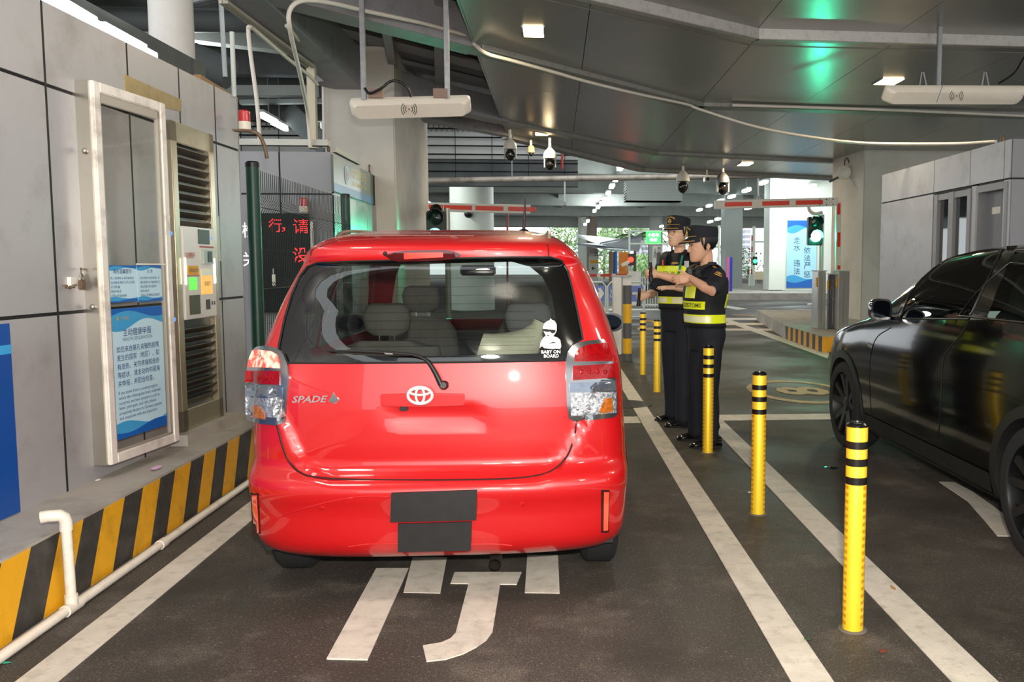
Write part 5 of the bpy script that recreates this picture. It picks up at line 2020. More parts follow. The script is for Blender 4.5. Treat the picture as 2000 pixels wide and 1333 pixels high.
MB().slab([wpx(131, 541), wpx(141, 541), wpx(141, 559), wpx(131, 559)], WN * .02).build('wall_cleat', M_WHITE, t)
# posters on the glass


def poster(name, label, px, mats, **kw):
    """px: lower-left, lower-right, upper-left on the door glass"""
    a, b, c = (dpx(*q, 0.009) for q in px)
    t = thing(name, label, 'poster', a)
    W = (b - a).dot(DD)
    Hh = c.z - a.z
    wave_sign('sheet', a, DD, (0, 0, 1), W, Hh, t, mats=mats, **kw)
    return t, a, W, Hh


def put(t, a, W, Hh, body, u, v, width=None, height=None, m=None, align='LEFT', **kw):
    o = text(body, m or M_INK, a + DD * (u * W) + Vector((0, 0, v * Hh)) + DN * 0.0025, DD, (0, 0, 1), 'lettering', t,
             width=width * W if width else None, height=height * Hh if height else None, align=align, **kw)
    return o


t, a, W, Hh = poster('health_poster', 'tall blue and white health declaration poster on the glass door', ((222, 863), (326, 830), (208, 605)), (M_DEEP, M_MID, mat('poster_pale', '#bfe3f3', 0.4)), top=(0.05, 0.13), bot=(0.06, 0.10))
put(t, a, W, Hh, '主动健康申报', 0.5, 0.815, width=0.52, align='CENTER', bold=0.015)
put(t, a, W, Hh, 'HEALTH DECLARATION', 0.5, 0.762, width=0.54, align='CENTER', m=mat('grey_ink', '#5f6a86', 0.5))
for k, s in enumerate(('如您来自基孔肯雅热疫情', '发生的国家（地区），如', '有发热、关节疼痛和皮疹', '等症状，请主动向中国海', '关申报，并配合检查。')):
    put(t, a, W, Hh, s, 0.115, 0.665 - k * 0.066, width=0.78 if k < 4 else 0.66, bold=0.01)
for k, (s, w) in enumerate((('If you come from a country(region)', .72), ('where the chikungunya fever outbreak', .78), ('occurred, and have symptoms such as', .75), ('fever, joint pain, and rash, please', .68), ('proactively declare to Chinese customs', .79), ('and cooperate with the inspection.', .70))):
    put(t, a, W, Hh, s, 0.115, 0.335 - k * 0.039, width=w)
g = put(t, a, W, Hh, '中国海关', 0.22, 0.915, width=0.14, m=mat('gold_print', '#c9a24e', 0.4))
pc = a + DD * (0.155 * W) + Vector((0, 0, .925 * Hh)) + DN * .003
MB().slab([pc + DD * (.012 * math.cos(q) * (1 if i % 2 else .45)) + Vector((0, 0, .014 * math.sin(q) * (1 if i % 2 else .45))) for i, q in enumerate([2 * PI * j / 10 for j in range(10)])], DN * .001).build('emblem', MATS['gold_print'], t)
for nm, lab, px, title, lines, tw in (
        ('notice_poster', 'small blue notice on the glass door, left of the pair above the health poster', ((211, 592), (269, 590), (208, 518)), '海关温馨提示', ('车上有随车人员的请务必', '主动联系海关工作人员进', '行测温', '联系电话', '0756-8163668'), .62),
        ('notice_poster', 'small blue notice on the glass door, right of the pair above the health poster', ((270, 590), (317, 583), (266, 518)), '注  意', ('读不到电子车卡的车辆，请', '退车至旁边21号窗找电子口', '岸公司进行测卡或换卡', '联系电话', '0756-3218906/3218907'), .22)):
    t, a, W, Hh = poster(nm, lab, px, (M_DEEP, M_MID, MATS['poster_pale']), top=(0.05, 0.10), bot=(0.06, 0.12))
    put(t, a, W, Hh, title, 0.5, 0.84, width=tw, align='CENTER', bold=0.015)
    for k, s in enumerate(lines):
        put(t, a, W, Hh, s, 0.10, 0.62 - k * 0.118, height=0.07, width=(.78, .80, .30 if tw > .5 else .66, .34, .5 if tw > .5 else .78)[k])
# thin acrylic rail holding the right notice
MB().slab([dp((dpx(262, 517) - DO).dot(DD), dpx(262, 517).z, .012), dp(s1 - fw + .02, dpx(262, 517).z, .012), dp(s1 - fw + .02, dpx(262, 517).z + .008, .012), dp((dpx(262, 517) - DO).dot(DD), dpx(262, 517).z + .008, .012)], DN * .004).build('acrylic_rail', M_WHITE, door)
# blue wall panel at the frame's left edge
e = [wpx(-40, 640, .0), wpx(33, 1003, .0)]
ya_, yb_ = 2.4, wpx(17, 650).y
z1 = wpx(8, 632).z
t = thing('wall_sign', 'dark blue sign panel with a light blue stripe low on the left wall', 'sign', wpt(yb_, ZK))
MB().slab([wpt(ya_, ZK + .005), wpt(yb_, ZK + .005), wpt(yb_, z1), wpt(ya_, z1)], WN * .006).build('panel', mat('panel_navy', '#0a4a9a', 0.4), t)
z2, z3 = wpx(8, 692).z, wpx(8, 674).z
MB().slab([wpt(ya_, z2, .006), wpt(yb_, z2, .006), wpt(yb_, z3, .006), wpt(ya_, z3, .006)], WN * .002).build('light_stripe', mat('stripe_blue', '#3aa0dc', 0.4), t)

# ---- inspection kiosk let into the wall: steel surround, louvres, machine panel
ky0, ky1 = wpx(326, 400).y, wpx(409, 400).y
kzb, kzt = ZK + 0.01, wpx(400, 262).z
M_SURR = mat('steel_surround', '#b5ab95', 0.28, 0.75, noise=0.08, nscale=5, dirt='#7e705c', dscale=5, damount=0.5)
kio = thing('inspection_kiosk', 'tall steel kiosk in the left wall with dark louvres around its machine panel', 'kiosk', wpt((ky0 + ky1) / 2, ZK, 0))
ob, fwk = 0.045, 0.075
mb = MB()
for ya, yb, za, zb2 in ((ky0, ky0 + fwk, kzb, kzt), (ky1 - fwk, ky1, kzb, kzt), (ky0, ky1, kzt - .13, kzt), (ky0, ky1, kzb, kzb + .20)):
    mb.slab([wpt(ya, za, 0), wpt(yb, za, 0), wpt(yb, zb2, 0), wpt(ya, zb2, 0)], WN * ob)
mb.build('surround', M_SURR, kio, bevel=0.005)
MB().slab([wpt(ky0 + fwk, kzb + .2, .0), wpt(ky1 - fwk, kzb + .2, .0), wpt(ky1 - fwk, kzt - .13, .0), wpt(ky0 + fwk, kzt - .13, .0)], WN * .004).build('back_plate', M_BLACK, kio)
mz0, mz1 = wpx(370, 622).z, wpx(370, 444).z
M_LOUV = mat('louvre_steel', '#5e584e', 0.4, 0.6, noise=0.1, nscale=6)
for za_, zb_ in ((kzb + .22, mz0 - .05), (mz1, kzt - .15)):
    mb = MB()
    z = za_
    while z < zb_:
        mb.slab([wpt(ky0 + fwk, z, .008), wpt(ky1 - fwk, z, .008), wpt(ky1 - fwk, z + .034, .040), wpt(ky0 + fwk, z + .034, .040)], (0, 0, .006))
        z += .058
    mb.build('louvre', M_LOUV, kio)
MB().slab([wpt(ky0 + fwk, mz0, .005), wpt(ky1 - fwk, mz0, .005), wpt(ky1 - fwk, mz1, .005), wpt(ky0 + fwk, mz1, .005)], WN * .050).build('machine_panel', mat('ivory_panel', '#dcd9d2', 0.3, noise=0.02, nscale=6), kio, bevel=0.006)
PW = ky1 - ky0 - 2 * fwk


def kq(name, u0, u1, v0, v1, m, off=.0565, th=.003, parent=None):
    ya, yb = ky0 + fwk + PW * u0, ky0 + fwk + PW * u1
    za, zb2 = mz0 + (mz1 - mz0) * v0, mz0 + (mz1 - mz0) * v1
    return MB().slab([wpt(ya, za, off), wpt(yb, za, off), wpt(yb, zb2, off), wpt(ya, zb2, off)], WN * th).build(name, m, parent or kio)


kq('camera_window', .47, .82, .82, .98, M_BLACK)
kq('label_strip', .05, .28, .66, .72, mat('pale_red', '#cdaaa5', .5))
kq('fingerprint_reader', .56, .88, .60, .76, mat('brushed_green', '#9ba294', .3, .5), .0565, .012)
kq('reader_slot', .70, .82, .62, .74, M_BLACK, .069)
kq('yellow_label', .10, .42, .48, .58, M_YEL)
kq('screen', .50, .86, .26, .54, mat('lit_amber_screen', '#d9a640', .3, emit='#f0b85a', estr=.55))
kq('screen_top', .50, .86, .47, .54, mat('screen_grey', '#b9b7a8', .3, emit='#c8d0b0', estr=.3), .0598)
kq('lit_button', .14, .36, .32, .45, mat('lit_green_button', '#3fae2c', .3, emit='#4fe03a', estr=1.2))
kq('dark_label', .12, .44, .05, .26, mat('olive_label', '#4b4c34', .5))
kq('passport_slot', .64, .76, .09, .20, M_BLACK)
kq('red_line', .50, .95, .78, .80, mat('print_red', '#b3574c', .5))
kq('red_line', .05, .45, .465, .475, MATS['print_red'])
for u, s, v in ((.26, '请取回证件', .53), (.68, '请通行', .38), (.22, '请贴紧', .70)):
    text(s, M_BLACK if s != '请贴紧' else MATS['print_red'], wpt(ky0 + fwk + PW * u, mz0 + (mz1 - mz0) * v, .063), WD, (0, 0, 1), 'lettering', kio, width=PW * (.26 if len(s) > 3 else .2), align='CENTER')
for u in (.84, .92):
    q = wpt(ky0 + fwk + PW * u, mz0 + (mz1 - mz0) * .155, .056)
    MB().tube([q + WD * (.008 * math.cos(2 * PI * j / 12)) + Vector((0, 0, .012 * math.sin(2 * PI * j / 12))) for j in range(12)], .002, 5, closed=True).build('socket', M_BLACK, kio)
# lamps down both sides of the machine panel
ML = mat('lit_strip_white', '#ffffff', .4, emit='#fff6d8', estr=5)
for u in (.035, .965):
    kq('lit_side_strip', u - .02, u + .02, .38, .66, ML)
MBL = mat('lit_blue_led', '#2a64c0', .3, emit='#4a8cff', estr=1.0)
for px_, py_ in ((332, 456), (410, 465), (339, 624)):
    q = wpx(px_, py_, ob)
    MB().lathe([(.014, 0), (.014, .008), (.009, .011)], q, WN, 14).build('blue_button', MBL, kio, smooth=.6)
for px_, py_ in ((330, 423), (409, 435), (340, 657), (415, 612), (416, 645)):
    q = wpx(px_, py_, ob)
    MB().lathe([(.008, 0), (.008, .006), (.005, .008)], q, WN, 10).build('screw', M_STEEL, kio)
# bare metal patch on the wall above, grey rail right of the kiosk
o = MB().slab([wpx(245, 190), wpx(354, 218), wpx(353, 194), wpx(241, 144)], WN * .004).build('metal_patch', mat('tarnished_plate', '#a8966f', .35, .6, noise=.1, nscale=8, dirt='#7b6a4c', dscale=6, damount=.6))
tag(o, 'tarnished brass-coloured plate on the left wall above the glass door', 'plate')
o = MB().slab([wpx(416, 510), wpx(426, 510), wpx(422, 422), wpx(414, 422)], WN * .02).build('wall_conduit', mat('grey_rail', '#b6afa6', .4, .3))
tag(o, 'short pale grey rail on the wall right of the kiosk', 'rail')

# ---- red beacons
M_BEAC = mat('red_beacon', '#c02026', .2, coat=1)


def beacon(label, p, s=1.0, dark=False, arm=True):
    t = thing('warning_beacon', label, 'beacon', p, 'red warning beacons')
    MB().lathe([(.042 * s, 0), (.042 * s, .055 * s)], p, n=24).build('base', mat('beacon_ivory', '#e4dccb', .4), t, smooth=.6)
    MB().lathe([(.040 * s, .055 * s), (.040 * s, .125 * s), (.030 * s, .135 * s)], p, n=24).build('dome', M_BEAC, t, smooth=.6)
    if arm:
        MB().tube(smoothpath([p + Vector((-.05, 0, -.005)), p + Vector((.03, 0, -.008)), p + Vector((.09, .02, -.03)), p + Vector((.12, .05, -.10)), p + Vector((.13, .08, -.20))], 4), .014, 8).build('bracket', M_RUST, t, smooth=1)
        MB().box(p.x - .08, p.x + .06, p.y - .03, p.y + .03, p.z - .012, p.z).build('shelf', M_RUST, t)
    return t


beacon('red warning beacon on a rusty bracket at the top end of the left wall', aty(478, 253, 6.75) + Vector((0, 0, 0.0)), 1.05)
q = aty(593, 414, 10.45)
beacon('red warning beacon behind the wire fence, above the LED display', q, 1.2, arm=False)
MB().box(q.x - .06, q.x + .06, 10.40, 10.55, q.z - .02, q.z).build('shelf', M_GALV, [o for o in COL.objects if o.get('label', '').startswith('red warning beacon behind')][0])

# ---- LED message display on the second booth
t = thing('led_display', 'black LED display with red running text on the second booth, behind the wire fence', 'display', aty(550, 500, 10.5))
a, b = aty(484, 416, 10.48), aty(607, 610, 10.48)
MB().box(a.x, b.x, 10.48, 10.535, b.z, a.z).build('screen', mat('display_black', '#08080a', .35), t)
M_LEDR = mat('lit_red_led', '#300000', .4, emit='#ff2a2a', estr=5)
M_LEDW = mat('display_white', '#ffffff', .5, emit='#ffffff', estr=.5)


def led_glyph(ch, px0, py0, px1, py1, n=14):
    """a character sampled into round LED dots"""
    cu = bpy.data.curves.new('g', 'FONT')
    cu.body = ch
    o = bpy.data.objects.new('g', cu)
    COL.objects.link(o)
    me = bpy.data.meshes.new_from_object(o.evaluated_get(bpy.context.evaluated_depsgraph_get()))
    bpy.data.objects.remove(o)
    xs = [v.co.x for v in me.vertices]
    ys2 = [v.co.y for v in me.vertices]
    x0, x1, y0, y1 = min(xs), max(xs), min(ys2), max(ys2)
    polys = [[(me.vertices[i].co.x, me.vertices[i].co.y) for i in p.vertices] for p in me.polygons]
    A, B = aty(px0, py1, 10.475), aty(px1, py0, 10.475)
    st = (B.x - A.x) / n
    mb = MB()
    for i in range(n):
        for j in range(n):
            hit = 0
            for du, dv in ((.5, .5), (.25, .5), (.75, .5), (.5, .25), (.5, .75)):
                u, v = x0 + (x1 - x0) * (i + du) / n, y0 + (y1 - y0) * (j + dv) / n
                hit += any(inside((u, v), p) for p in polys)
            if hit >= 2:
                c = Vector((A.x + st * (i + .5), 10.476, A.z + (B.z - A.z) * (j + .5) / n))
                mb.lathe([(st * .40, 0), (st * .40, .004)], c, (0, -1, 0), 7)
    bpy.data.meshes.remove(me)
    return mb


for ch, x0, y0, x1, y1 in (('行', 526, 427, 549, 453), ('请', 573, 428, 602, 455), ('没', 573, 484, 602, 512)):
    led_glyph(ch, x0, y0, x1, y1).build('lit_character', M_LEDR, t)
led_glyph('，', 551, 444, 557, 452, 6).build('lit_character', M_LEDR, t)
for ch, x0, y0, y1 in (('检', 473, 434, 464), ('关', 473, 492, 521)):
    text(ch, M_LEDW, aty(x0, y1, 10.47), (1, 0, 0), (0, 0, 1), 'lettering', t, height=aty(x0, y0, 10.47).z - aty(x0, y1, 10.47).z, bold=.03)
o = MB().bar(aty(609, 432, 10.5), aty(612, 560, 10.5), .03, .03).build('cable_duct', M_WHITE)
tag(o, 'thin white cable duct at the right edge of the LED display', 'duct')
# ---- sign on the side of the second booth
c = [atx(*q, -2.585) for q in ((650, 373), (727, 399), (650, 302))]
sy0, sy1 = c[0].y, c[1].y
sz0, sz1 = (c[0].z + c[1].z) / 2, c[2].z
t = thing('booth_sign', 'olive sign board with a blue bottom stripe and gold lettering on the second booth', 'sign', (-2.58, sy0, sz0))
MB().box(-2.60, -2.57, sy0, sy1, sz0, sz1).build('board', mat('olive_board', '#5d6359', .35, .2), t)
MB().box(-2.57, -2.567, sy0, sy1, sz0, sz0 + .10).build('blue_stripe', mat('stripe_mid_blue', '#3c6fa8', .4), t)
MGOLD = mat('gold_lettering', '#d0b878', .4, .4)
sw_ = sy1 - sy0
for s, u, z, w in (('中国移民管理', .40, .24, .40), ('CHINA IMMIGRATION', .42, .15, .38)):
    text(s, MGOLD, (-2.5685, sy0 + sw_ * u, sz0 + z), (0, 1, 0), (0, 0, 1), 'lettering', t, width=sw_ * w, bold=.015)
q = Vector((-2.5685, sy0 + sw_ * .29, sz0 + .25))
MB().lathe([(.115, 0), (.115, .004)], q, (1, 0, 0), 28).build('emblem_ring', mat('emblem_blue', '#9db7c8', .4), t)
MB().lathe([(.085, .004), (.085, .006)], q, (1, 0, 0), 28).build('emblem_field', mat('emblem_grey', '#6f8895', .4), t)
MB().lathe([(.04, .006), (.035, .008)], q, (1, 0, 0), 6).build('emblem_shield', mat('emblem_red', '#b8432e', .4), t)
# steel box on the booth roof and lifting eyes
mb = MB().bar((-4.6, 10.6, 2.93), (-2.65, 10.6, 2.93), .12, .07)
o = mb.build('roof_rail', mat('pale_rail', '#b9b7ae', .5, .3))
tag(o, 'pale steel rail lying along the front roof edge of the second booth', 'rail')
mb = MB().bar((-2.62, 10.7, 2.87), (-2.62, 12.0, 2.87), .05, .06)
o = mb.build('roof_rail', MATS['pale_rail'])
tag(o, 'short cream rail on the roof edge above the booth sign', 'rail')
for (x, y), l in (((642, 298), 'rusty lifting eye on the roof corner of the second booth'), ((722, 336), 'rusty lifting eye above the far end of the booth sign')):
    q = atx(x, y, -2.68)
    o = MB().tube([q + Vector((0, .03 * math.cos(a), .05 + .05 * math.sin(a))) for a in [2 * PI * j / 16 for j in range(16)]], .011, 6, closed=True).cyl(q + Vector((0, 0, -.06)), q, .012, n=8).build('lifting_eye', M_RUST, smooth=1)
    tag(o, l, 'lifting eye')

# ---- green mesh fence
M_FGRN = mat('fence_green', '#123b2c', .4, dirt='#2b4a3b', dscale=9, damount=.4)
M_WIRE = mat('fence_wire', '#22302b', .45)
fen = thing('mesh_fence', 'dark green welded wire fence between the left booths', 'fence', (-2.42, 7.2, 0))
fx = -2.43
fy0, fy1 = 7.30, 10.4
for y, r in ((fy0 - .02, .052), (fy1, .052)):
    MB().lathe([(r, ZK), (r, 2.30)], (fx, y, 0), n=24).build('post', M_FGRN, fen, smooth=.6)
    MB().lathe([(r * 1.06, 2.28), (r * 1.06, 2.315), (r * .8, 2.325)], (fx, y, 0), n=24).build('post_cap', M_BLACK, fen, smooth=.6)
zs = [0.42, 0.62, 0.70, 0.78, 1.0, 1.22, 1.30, 1.38, 1.62, 1.86, 1.96, 2.06, 2.27]
offs = [0, 0, .05, 0, 0, 0, .05, 0, 0, 0, .05, 0, 0]
n = int((fy1 - fy0 - .1) / .052)
mb = MB()
for k in range(n):
    y = fy0 + .06 + k * .052
    mb.tube([(fx + o_, y, z) for z, o_ in zip(zs, offs)], .0032, 5)
mb.build('upright_wires', M_WIRE, fen)
mb = MB()
for z, o_ in zip(zs, offs):
    if z not in (0.62, 0.78, 1.22, 1.38, 1.86, 2.06) and z < 2.2:
        mb.cyl((fx + o_, fy0, z), (fx + o_, fy1, z), .0035, n=5)
mb.build('cross_wires', M_WIRE, fen)
t = thing('hanging_key_tag', 'small white tag hanging on the wire fence', 'tag', atx(534, 545, fx + .02))
q = atx(534, 545, fx + .012)
MB().box(q.x, q.x + .006, q.y - .035, q.y + .035, q.z - .06, q.z + .04).build('tag_plate', M_WHITE, t)
MB().cyl((q.x, q.y, q.z + .04), (q.x, q.y, q.z + .09), .004, n=6).build('hook', M_STEEL, t)

# ---- hanging antennas


def antenna(label, c, wx_, tilt, rods, Y):
    """white radio antenna: flat tray with a bevelled front, hung on rods"""
    t = thing('radio_antenna', label, 'antenna', c, 'hanging radio antennas')
    ex = Vector((1, 0, tilt)).normalized()
    ey = Vector((0, 0.72, -0.69)).normalized()
    ez = ex.cross(ey).normalized()
    rings = []
    for h, f in ((0.05, 1.0), (0.02, 1.0), (0.012, .985), (-.05, .93), (-.062, .90)):
        ring = []
        hw, hd, rc = wx_ / 2 * (f if h < 0 else 1) if h < 0 else wx_ / 2, 0.095 * (f if h > 0 else f * .93), .04
        for sx, sy, a0 in ((1, 1, 0), (-1, 1, PI / 2), (-1, -1, PI), (1, -1, 1.5 * PI)):
            for j in range(5):
                a = a0 + PI / 2 * j / 4
                ring.append(c + ex * (sx * (hw - rc) + rc * math.cos(a)) + ey * (sy * (hd - rc) + rc * math.sin(a)) + ez * h)
        rings.append(ring)
    MB().loft(rings).build('shell', mat('antenna_ivory', '#ece2d2', .4, noise=.03, nscale=6, dirt='#b59f8b', dscale=3, damount=.25), t, smooth=.5)
    for (p0, p1) in rods:
        MB().bar(p0, p1, .05, .05, up=(0, 1, 0)).build('hanger', M_GALV, t, bevel=.006)
    return t, ex, ey, ez


c = aty(799, 206, 9.0)
rods = []
for x in (711, 874):
    b = aty(x, 192, 9.05)
    rods.append(((b.x, 9.05, b.z - .02), (b.x, 9.05, 4.62)))
wl_ = aty(918, 205, 9).x - aty(680, 205, 9).x
t, ex, ey, ez = antenna('ivory radio antenna hanging on two rods left of the canopy', c + Vector((0, .1, 0)), wl_, .04, rods, 9.0)
for x in (735, 861):
    q = aty(x, 184, 9.05)
    MB().box(q.x - .07, q.x + .07, 9.0, 9.1, q.z - .04, q.z + .05).build('clamp', mat('brown_clamp', '#8b7264', .6), t)
MB().tube(smoothpath([aty(712, 172, 9.0), aty(722, 182, 8.98), aty(745, 172, 8.95), aty(760, 160, 8.95), aty(776, 158, 8.95), aty(795, 170, 8.97), aty(803, 189, 9.0)], 5), .014, 8).build('cable', M_BLACK, t, smooth=1)


def radio_mark(t, c, m):
    """small printed mark: dot with arcs on both sides, and a dash below"""
    mb = MB()
    for sg in (-1, 1):
        for rr in (.035, .055, .075):
            mb.tube([c + Vector((sg * rr * math.cos(a), -.003, rr * math.sin(a))) for a in [-.8 + 1.6 * j / 8 for j in range(9)]], .004, 4)
    mb.sphere(c + Vector((0, -.003, 0)), .008, 8)
    mb.box(c.x - .05, c.x + .05, c.y - .004, c.y, c.z - .105, c.z - .092)
    mb.build('printed_mark', m, t)


radio_mark(t, aty(799, 213, 8.885) + Vector((0, 0, 0)), mat('mark_grey', '#5a5552', .5))
c = aty(1872, 182, 9.7)
b = aty(1836, 165, 9.75)
wr_ = aty(2010, 180, 9.7).x - aty(1733, 180, 9.7).x
t, ex, ey, ez = antenna('ivory radio antenna hanging under the canopy at the right edge', c + Vector((0, .1, 0)), wr_, .01, [((b.x, 9.8, b.z - .02), (b.x, 9.8, ZS + .1))], 9.7)
radio_mark(t, aty(1868, 187, 9.585), mat('mark_grey', '#5a5552', .5))
for x in (1803, 1925):
    q = aty(x, 158, 9.8)
    MB().bar(q + Vector((-.04, 0, -.05)), q + Vector((-.02, 0, .10)), .012, .012).bar(q + Vector((.04, 0, -.05)), q + Vector((0, 0, .10)), .012, .012).build('clamp', M_GALV, t)
MB().tube([aty(1842, 164, 9.62), aty(1838, 175, 9.50), aty(1829, 200, 9.60)], .004, 5).build('tie_wire', mat('teal_wire', '#5a8f96', .5), t)
MB().tube(smoothpath([aty(1950, 163, 9.7), aty(1968, 152, 9.7), aty(1985, 138, 9.7), aty(1996, 118, 9.8), aty(2010, 100, 9.9)], 5), .012, 6).build('cable', M_BLACK, t, smooth=1)

# ---- white conduits
M_COND = mat('ivory_conduit', '#d9d2c6', .4)


def conduit(label, pts, r, k=6):
    o = MB().tube(smoothpath(pts, k), r, 8).build('conduit', M_COND, smooth=1)
    return tag(o, label, 'conduit')


conduit('long white conduit sagging along the canopy from the left beam to the right booth',
        [aty(606, 286, 10.5), aty(600, 215, 10.3), aty(585, 140, 9.2), aty(567, 60, 8.4), aty(566, 20, 8.3), aty(590, 1, 8.35), aty(640, 4, 8.6), aty(720, 22, 9.2), aty(830, 46, 9.9), aty(905, 68, 10.4), aty(925, 85, 10.5), aty(950, 104, 10.35),
         aty(1000, 118, 10.72), aty(1080, 140, 11.35), aty(1150, 160, 11.9), aty(1250, 184, 12.75), aty(1340, 203, 13.6), aty(1366, 213, 13.7), aty(1480, 248, 13.6), aty(1600, 270, 13.2), aty(1700, 280, 12.6), aty(1850, 281, 11.6), aty(1945, 276, 10.6)], .022)
conduit('white conduit clipped straight along the canopy ledge at the right',
        [aty(1430, 205, 13.9), aty(1600, 210, 14.05), aty(1800, 217, 14.2), aty(2020, 227, 14.4)], .024)
conduit('white conduit hanging in a hook shape beside the rear wall beacon',
        [aty(508, 283, 8.6), aty(502, 200, 8.6), aty(490, 110, 8.6), aty(485, 60, 8.6), aty(488, 52, 8.6), aty(500, 60, 8.8), aty(560, 112, 9.8), aty(605, 148, 10.6), aty(620, 165, 10.9)], .020)
conduit('white conduit running down the left edge of the big column',
        [aty(560, 50, 9.5), aty(600, 95, 11.0), aty(626, 112, 12.6), aty(631, 125, 12.9), aty(632, 200, 12.9), aty(633, 288, 12.9)], .022)
o = MB().bar(aty(608, 124, 11.6), aty(612, 290, 11.6), .10, .10).build('steel_stanchion', mat('cream_post', '#c8bfa8', .5))
tag(o, 'cream steel post standing on the second booth left of the big column', 'post')
o = MB().bar(aty(440, 3, 8.7), aty(612, 130, 11.4), .05, .03).bar(aty(430, 3, 8.7), aty(600, 130, 11.4), .03, .03).build('cable_tray', mat('cream_tray', '#b3ab9b', .5))
tag(o, 'cream cable tray following the lower edge of the left canopy beam', 'cable tray')
o = MB().bar(aty(829, 190, 16.36), aty(833, 640, 16.36), .09, .07).build('cable_tray', M_GALV)
tag(o, 'upright grey cable tray on the right edge of the big column', 'cable tray')

# ---- downlights in the soffit
for (x, y), L, W_, Y, l in (((1042, 63), .22, .20, None, 'lit downlight in the soffit, nearest of the left ones'), ((1735, 160), .30, .18, None, 'lit downlight beside the right hanging antenna'),
                            ((1058, 261), .24, .22, None, 'lit downlight above the dome cameras'), ((1455, 321), .30, .28, None, 'lit downlight above the barrel camera near the right column')):
    p = atz(x, y, ZS - .012)
    t = thing('downlight', l, 'downlight', p, 'soffit downlights')
    MB().box(p.x - L / 2, p.x + L / 2, p.y - W_, p.y + W_, ZS - .012, ZS + .02).build('lit_panel', M_WARM, t)
    mb = MB()
    mb.box(p.x - L / 2 - .02, p.x - L / 2, p.y - W_ - .02, p.y + W_ + .02, ZS - .014, ZS + .01).box(p.x + L / 2, p.x + L / 2 + .02, p.y - W_ - .02, p.y + W_ + .02, ZS - .014, ZS + .01)
    mb.build('rim', M_GALV, t)
    lamp('downlight_lamp', 'AREA', (p.x, p.y, ZS - .03), 45, (1.0, .82, .55), L, W_, look=(p.x, p.y, 0))

# ---- dome cameras under the canopy edge


def ptz(label, px, pyt, pyb, Y, boxy=False):
    top, bot = aty(px, pyt, Y), aty(px, pyb, Y)
    s = (aty(px + 13, pyt, Y).x - top.x)      # half width of the hood
    t = thing('dome_camera', label, 'camera', top, 'dome cameras under the canopy')
    ztop = ZS - .05
    zh = bot.z + s * 3.4
    MB().cyl((top.x, Y, ztop), (top.x, Y, zh - .02), s * .20, n=12).build('stem', M_WHITE, t, smooth=.6)
    MB().lathe([(s * .22, s * .25), (s * .45, 0.0), (s * .80, -s * .35), (s, -s * .9), (s * 1.02, -s * 1.35), (s * .9, -s * 1.38)], (top.x, Y, zh), n=28).build('hood', M_WHITE if not boxy else M_GALV, t, smooth=.7)
    for sg in (-1, 1):
        MB().obox((top.x + sg * s * .82, Y, zh - s * 2.0), (s * .10, 0, 0), (0, s * .45, 0), (0, 0, s * .75)).build('yoke_arm', M_LGREY, t, bevel=.005)
    MB().sphere((top.x, Y, zh - s * 2.2), (s * .72, s * .72, s * .95), 20).build('ball', mat('camera_black', '#17181a', .12, coat=1), t, smooth=1)
    MB().lathe([(s * .30, 0), (s * .30, .03), (s * .2, .032)], (top.x, Y - s * .68, zh - s * 2.2), (0, -1, -.1), 16).build('lens', mat('lens_brown', '#3a302c', .1, .4), t, smooth=.6)
    return t


ptz('dome camera farthest left under the canopy edge', 996, 262, 318, 16.6)
ptz('dome camera below and right of the lit downlight', 1074, 282, 336, 17.6)
ptz('dome camera above the cap of the taller officer', 1334, 330, 381, 22.2)
ptz('grey barrel-hooded dome camera above the shorter officer', 1412, 330, 384, 22.6, True)
q = aty(1037, 290, 17.9)
t = thing('mini_camera', 'tiny camera on a thin stem between the two left dome cameras', 'camera', q)
MB().cyl((q.x, 17.9, ZS - .05), (q.x, 17.9, q.z), .025, n=8).build('stem', M_WHITE, t)
MB().lathe([(.06, .05), (.075, 0), (.075, -.08), (.05, -.09)], q, n=16).build('hood', mat('tan_plastic', '#a98f6a', .5), t, smooth=.7)
MB().sphere(q + Vector((0, 0, -.10)), .055, 12).build('ball', M_BLACK, t, smooth=1)
q = aty(1381, 350, 23.0)
t = thing('box_camera', 'small white box camera with an arm between the right dome cameras', 'camera', q)
MB().box(q.x - .07, q.x + .07, 22.9, 23.2, q.z - .06, q.z + .08).build('housing', M_WHITE, t, bevel=.015)
MB().cyl((q.x, 22.89, q.z), (q.x, 22.86, q.z), .05, n=14).build('lens', M_BLACK, t)
MB().cyl((q.x, 23.05, q.z + .08), (q.x, 23.05, ZS - .05), .02, n=8).build('stem', M_WHITE, t)

# ---- barriers, traffic lights, right island
isl = struct(MB().slab([(4.60, 14.75, 0), (9, 14.3, 0), (9, 24, 0), (5.6, 24, 0), (4.70, 17.5, 0)], (0, 0, .28)).build('kerb_right', M_CONC))
isl.name = 'trim_2'
segs = []
for A, B, nseg in ((Vector((4.70, 17.5, 0)), Vector((4.60, 14.75, 0)), 13), (Vector((4.60, 14.75, 0)), Vector((9, 14.3, 0)), 18)):
    for k in range(nseg):
        segs.append((A.lerp(B, k / nseg), A.lerp(B, (k + 1) / nseg)))
for k, (A, B) in enumerate(segs):
    nrm = Vector((B.y - A.y, -(B.x - A.x), 0)).normalized() * .006
    MB().slab([A + nrm + Vector((0, 0, .01)), B + nrm + Vector((0, 0, .01)), B + nrm + Vector((0, 0, .272)), A + nrm + Vector((0, 0, .272))], nrm * -.5).build('painted_stripe', M_YEL if k % 2 else M_BLK, isl)
M_CAB = mat('brushed_cabinet', '#c2c4c0', .3, .6, noise=.05, nscale=6)


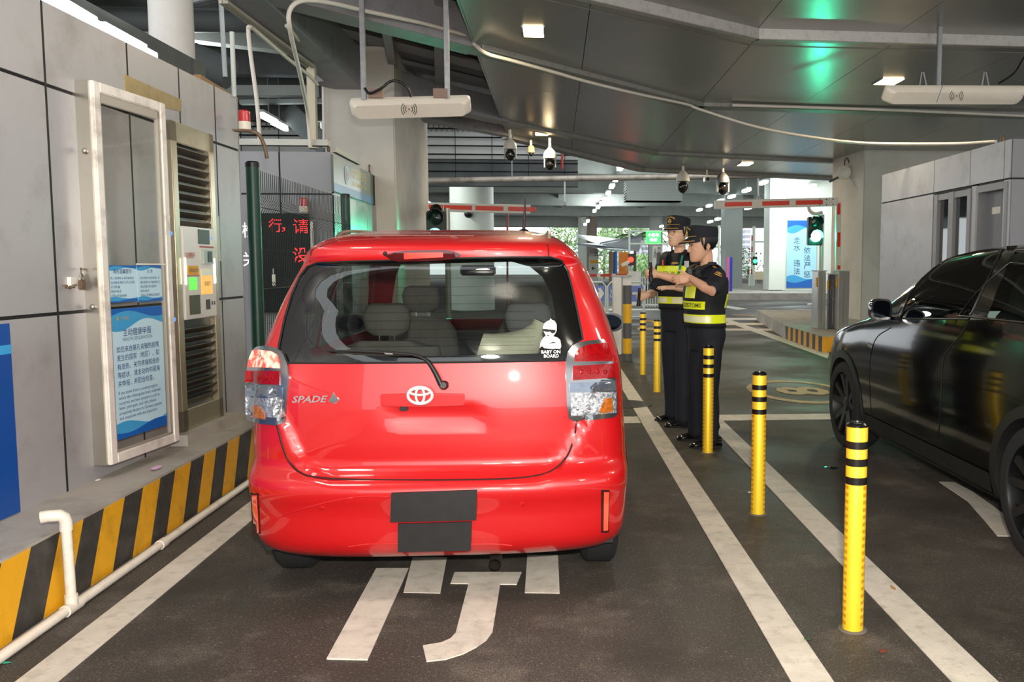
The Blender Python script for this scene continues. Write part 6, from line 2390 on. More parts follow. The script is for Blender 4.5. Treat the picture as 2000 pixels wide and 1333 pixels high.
def cabinet(label, x0, x1, ytop, ybot, Y, m, depth=.4, z0=.26):
    a, b = aty(x0, ytop, Y), aty(x1, ytop, Y)
    t = thing('gate_cabinet', label, 'cabinet', (a.x, Y, z0), 'gate cabinets on the right island')
    MB().box(a.x, b.x, Y, Y + depth, z0, a.z).build('body', m, t, bevel=.012)
    MB().box(a.x - .012, b.x + .012, Y - .012, Y + depth + .012, a.z, a.z + .02).build('lid', M_LGREY, t)
    MB().box(a.x - .022, a.x - .004, Y + .02, Y + .08, a.z - .30, a.z - .12).build('yellow_marker', M_YEL, t)
    MB().box((a.x + b.x) / 2 - .006, (a.x + b.x) / 2 + .006, Y - .004, Y, z0 + .1, a.z - .1).build('door_seam', M_GALV, t)
    return t


cabinet('brushed steel gate cabinet below the green traffic light', 1598, 1614, 530, 640, 16.6, M_CAB, z0=.28)
cabinet('brushed steel gate cabinet at the foot of the upright barrier arm', 1638, 1660, 530, 645, 16.2, M_CAB, z0=.28)
t = cabinet('narrow dark grey gate cabinet between the two steel cabinets', 1620, 1635, 536, 645, 16.4, mat('cabinet_dark', '#4c4c52', .4), depth=.12, z0=.28)
a = aty(1627.5, 570, 16.38)
MB().tube([a + Vector((.05 * math.cos(2 * PI * j / 20), 0, .14 * math.sin(2 * PI * j / 20))) for j in range(20)], .006, 5, closed=True).build('oval_emblem', M_GALV, t)
M_REDB = mat('barrier_red', '#e03a22', .4)


def folding_barrier(label, elbow, base, tip, nred_v, Y):
    t = thing('folding_barrier', label, 'barrier', base, 'folding barrier arms')
    MB().bar(base, elbow, .10, .10, up=(0, 1, 0)).build('upright_arm', mat('arm_white', '#d7d6ce', .4), t, bevel=.01)
    MB().bar(elbow, tip, .09, .17, up=(0, 0, 1)).build('level_arm', MATS['arm_white'], t, bevel=.01)
    L = (tip - elbow).length
    d = (tip - elbow).normalized()
    for f in nred_v:
        q = elbow + d * L * f
        MB().bar(q - d * .27, q + d * .27, .094, .085).build('red_band', M_REDB, t)
    return t, d


Yb = 17.0
e, bs, tp = aty(1637, 394, Yb), aty(1636, 590, Yb), aty(1395, 400, Yb)
t, d = folding_barrier('white and red folding barrier arm raised at the right column', e, bs, tp, [.24, .51, .81], Yb)
for y0, y1 in ((397, 419), (454, 482), (518, 526)):
    a, b = aty(1637.2, y0, Yb), aty(1636.4, y1, Yb)
    MB().bar(a, b, .104, .06, up=(1, 0, 0)).build('red_band', M_REDB, t)
for k in range(6):
    q = e + d * (.12 + .13 * (k % 3)) + Vector((0, -.05, .05 if k < 3 else -.05))
    MB().sphere(q, .012, 8).build('bolt', M_BLACK, t)
e, bs, tp = aty(800, 403, 17.2), aty(800, 666, 17.2), aty(1036, 409, 17.2)
t, d = folding_barrier('white and red folding barrier arm raised above the red car roof', e, bs, tp, [.16, .40, .66, .93], 17.2)
MB().tube(smoothpath([aty(846, 414, 17.1), aty(846, 422, 17.1), aty(838, 428, 17.1), aty(824, 428, 17.1)], 4), .03, 8).build('support_hook', M_COND, t, smooth=1)
q = aty(1594, 398, Yb)
t0 = [o for o in COL.objects if o.get('label', '').startswith('white and red folding barrier arm raised at')][0]
MB().tube(smoothpath([aty(1580, 396, Yb), aty(1581, 410, Yb), aty(1592, 418, Yb), aty(1606, 415, Yb)], 4), .035, 8).build('support_hook', M_COND, t0, smooth=1)


def traffic_light(label, c, pole_z, lit_lower, m_lens, base_z):
    t = thing('traffic_light', label, 'traffic light', (c.x, c.y, base_z))
    w, h = .15, .34
    MB().box(c.x - w, c.x + w, c.y, c.y + .14, c.z - h * .55, c.z + h * 1.15).build('housing', mat('signal_black', '#1d2422', .45), t, bevel=.015)
    MB().cyl((c.x + .16, c.y + .10, base_z), (c.x + .16, c.y + .10, c.z + h * 1.3), .045, n=14).build('pole', mat('pole_steel', '#a5a79c', .4, .5), t, smooth=.6)
    for k, z in enumerate((c.z, c.z + .29)):
        p = Vector((c.x, c.y, z))
        lens = MB().lathe([(.115, .0), (.115, .012), (.08, .03), (.001, .04)], p, (0, -1, 0), 28, caps=False)
        lens.build('lit_lens' if k == 0 else 'dark_lens', m_lens if k == 0 else mat('lens_dark', '#10251f', .2), t, smooth=.9)
        hood = MB()
        arc = [-.3 + (PI + .6) * j / 14 for j in range(15)]
        ri = [p + Vector((.125 * math.cos(a), 0, .125 * math.sin(a))) for a in arc] + [p + Vector((.13 * math.cos(a), 0, .13 * math.sin(a))) for a in arc[::-1]]
        rf = [q_ + Vector((0, -.12, 0)) for q_ in ri]
        hood.loft([ri, rf])
        hood.build('visor', MATS['signal_black'], t)
    return t


M_GLENS = mat('lit_green_signal', '#003020', .3, emit='#3affc0', estr=110)
c = aty(1593, 461, 17.6)
t = traffic_light('green lit traffic light on the right island', c, 0, 0, M_GLENS, .26)
lamp('green_signal_lamp', 'POINT', (c.x, c.y - .30, c.z), 6, (.05, 1.0, .62), .10)
c = aty(852, 462, 13.6)
t = traffic_light('traffic light hidden behind the red car roof, only its dark top showing', c, 0, 0, M_GLENS, 0)
MB().lathe([(.10, 0), (.09, .05), (.05, .09), (.01, .10)], (c.x, c.y + .05, c.z + .40), n=16).build('top_dome', M_BLACK, t, smooth=1)
# round white device and clock-like lamp on the right column
q = aty(1652, 337, 20.1) + Vector((-.03, 0, 0))
t = thing('bulkhead_lamp', 'round white bulkhead lamp high on the left face of the right column', 'lamp', q)
MB().lathe([(.16, 0), (.16, .06), (.12, .09), (.001, .10)], q, (-.6, -1, 0), 28).build('cover', M_WHITE, t, smooth=.6)
MB().tube(smoothpath([q + Vector((.0, -.02, .15)), q + Vector((-.02, -.03, .25)), q + Vector((.05, -.02, .33)), q + Vector((.10, -.01, .22))], 4), .012, 6).build('cable', M_BLACK, t)
MB().bar(q + Vector((-.12, 0.05, -.1)), q + Vector((-.32, .12, -.2)), .05, .05).build('bracket', M_BLACK, t)
o = MB().tube([Vector((5.10, 9.78 + .03 * math.cos(a), 2.925 + .05 * math.sin(a))) for a in [2 * PI * j / 16 for j in range(16)]], .012, 6, closed=True).build('lifting_eye', M_RUST, smooth=1)
tag(o, 'rusty lifting eye on the roof corner of the right booth', 'lifting eye')


# ================================================================ THE BLACK CAR
XT = 3.295
TY = [3.00, 3.06, 3.2, 3.6, 4.06, 4.6, 5.2, 5.7, 6.15, 6.6, 6.95, 7.3, 7.58, 7.74, 7.80]
TWM = [.62, .72, .86, .945, .962, .955, .95, .95, .95, .952, .958, .93, .85, .72, .60]
TZB = [.92, .96, 1.05, 1.12, 1.16, 1.165, 1.15, 1.13, 1.10, 1.06, 1.0, .93, .84, .76, .72]
TZR = [.95, .99, 1.10, 1.28, 1.42, 1.535, 1.575, 1.53, 1.36, 1.09, 1.02, .94, .85, .77, .73]
TZT = [.97, 1.01, 1.14, 1.34, 1.49, 1.60, 1.635, 1.61, 1.48, 1.17, 1.07, .99, .89, .80, .75]
TWR = [.55, .60, .66, .66, .65, .635, .63, .66, .70, .79, .81, .79, .70, .56, .45]
TWB = [.58, .67, .80, .88, .915, .91, .905, .905, .905, .905, .91, .88, .80, .66, .55]
M_TBLK = mat('black_car_paint', '#040405', .10, 0, coat=.25)
M_TGLS = glass_mat('tinted_glass', '#b4c4ba', .60, 0.0, 1.5, .03)
SK = [0, .12, .28, .50, .74, .88, 1.0]


def tprof(y):
    wm, zb, zr, ztp, wr, wb = (interp(TY, q, y) for q in (TWM, TZB, TZR, TZT, TWR, TWB))
    zr = max(zr, zb + .012)
    ztp = max(ztp, zr + .012)
    lowz = .24 + .10 * max(0, (y - 7.2) / .6) + .12 * max(0, (3.5 - y) / .5)
    return [wm * .955, wm * .985, wm, wb, wr, wr * .55, 0.0], [lowz, lowz + .14, max(.66, lowz + .25) if zb > .9 else .58, zb, zr, ztp - .012, ztp]


def tpt(y, s, sg=-1):
    xs, zs_ = tprof(y)
    return Vector((XT + sg * interp(SK, xs, s), y, interp(SK, zs_, s)))


def t_s(y, z):
    a, b = 0.0, .76
    for _ in range(24):
        m_ = (a + b) / 2
        if tpt(y, m_).z < z:
            a = m_
        else:
            b = m_
    return (a + b) / 2


def tes_hit(px, py):
    X = 2.4
    for _ in range(30):
        p = atx(px, py, X)
        y = min(max(p.y, 3.0), 7.8)
        X2 = tpt(y, t_s(y, p.z)).x
        X += .6 * (X2 - X)
    return atx(px, py, X)


def tes_n(p):
    y = min(max(p.y, 3.05), 7.75)
    s = t_s(y, p.z)
    a = tpt(y + .01, s) - tpt(y - .01, s)
    b = tpt(y, min(1, s + .01)) - tpt(y, max(0, s - .01))
    n_ = a.cross(b).normalized()
    return n_ if n_.x < 0 else -n_


tesla = thing('black_crossover', 'glossy black crossover car waiting in the right lane, cut by the frame edge', 'car', (XT, 5.4, 0))
w_front = [(1758, 622), (1764, 604), (1779, 571), (1800, 545), (1825, 523), (1860, 500), (1905, 484), (1962, 480), (1940, 524), (1912, 582), (1893, 623)]
w_tri = [(1742, 620), (1748, 604), (1766, 578), (1758, 606), (1754, 621)]
w_rear_yz = [(5.02, 1.19), (4.80, 1.50), (4.40, 1.485), (4.0, 1.41), (3.72, 1.32), (3.60, 1.25), (3.75, 1.20), (4.4, 1.195)]


def tdom(px):
    out = []
    for q in dens(px, 9):
        p = tes_hit(*q)
        out.append((p.y, t_s(p.y, p.z)))
    return out


def tdom_yz(l):
    return [(y, t_s(y, z)) for y, z in dens(l, .05)]


def arch_loop(yc, zc=.355, r=.405, lo=.012):
    out = []
    for j in range(25):
        a = PI * (-.12) + PI * 1.24 * j / 24
        y, z = yc + r * math.cos(a), zc + r * math.sin(a)
        out.append((y, max(lo, t_s(y, max(z, .2402)))))
    return out


WFRONT, WREAR = 6.95, 4.06
hf, hr_ = tdom(w_front), tdom_yz(w_rear_yz)
bmc = bmesh.new()
us = sorted(set([3.0 + 4.8 * i / 70 for i in range(71)]))
vs0 = [i / 40 for i in range(41)]
for sg in (-1, 1):
    patch(lambda y, s, sg=sg: tpt(y, s, sg), us, vs0, [hf, hr_, arch_loop(WFRONT), arch_loop(WREAR)])
for yy in (3.0, 7.8):
    vv = [bmc.verts.new(tpt(yy, s, -1)) for s in vs0] + [bmc.verts.new(tpt(yy, s, 1)) for s in vs0[-2::-1]]
    bmc.faces.new(vv)
bmesh.ops.remove_doubles(bmc, verts=bmc.verts, dist=.0008)
bmesh.ops.recalc_face_normals(bmc, faces=bmc.faces)
me = bpy.data.meshes.new('body')
bmc.to_mesh(me)
bmc.free()
me.materials.append(M_TBLK)
me.polygons.foreach_set('use_smooth', [True] * len(me.polygons))
me.set_sharp_from_angle(angle=.9)
o = bpy.data.objects.new('body', me)
COL.objects.link(o)
adopt(o, tesla)
for sg in (-1, 1):
    for nm, hl in (('front_side_window', hf), ('rear_side_window', hr_)):
        g_ = []
        V, T = cdt_fill(hl, [], [(u, v) for u in us for v in vs0 if inside((u, v), hl)])
        o = MB().add([tpt(v.x, v.y, sg) for v in V], T).build(nm, M_TGLS, tesla, smooth=1)
        if sg < 0:
            MB().tube([tpt(u, v, sg) + Vector((-.001, 0, 0)) for u, v in hl], .007, 6, closed=True).build('window_seal', mat('seal_black', '#050505', .35), o, smooth=1)


def tdecal(name, m, px, off, back=None, step=10, parent=tesla):
    return decal(name, m, parent, px, off, back, step, hit=tes_hit, nrm=tes_n)


tdecal('pillar_cover', mat('pillar_gloss', '#0a0908', .15, coat=1), [(1966, 481), (1988, 480), (1962, 538), (1936, 600), (1926, 625), (1893, 625), (1915, 580), (1942, 525)], .002)
tdecal('quarter_glass', mat('black_glass', '#0b0d0d', .06, coat=1), w_tri, .002)


def tseam(px, r=.004, m=None, nm='seam', par=tesla):
    P = smoothpath([tes_hit(*q) for q in px], 5)
    return MB().tube(P, r, 6).build(nm, m or mat('black_seam', '#000000', .6), par, smooth=1)


tseam([(1893, 626), (1880, 650), (1858, 677), (1845, 697), (1840, 730), (1838, 785), (1833, 850), (1826, 890)])
tseam([(1740, 640), (1712, 660), (1700, 700), (1699, 760), (1704, 820), (1712, 845)])
# lower black trims, wheel-arch trims
M_TTRIM = mat('matte_black_trim', '#1d1d1c', .55, noise=.1, nscale=20)
mb = MB()
P = []
for j in range(29):
    a = PI * (-.10) + PI * 1.20 * j / 28
    P.append(a)
for nm, yc in (('arch_trim', WFRONT), ('arch_trim', WREAR)):
    for sg in (-1, 1):
        inn, out_ = [], []
        for a in P:
            for r_, lst in ((.385, inn), (.445, out_)):
                y, z = yc + r_ * math.cos(a), max(.245, .355 + r_ * math.sin(a))
                p = tpt(y, t_s(y, z), sg)
                lst.append(Vector((p.x + sg * .010, y, z)))
        mb = MB()
        for j in range(28):
            mb.quad(inn[j], inn[j + 1], out_[j + 1], out_[j])
            mb.quad(inn[j], inn[j + 1], inn[j + 1] - Vector((sg * .10, 0, 0)), inn[j] - Vector((sg * .10, 0, 0)))
            mb.quad(out_[j], out_[j + 1], out_[j + 1] - Vector((sg * .02, 0, 0)), out_[j] - Vector((sg * .02, 0, 0)))
        mb.build(nm, M_TTRIM, tesla, smooth=.7)
for sg in (-1, 1):
    mb = MB()
    pts = [4.52 + (6.48 - 4.52) * j / 20 for j in range(21)]
    for a, b in zip(pts, pts[1:]):
        q = [tpt(y, t_s(y, z), sg) + Vector((sg * .006, 0, 0)) for y, z in ((a, .25), (b, .25), (b, .36), (a, .36))]
        mb.quad(*q)
    mb.build('sill_trim', M_TTRIM, tesla, smooth=.7)
MB().box(XT - .86, XT + .86, 3.3, 7.5, .20, .27).build('underbody', M_TTRIM, tesla)
M_TRIM2 = mat('dark_rim', '#3a3b3e', .35, .7)
for sg in (-1, 1):
    for yc in (WFRONT, WREAR):
        c = Vector((XT + sg * .835, yc, .355))
        ax = Vector((sg, 0, 0))
        r, w = .355, .25
        wh = MB().lathe([(.24, -w / 2 + .02), (.28, -w / 2), (.335, -w / 2 + .012), (.355, -w / 2 + .04), (.355, w / 2 - .04), (.338, w / 2 - .012), (.30, w / 2), (.262, w / 2 - .006), (.255, w / 2 - .02)], c, ax, 56, caps=False).build('wheel', M_TYRE, tesla, smooth=.6)
        mb = MB().lathe([(.258, w / 2 - .012), (.250, w / 2 - .03), (.245, 0), (.001, -.02)], c, ax, 48, caps=False)
        mb.build('rim', mat('rim_black', '#17181a', .4, .5), wh, smooth=.5)
        sp = MB()
        for k in range(5):
            a = 2 * PI * k / 5 + .35
            for da, wd in ((-.17, .038), (.17, .038)):
                d = Vector((0, math.cos(a + da * .4), math.sin(a + da * .4)))
                e = Vector((0, math.cos(a + da * 1.6), math.sin(a + da * 1.6)))
                s1 = ax.cross(d) * .028
                s2 = ax.cross(e) * wd * .55
                h0, h1 = ax * (w / 2 - .05), ax * (w / 2 - .018)
                sp.loft([[c + h0 + d * .045 - s1, c + h0 + d * .045 + s1, c + h0 - ax * .02 + d * .045 + s1, c + h0 - ax * .02 + d * .045 - s1],
                         [c + h1 + e * .248 - s2, c + h1 + e * .248 + s2, c + h1 - ax * .02 + e * .248 + s2, c + h1 - ax * .02 + e * .248 - s2]])
        sp.lathe([(.06, w / 2 - .07), (.06, w / 2 - .045), (.045, w / 2 - .035), (.001, w / 2 - .033)], c, ax, 24, caps=False)
        sp.build('wheel_spokes', M_TRIM2, wh, smooth=.4)
        MB().box(XT + sg * .60 - .05, XT + sg * .60 + .05, yc - .42, yc + .42, .27, .78).build('wheel_well', M_BLACK, tesla)
# mirrors
for sg in (-1, 1):
    c0 = tes_hit(1750, 612)
    if sg < 0:
        c = aty(1716, 603, c0.y + .02)
    else:
        c = Vector((2 * XT - c.x, c.y, c.z))
    rings = []
    for k in range(8):
        t_ = k / 7
        f = math.sqrt(max(.06, 1 - max(0, t_ - .2) ** 2 * 1.4))
        rings.append([c + Vector((.076 * f * math.copysign(abs(math.cos(a)) ** .6, math.cos(a)) * (1 - .12 * math.sin(a) * -sg), -.06 + .15 * t_, .075 * f * math.copysign(abs(math.sin(a)) ** .6, math.sin(a)))) for a in [2 * PI * j / 28 for j in range(28)]])
    mm = MB().loft(rings).build('door_mirror', M_TBLK, tesla, smooth=.8)
    g_ = [c + Vector((.060 * math.copysign(abs(math.cos(a)) ** .6, math.cos(a)), -.062, .060 * math.copysign(abs(math.sin(a)) ** .6, math.sin(a)))) for a in [2 * PI * j / 28 for j in range(28)]]
    MB().add(g_, [tuple(range(28))]).build('mirror_glass', MATS['mirror_silver'], mm)
    MB().bar(c + Vector((-sg * .06, .03, -.06)), c + Vector((-sg * .17, .05, -.085)), .05, .025).build('mirror_foot', M_TBLK, mm)
# cabin
MB().box(XT - .8, XT + .8, 3.6, 6.9, .32, .40).build('cabin_floor', M_SEATD, tesla)
MB().box(XT - .78, XT + .78, 6.15, 6.5, .62, 1.06).build('dashboard', M_SEATD, tesla, bevel=.05)
M_WSEAT = mat('pale_seat', '#b9bdb8', .7, noise=.04, nscale=10)


def tseat(x, y, m):
    rings = []
    for z, ww, dd, yo in ((.5, .92, .10, 0), (.75, 1, .11, -.03), (1.0, 1, .10, -.09), (1.18, .85, .08, -.14), (1.26, .62, .06, -.16), (1.36, .55, .055, -.17), (1.43, .42, .03, -.175)):
        rings.append([Vector((x + .25 * ww * math.copysign(abs(math.cos(a)) ** .5, math.cos(a)), y + yo + dd * math.copysign(abs(math.sin(a)) ** .6, math.sin(a)), z)) for a in [2 * PI * j / 24 for j in range(24)]])
    MB().loft(rings).build('seat_back', m, tesla, smooth=.9)
    MB().box(x - .26, x + .26, y - .02, y + .52, .40, .60).build('seat_cushion', m, tesla, bevel=.05)


for x in (XT - .40, XT + .40):
    tseat(x, 5.25, M_SEATD)
    tseat(x, 4.25, M_WSEAT)
MB().tube([Vector((XT - .40 + .18 * math.cos(2 * PI * j / 24), 5.98 - .06 * math.sin(2 * PI * j / 24), 1.0 + .18 * math.sin(2 * PI * j / 24))) for j in range(24)], .014, 8, closed=True).build('steering_wheel', M_BLACK, tesla, smooth=1)
MB().box(XT - .2, XT + .2, 6.08, 6.10, .95, 1.16).build('lit_centre_screen', mat('lit_screen', '#dfe8e6', .3, emit='#e8f2ef', estr=.6), tesla)
# side repeater camera on the front wing
q = tes_hit(1700, 675)
MB().obox(q, (.004, 0, 0), (0, .05, .006), (0, -.002, .016)).build('wing_badge', M_CHROME, tesla, bevel=.003)


# ================================================================ THE TWO OFFICERS
M_SKIN = mat('skin', '#d3a88a', .5, noise=.05, nscale=12)
M_SKIN2 = mat('skin_warm', '#cb9c7e', .5, noise=.05, nscale=12)
M_NAVY = mat('navy_uniform', '#171a24', .75, noise=.12, nscale=14)
M_NAVYT = mat('navy_trousers', '#14161f', .8, noise=.15, nscale=10, bump=.25, bscale=18)
M_VEST = mat('black_vest', '#101114', .7, noise=.15, nscale=20)
M_HIVIS = mat('hi_vis_yellow', '#e6f01e', .35, .0, coat=.4)
M_SILV = mat('reflective_silver', '#f2f4c8', .35, .1, coat=.4)
M_GOLD = mat('gold_thread', '#c79a4a', .45, .3)
M_HAIR = mat('black_hair', '#0c0b0b', .5)
M_SHOE = mat('black_leather', '#0d0c0c', .18, coat=.6)
M_CAP = mat('cap_navy', '#12151d', .8, noise=.1, nscale=20)


def solid(name, mb, m, parent, voxel=.008, it=4):
    """union of overlapping lofts as one continuous smooth skin"""
    me = bpy.data.meshes.new('tmp')
    me.from_pydata([tuple(p) for p in mb.v], [], mb.f)
    bm = bmesh.new()
    bm.from_mesh(me)
    bmesh.ops.recalc_face_normals(bm, faces=bm.faces)
    bm.to_mesh(me)
    bm.free()
    o = bpy.data.objects.new('tmp', me)
    COL.objects.link(o)
    md = o.modifiers.new('r', 'REMESH')
    md.mode = 'VOXEL'
    md.voxel_size = voxel
    me2 = bpy.data.meshes.new_from_object(o.evaluated_get(bpy.context.evaluated_depsgraph_get()))
    bpy.data.objects.remove(o)
    bm = bmesh.new()
    bm.from_mesh(me2)
    for _ in range(it):
        bmesh.ops.smooth_vert(bm, verts=bm.verts, factor=.5, use_axis_x=True, use_axis_y=True, use_axis_z=True)
    bm.to_mesh(me2)
    bm.free()
    me2.name = name
    me2.materials.clear()
    me2.materials.append(m)
    me2.polygons.foreach_set('use_smooth', [True] * len(me2.polygons))
    ob = bpy.data.objects.new(name, me2)
    COL.objects.link(ob)
    adopt(ob, parent)
    return ob


def limb(mb, pts, radii, n=16, flat=1.0, flat_ax=None):
    """tapered limb through points; extra rings round the ends"""
    P = [Vector(p) for p in pts]
    d0 = (P[0] - P[1]).normalized()
    d1 = (P[-1] - P[-2]).normalized()
    P = [P[0] + d0 * radii[0] * .85] + P + [P[-1] + d1 * radii[-1] * .85]
    R = [radii[0] * .45] + list(radii) + [radii[-1] * .45]
    return mb.tube(P, R, n)


def elbow_at(sh, wr, l1, l2, hint):
    d = wr - sh
    L = min(d.length, (l1 + l2) * .999)
    u = d.normalized()
    a = (l1 * l1 - l2 * l2 + L * L) / (2 * L)
    h = math.sqrt(max(l1 * l1 - a * a, 0))
    hv = Vector(hint) - u * Vector(hint).dot(u)
    return sh + u * a + hv.normalized() * h


def hand(mb, wrist, d, n, side, curl, thumb=.5, s=1.0, spread=.0):
    """palm, four bent fingers and a thumb. d = towards the fingers, n = out of the palm, side = towards the thumb"""
    d, n, side = Vector(d).normalized(), Vector(n).normalized(), Vector(side).normalized()
    rings = []
    for t, w, th in ((-.015, .024, .020), (.01, .030, .018), (.04, .040, .016), (.075, .042, .014), (.092, .038, .012)):
        c = wrist + d * t * s
        rings.append([c + side * (w * s * math.cos(a)) + n * (th * s * math.sin(a)) for a in [2 * PI * j / 14 for j in range(14)]])
    mb.loft(rings)
    for k, (off, L) in enumerate(((.030, .074), (.011, .082), (-.009, .076), (-.028, .060))):
        p = wrist + d * (.086 - .004 * abs(k - 1)) * s + side * off * s
        dd = (d + side * spread * (1.2 - k)).normalized()
        pts = [p - dd * .012]
        ang = 0
        for j, f in enumerate((.44, .32, .24)):
            ang += curl[k] if isinstance(curl, (list, tuple)) else curl
            pts.append(p)
            p = p + (dd * math.cos(ang) + n * math.sin(ang)) * L * f * s
        pts.append(p)
        mb.tube(pts, [.0095 * s, .0098 * s, .0090 * s, .0082 * s, .0062 * s], 8)
    b = wrist + d * .022 * s + side * .026 * s
    t1 = (d * .62 + side * .72 + n * .35).normalized()
    t2 = (d * (.95 - .3 * thumb) + side * (.35 - .5 * thumb) + n * (.25 + thumb)).normalized()
    mb.tube([b - t1 * .01, b + t1 * .036 * s, b + t1 * .036 * s + t2 * .032 * s, b + t1 * .036 * s + t2 * .056 * s], [.015 * s, .0125 * s, .0105 * s, .0072 * s], 8)


def officer(label, base, head_ang, body_ang, zs, arms, glasses=False, feet=None, skin=M_SKIN, foot_ang=None, hands=None, pitch=0.0):
    """zs: named heights; angles: 0 = facing -X, positive = turned to the viewer"""
    X0, Y0 = base
    f = Vector((-math.cos(body_ang), -math.sin(body_ang), 0))
    l = Vector((-f.y, f.x, 0))
    up = Vector((0, 0, 1))
    t = thing('person', label, 'person', (X0, Y0, 0))

    def B(a, b, z):
        return Vector((X0, Y0, 0)) + f * a + l * b + up * z
    sh, hip, crotch, chin = zs['shoulder'], zs['hip'], zs['crotch'], zs['chin']
    TZ = [crotch, hip, hip + .10, hip + .22, sh - .22, sh - .10, sh - .02, sh + .04]
    TA = [.105, .125, .118, .120, .130, .120, .085, .055]
    TB = [.150, .175, .165, .168, .190, .200, .165, .070]
    TC = [-.01, -.015, 0.0, .005, .0, -.01, -.02, -.025]

    def ring(z, off=0.0, n=40, a0=-PI, a1=PI, closed=True):
        a, b, c = interp(TZ, TA, z) + off, interp(TZ, TB, z) + off, interp(TZ, TC, z)
        out = []
        cnt = n if closed else n + 1
        for j in range(cnt):
            ph = a0 + (a1 - a0) * j / n
            cx_, sx_ = math.cos(ph), math.sin(ph)
            out.append(B(c + a * math.copysign(abs(cx_) ** .8, cx_), b * math.copysign(abs(sx_) ** .8, sx_), z))
        return out
    # ---- the body: one continuous skin
    mb = MB()
    zz = [crotch + (sh + .04 - crotch) * k / 18 for k in range(19)]
    mb.loft([ring(z, -.012, 24) for z in zz])
    neck0 = B(-.02, 0, sh + .0)
    hf_ = Vector((-math.cos(head_ang), -math.sin(head_ang), 0))
    hl = Vector((-hf_.y, hf_.x, 0))
    hu = (up * math.cos(pitch) + hf_ * math.sin(pitch)).normalized()
    hf_ = hl.cross(hu) * -1 if (hl.cross(hu)).dot(hf_) < 0 else hl.cross(hu)
    HC0 = B(.015, 0, chin)
    hs = zs.get('head', 1.0)

    def Hd(a, b, z):
        return HC0 + hf_ * (a * hs) + hl * (b * hs) + hu * (z * hs)
    limb(mb, [neck0 + up * -.03, neck0.lerp(Hd(-.02, 0, .05), .5), Hd(-.02, 0, .06)], [.064, .054, .054])
    rings = []
    HP = ((0.0, .062, .026, .024), (.012, .054, .042, .038), (.035, .040, .058, .050), (.06, .026, .072, .059), (.09, .012, .086, .067), (.12, .002, .096, .073), (.155, -.004, .099, .076), (.19, -.006, .092, .071), (.215, -.008, .072, .056), (.230, -.01, .040, .034))
    for z, c, dd, w in HP:
        rings.append([Hd(c + dd * math.copysign(abs(math.cos(p)) ** .9, math.cos(p)), w * math.copysign(abs(math.sin(p)) ** .85, math.sin(p)), z) for p in [2 * PI * j / 28 for j in range(28)]])
    mb.loft(rings)
    mb.tube([Hd(.094, 0, .130), Hd(.100, 0, .112), Hd(.108, 0, .094), Hd(.112, 0, .082), Hd(.102, 0, .072)], [.006, .0075, .0095, .0105, .009], 10)
    for sg in (-1, 1):
        mb.sphere(Hd(.100, sg * .011, .079), .0075, 8)
        mb.tube([Hd(.092, sg * .010, .134), Hd(.092, sg * .032, .138), Hd(.078, sg * .052, .134)], [.007, .009, .007], 8)
        mb.sphere(Hd(.070, sg * .040, .088), (.018, .018, .018), 10)
        mb.tube([Hd(-.006, sg * .071, .118), Hd(-.016, sg * .086, .122), Hd(-.022, sg * .088, .105), Hd(-.014, sg * .080, .082), Hd(-.004, sg * .071, .075)], [.006, .008, .009, .008, .006], 8)
        mb.sphere(Hd(-.010, sg * .077, .098), (.010, .010, .016), 8)
    mb.tube([Hd(.086, -.024, .050), Hd(.096, -.008, .054), Hd(.096, .008, .054), Hd(.086, .024, .050)], [.004, .0065, .0065, .004], 8)
    mb.tube([Hd(.085, -.020, .043), Hd(.094, 0, .042), Hd(.085, .020, .043)], [.004, .007, .004], 8)
    mb.sphere(Hd(.072, 0, .016), (.020, .020, .018), 10)
    hand_info = {}
    arm_j = {}
    for sgn, nm in ((1, 'left'), (-1, 'right')):
        A = arms[nm]
        s0 = B(-.015, sgn * .185, sh - .045)
        wr = Vector(A['wrist'])
        el = Vector(A['elbow']) if 'elbow' in A else elbow_at(s0, wr, A.get('l1', .30), A.get('l2', .265), A['hint'])
        arm_j[nm] = (s0, el, wr)
        limb(mb, [s0, s0.lerp(el, .5), el, el.lerp(wr, .3), el.lerp(wr, .7), wr], [.052, .047, .040, .042, .034, .026], 14)
        hand(mb, wr, A['d'], A['n'], A['side'], A['curl'], A.get('thumb', .5), 1.0, A.get('spread', 0.0))
    legs = []
    for sgn, k in ((1, 0), (-1, 1)):
        hp = B(-.01, sgn * .085, crotch + .06)
        an = Vector(feet[k]) + Vector((0, 0, .085))
        kn = hp.lerp(an, .52) + f * .025
        legs.append((hp, kn, an))
        limb(mb, [hp, hp.lerp(kn, .5), kn, kn.lerp(an, .35), an], [.088, .074, .054, .056, .038], 14)
        ff = Vector((-math.cos(foot_ang), -math.sin(foot_ang), 0))
        limb(mb, [an - up * .040, an - up * .055 + ff * .08], [.028, .020], 10)
    body_o = solid('body', mb, skin, t, .0052, 3)
    # ---- trousers
    mb = MB()
    mb.loft([ring(z, .014, 28) for z in (crotch - .01, crotch + .05, hip - .03, hip, hip + .06)])
    for (hp, kn, an) in legs:
        mid = hp.lerp(kn, .5)
        lp = [hp + up * .02, mid + f * .004, kn, kn.lerp(an, .4), kn.lerp(an, .8) + f * .012, an + up * -.03 + f * .020]
        limb(mb, lp, [.103, .098, .082, .080, .074, .074], 18)
        for j, zf in enumerate((.25, .55, .80)):      # folds in the cloth
            q = kn.lerp(an, zf)
            ww = up.cross(f).normalized()
            mb.tube([q + f * (.066 - .006 * j) - ww * .05 + up * .02, q + f * (.074 - .006 * j) + up * -.012, q + f * .060 + ww * .05 + up * .025], [.008, .013, .008], 8)
            mb.tube([q - f * .055 - ww * .04 + up * .0, q - f * (.070) + up * .03, q - f * .055 + ww * .045], [.008, .012, .008], 8)
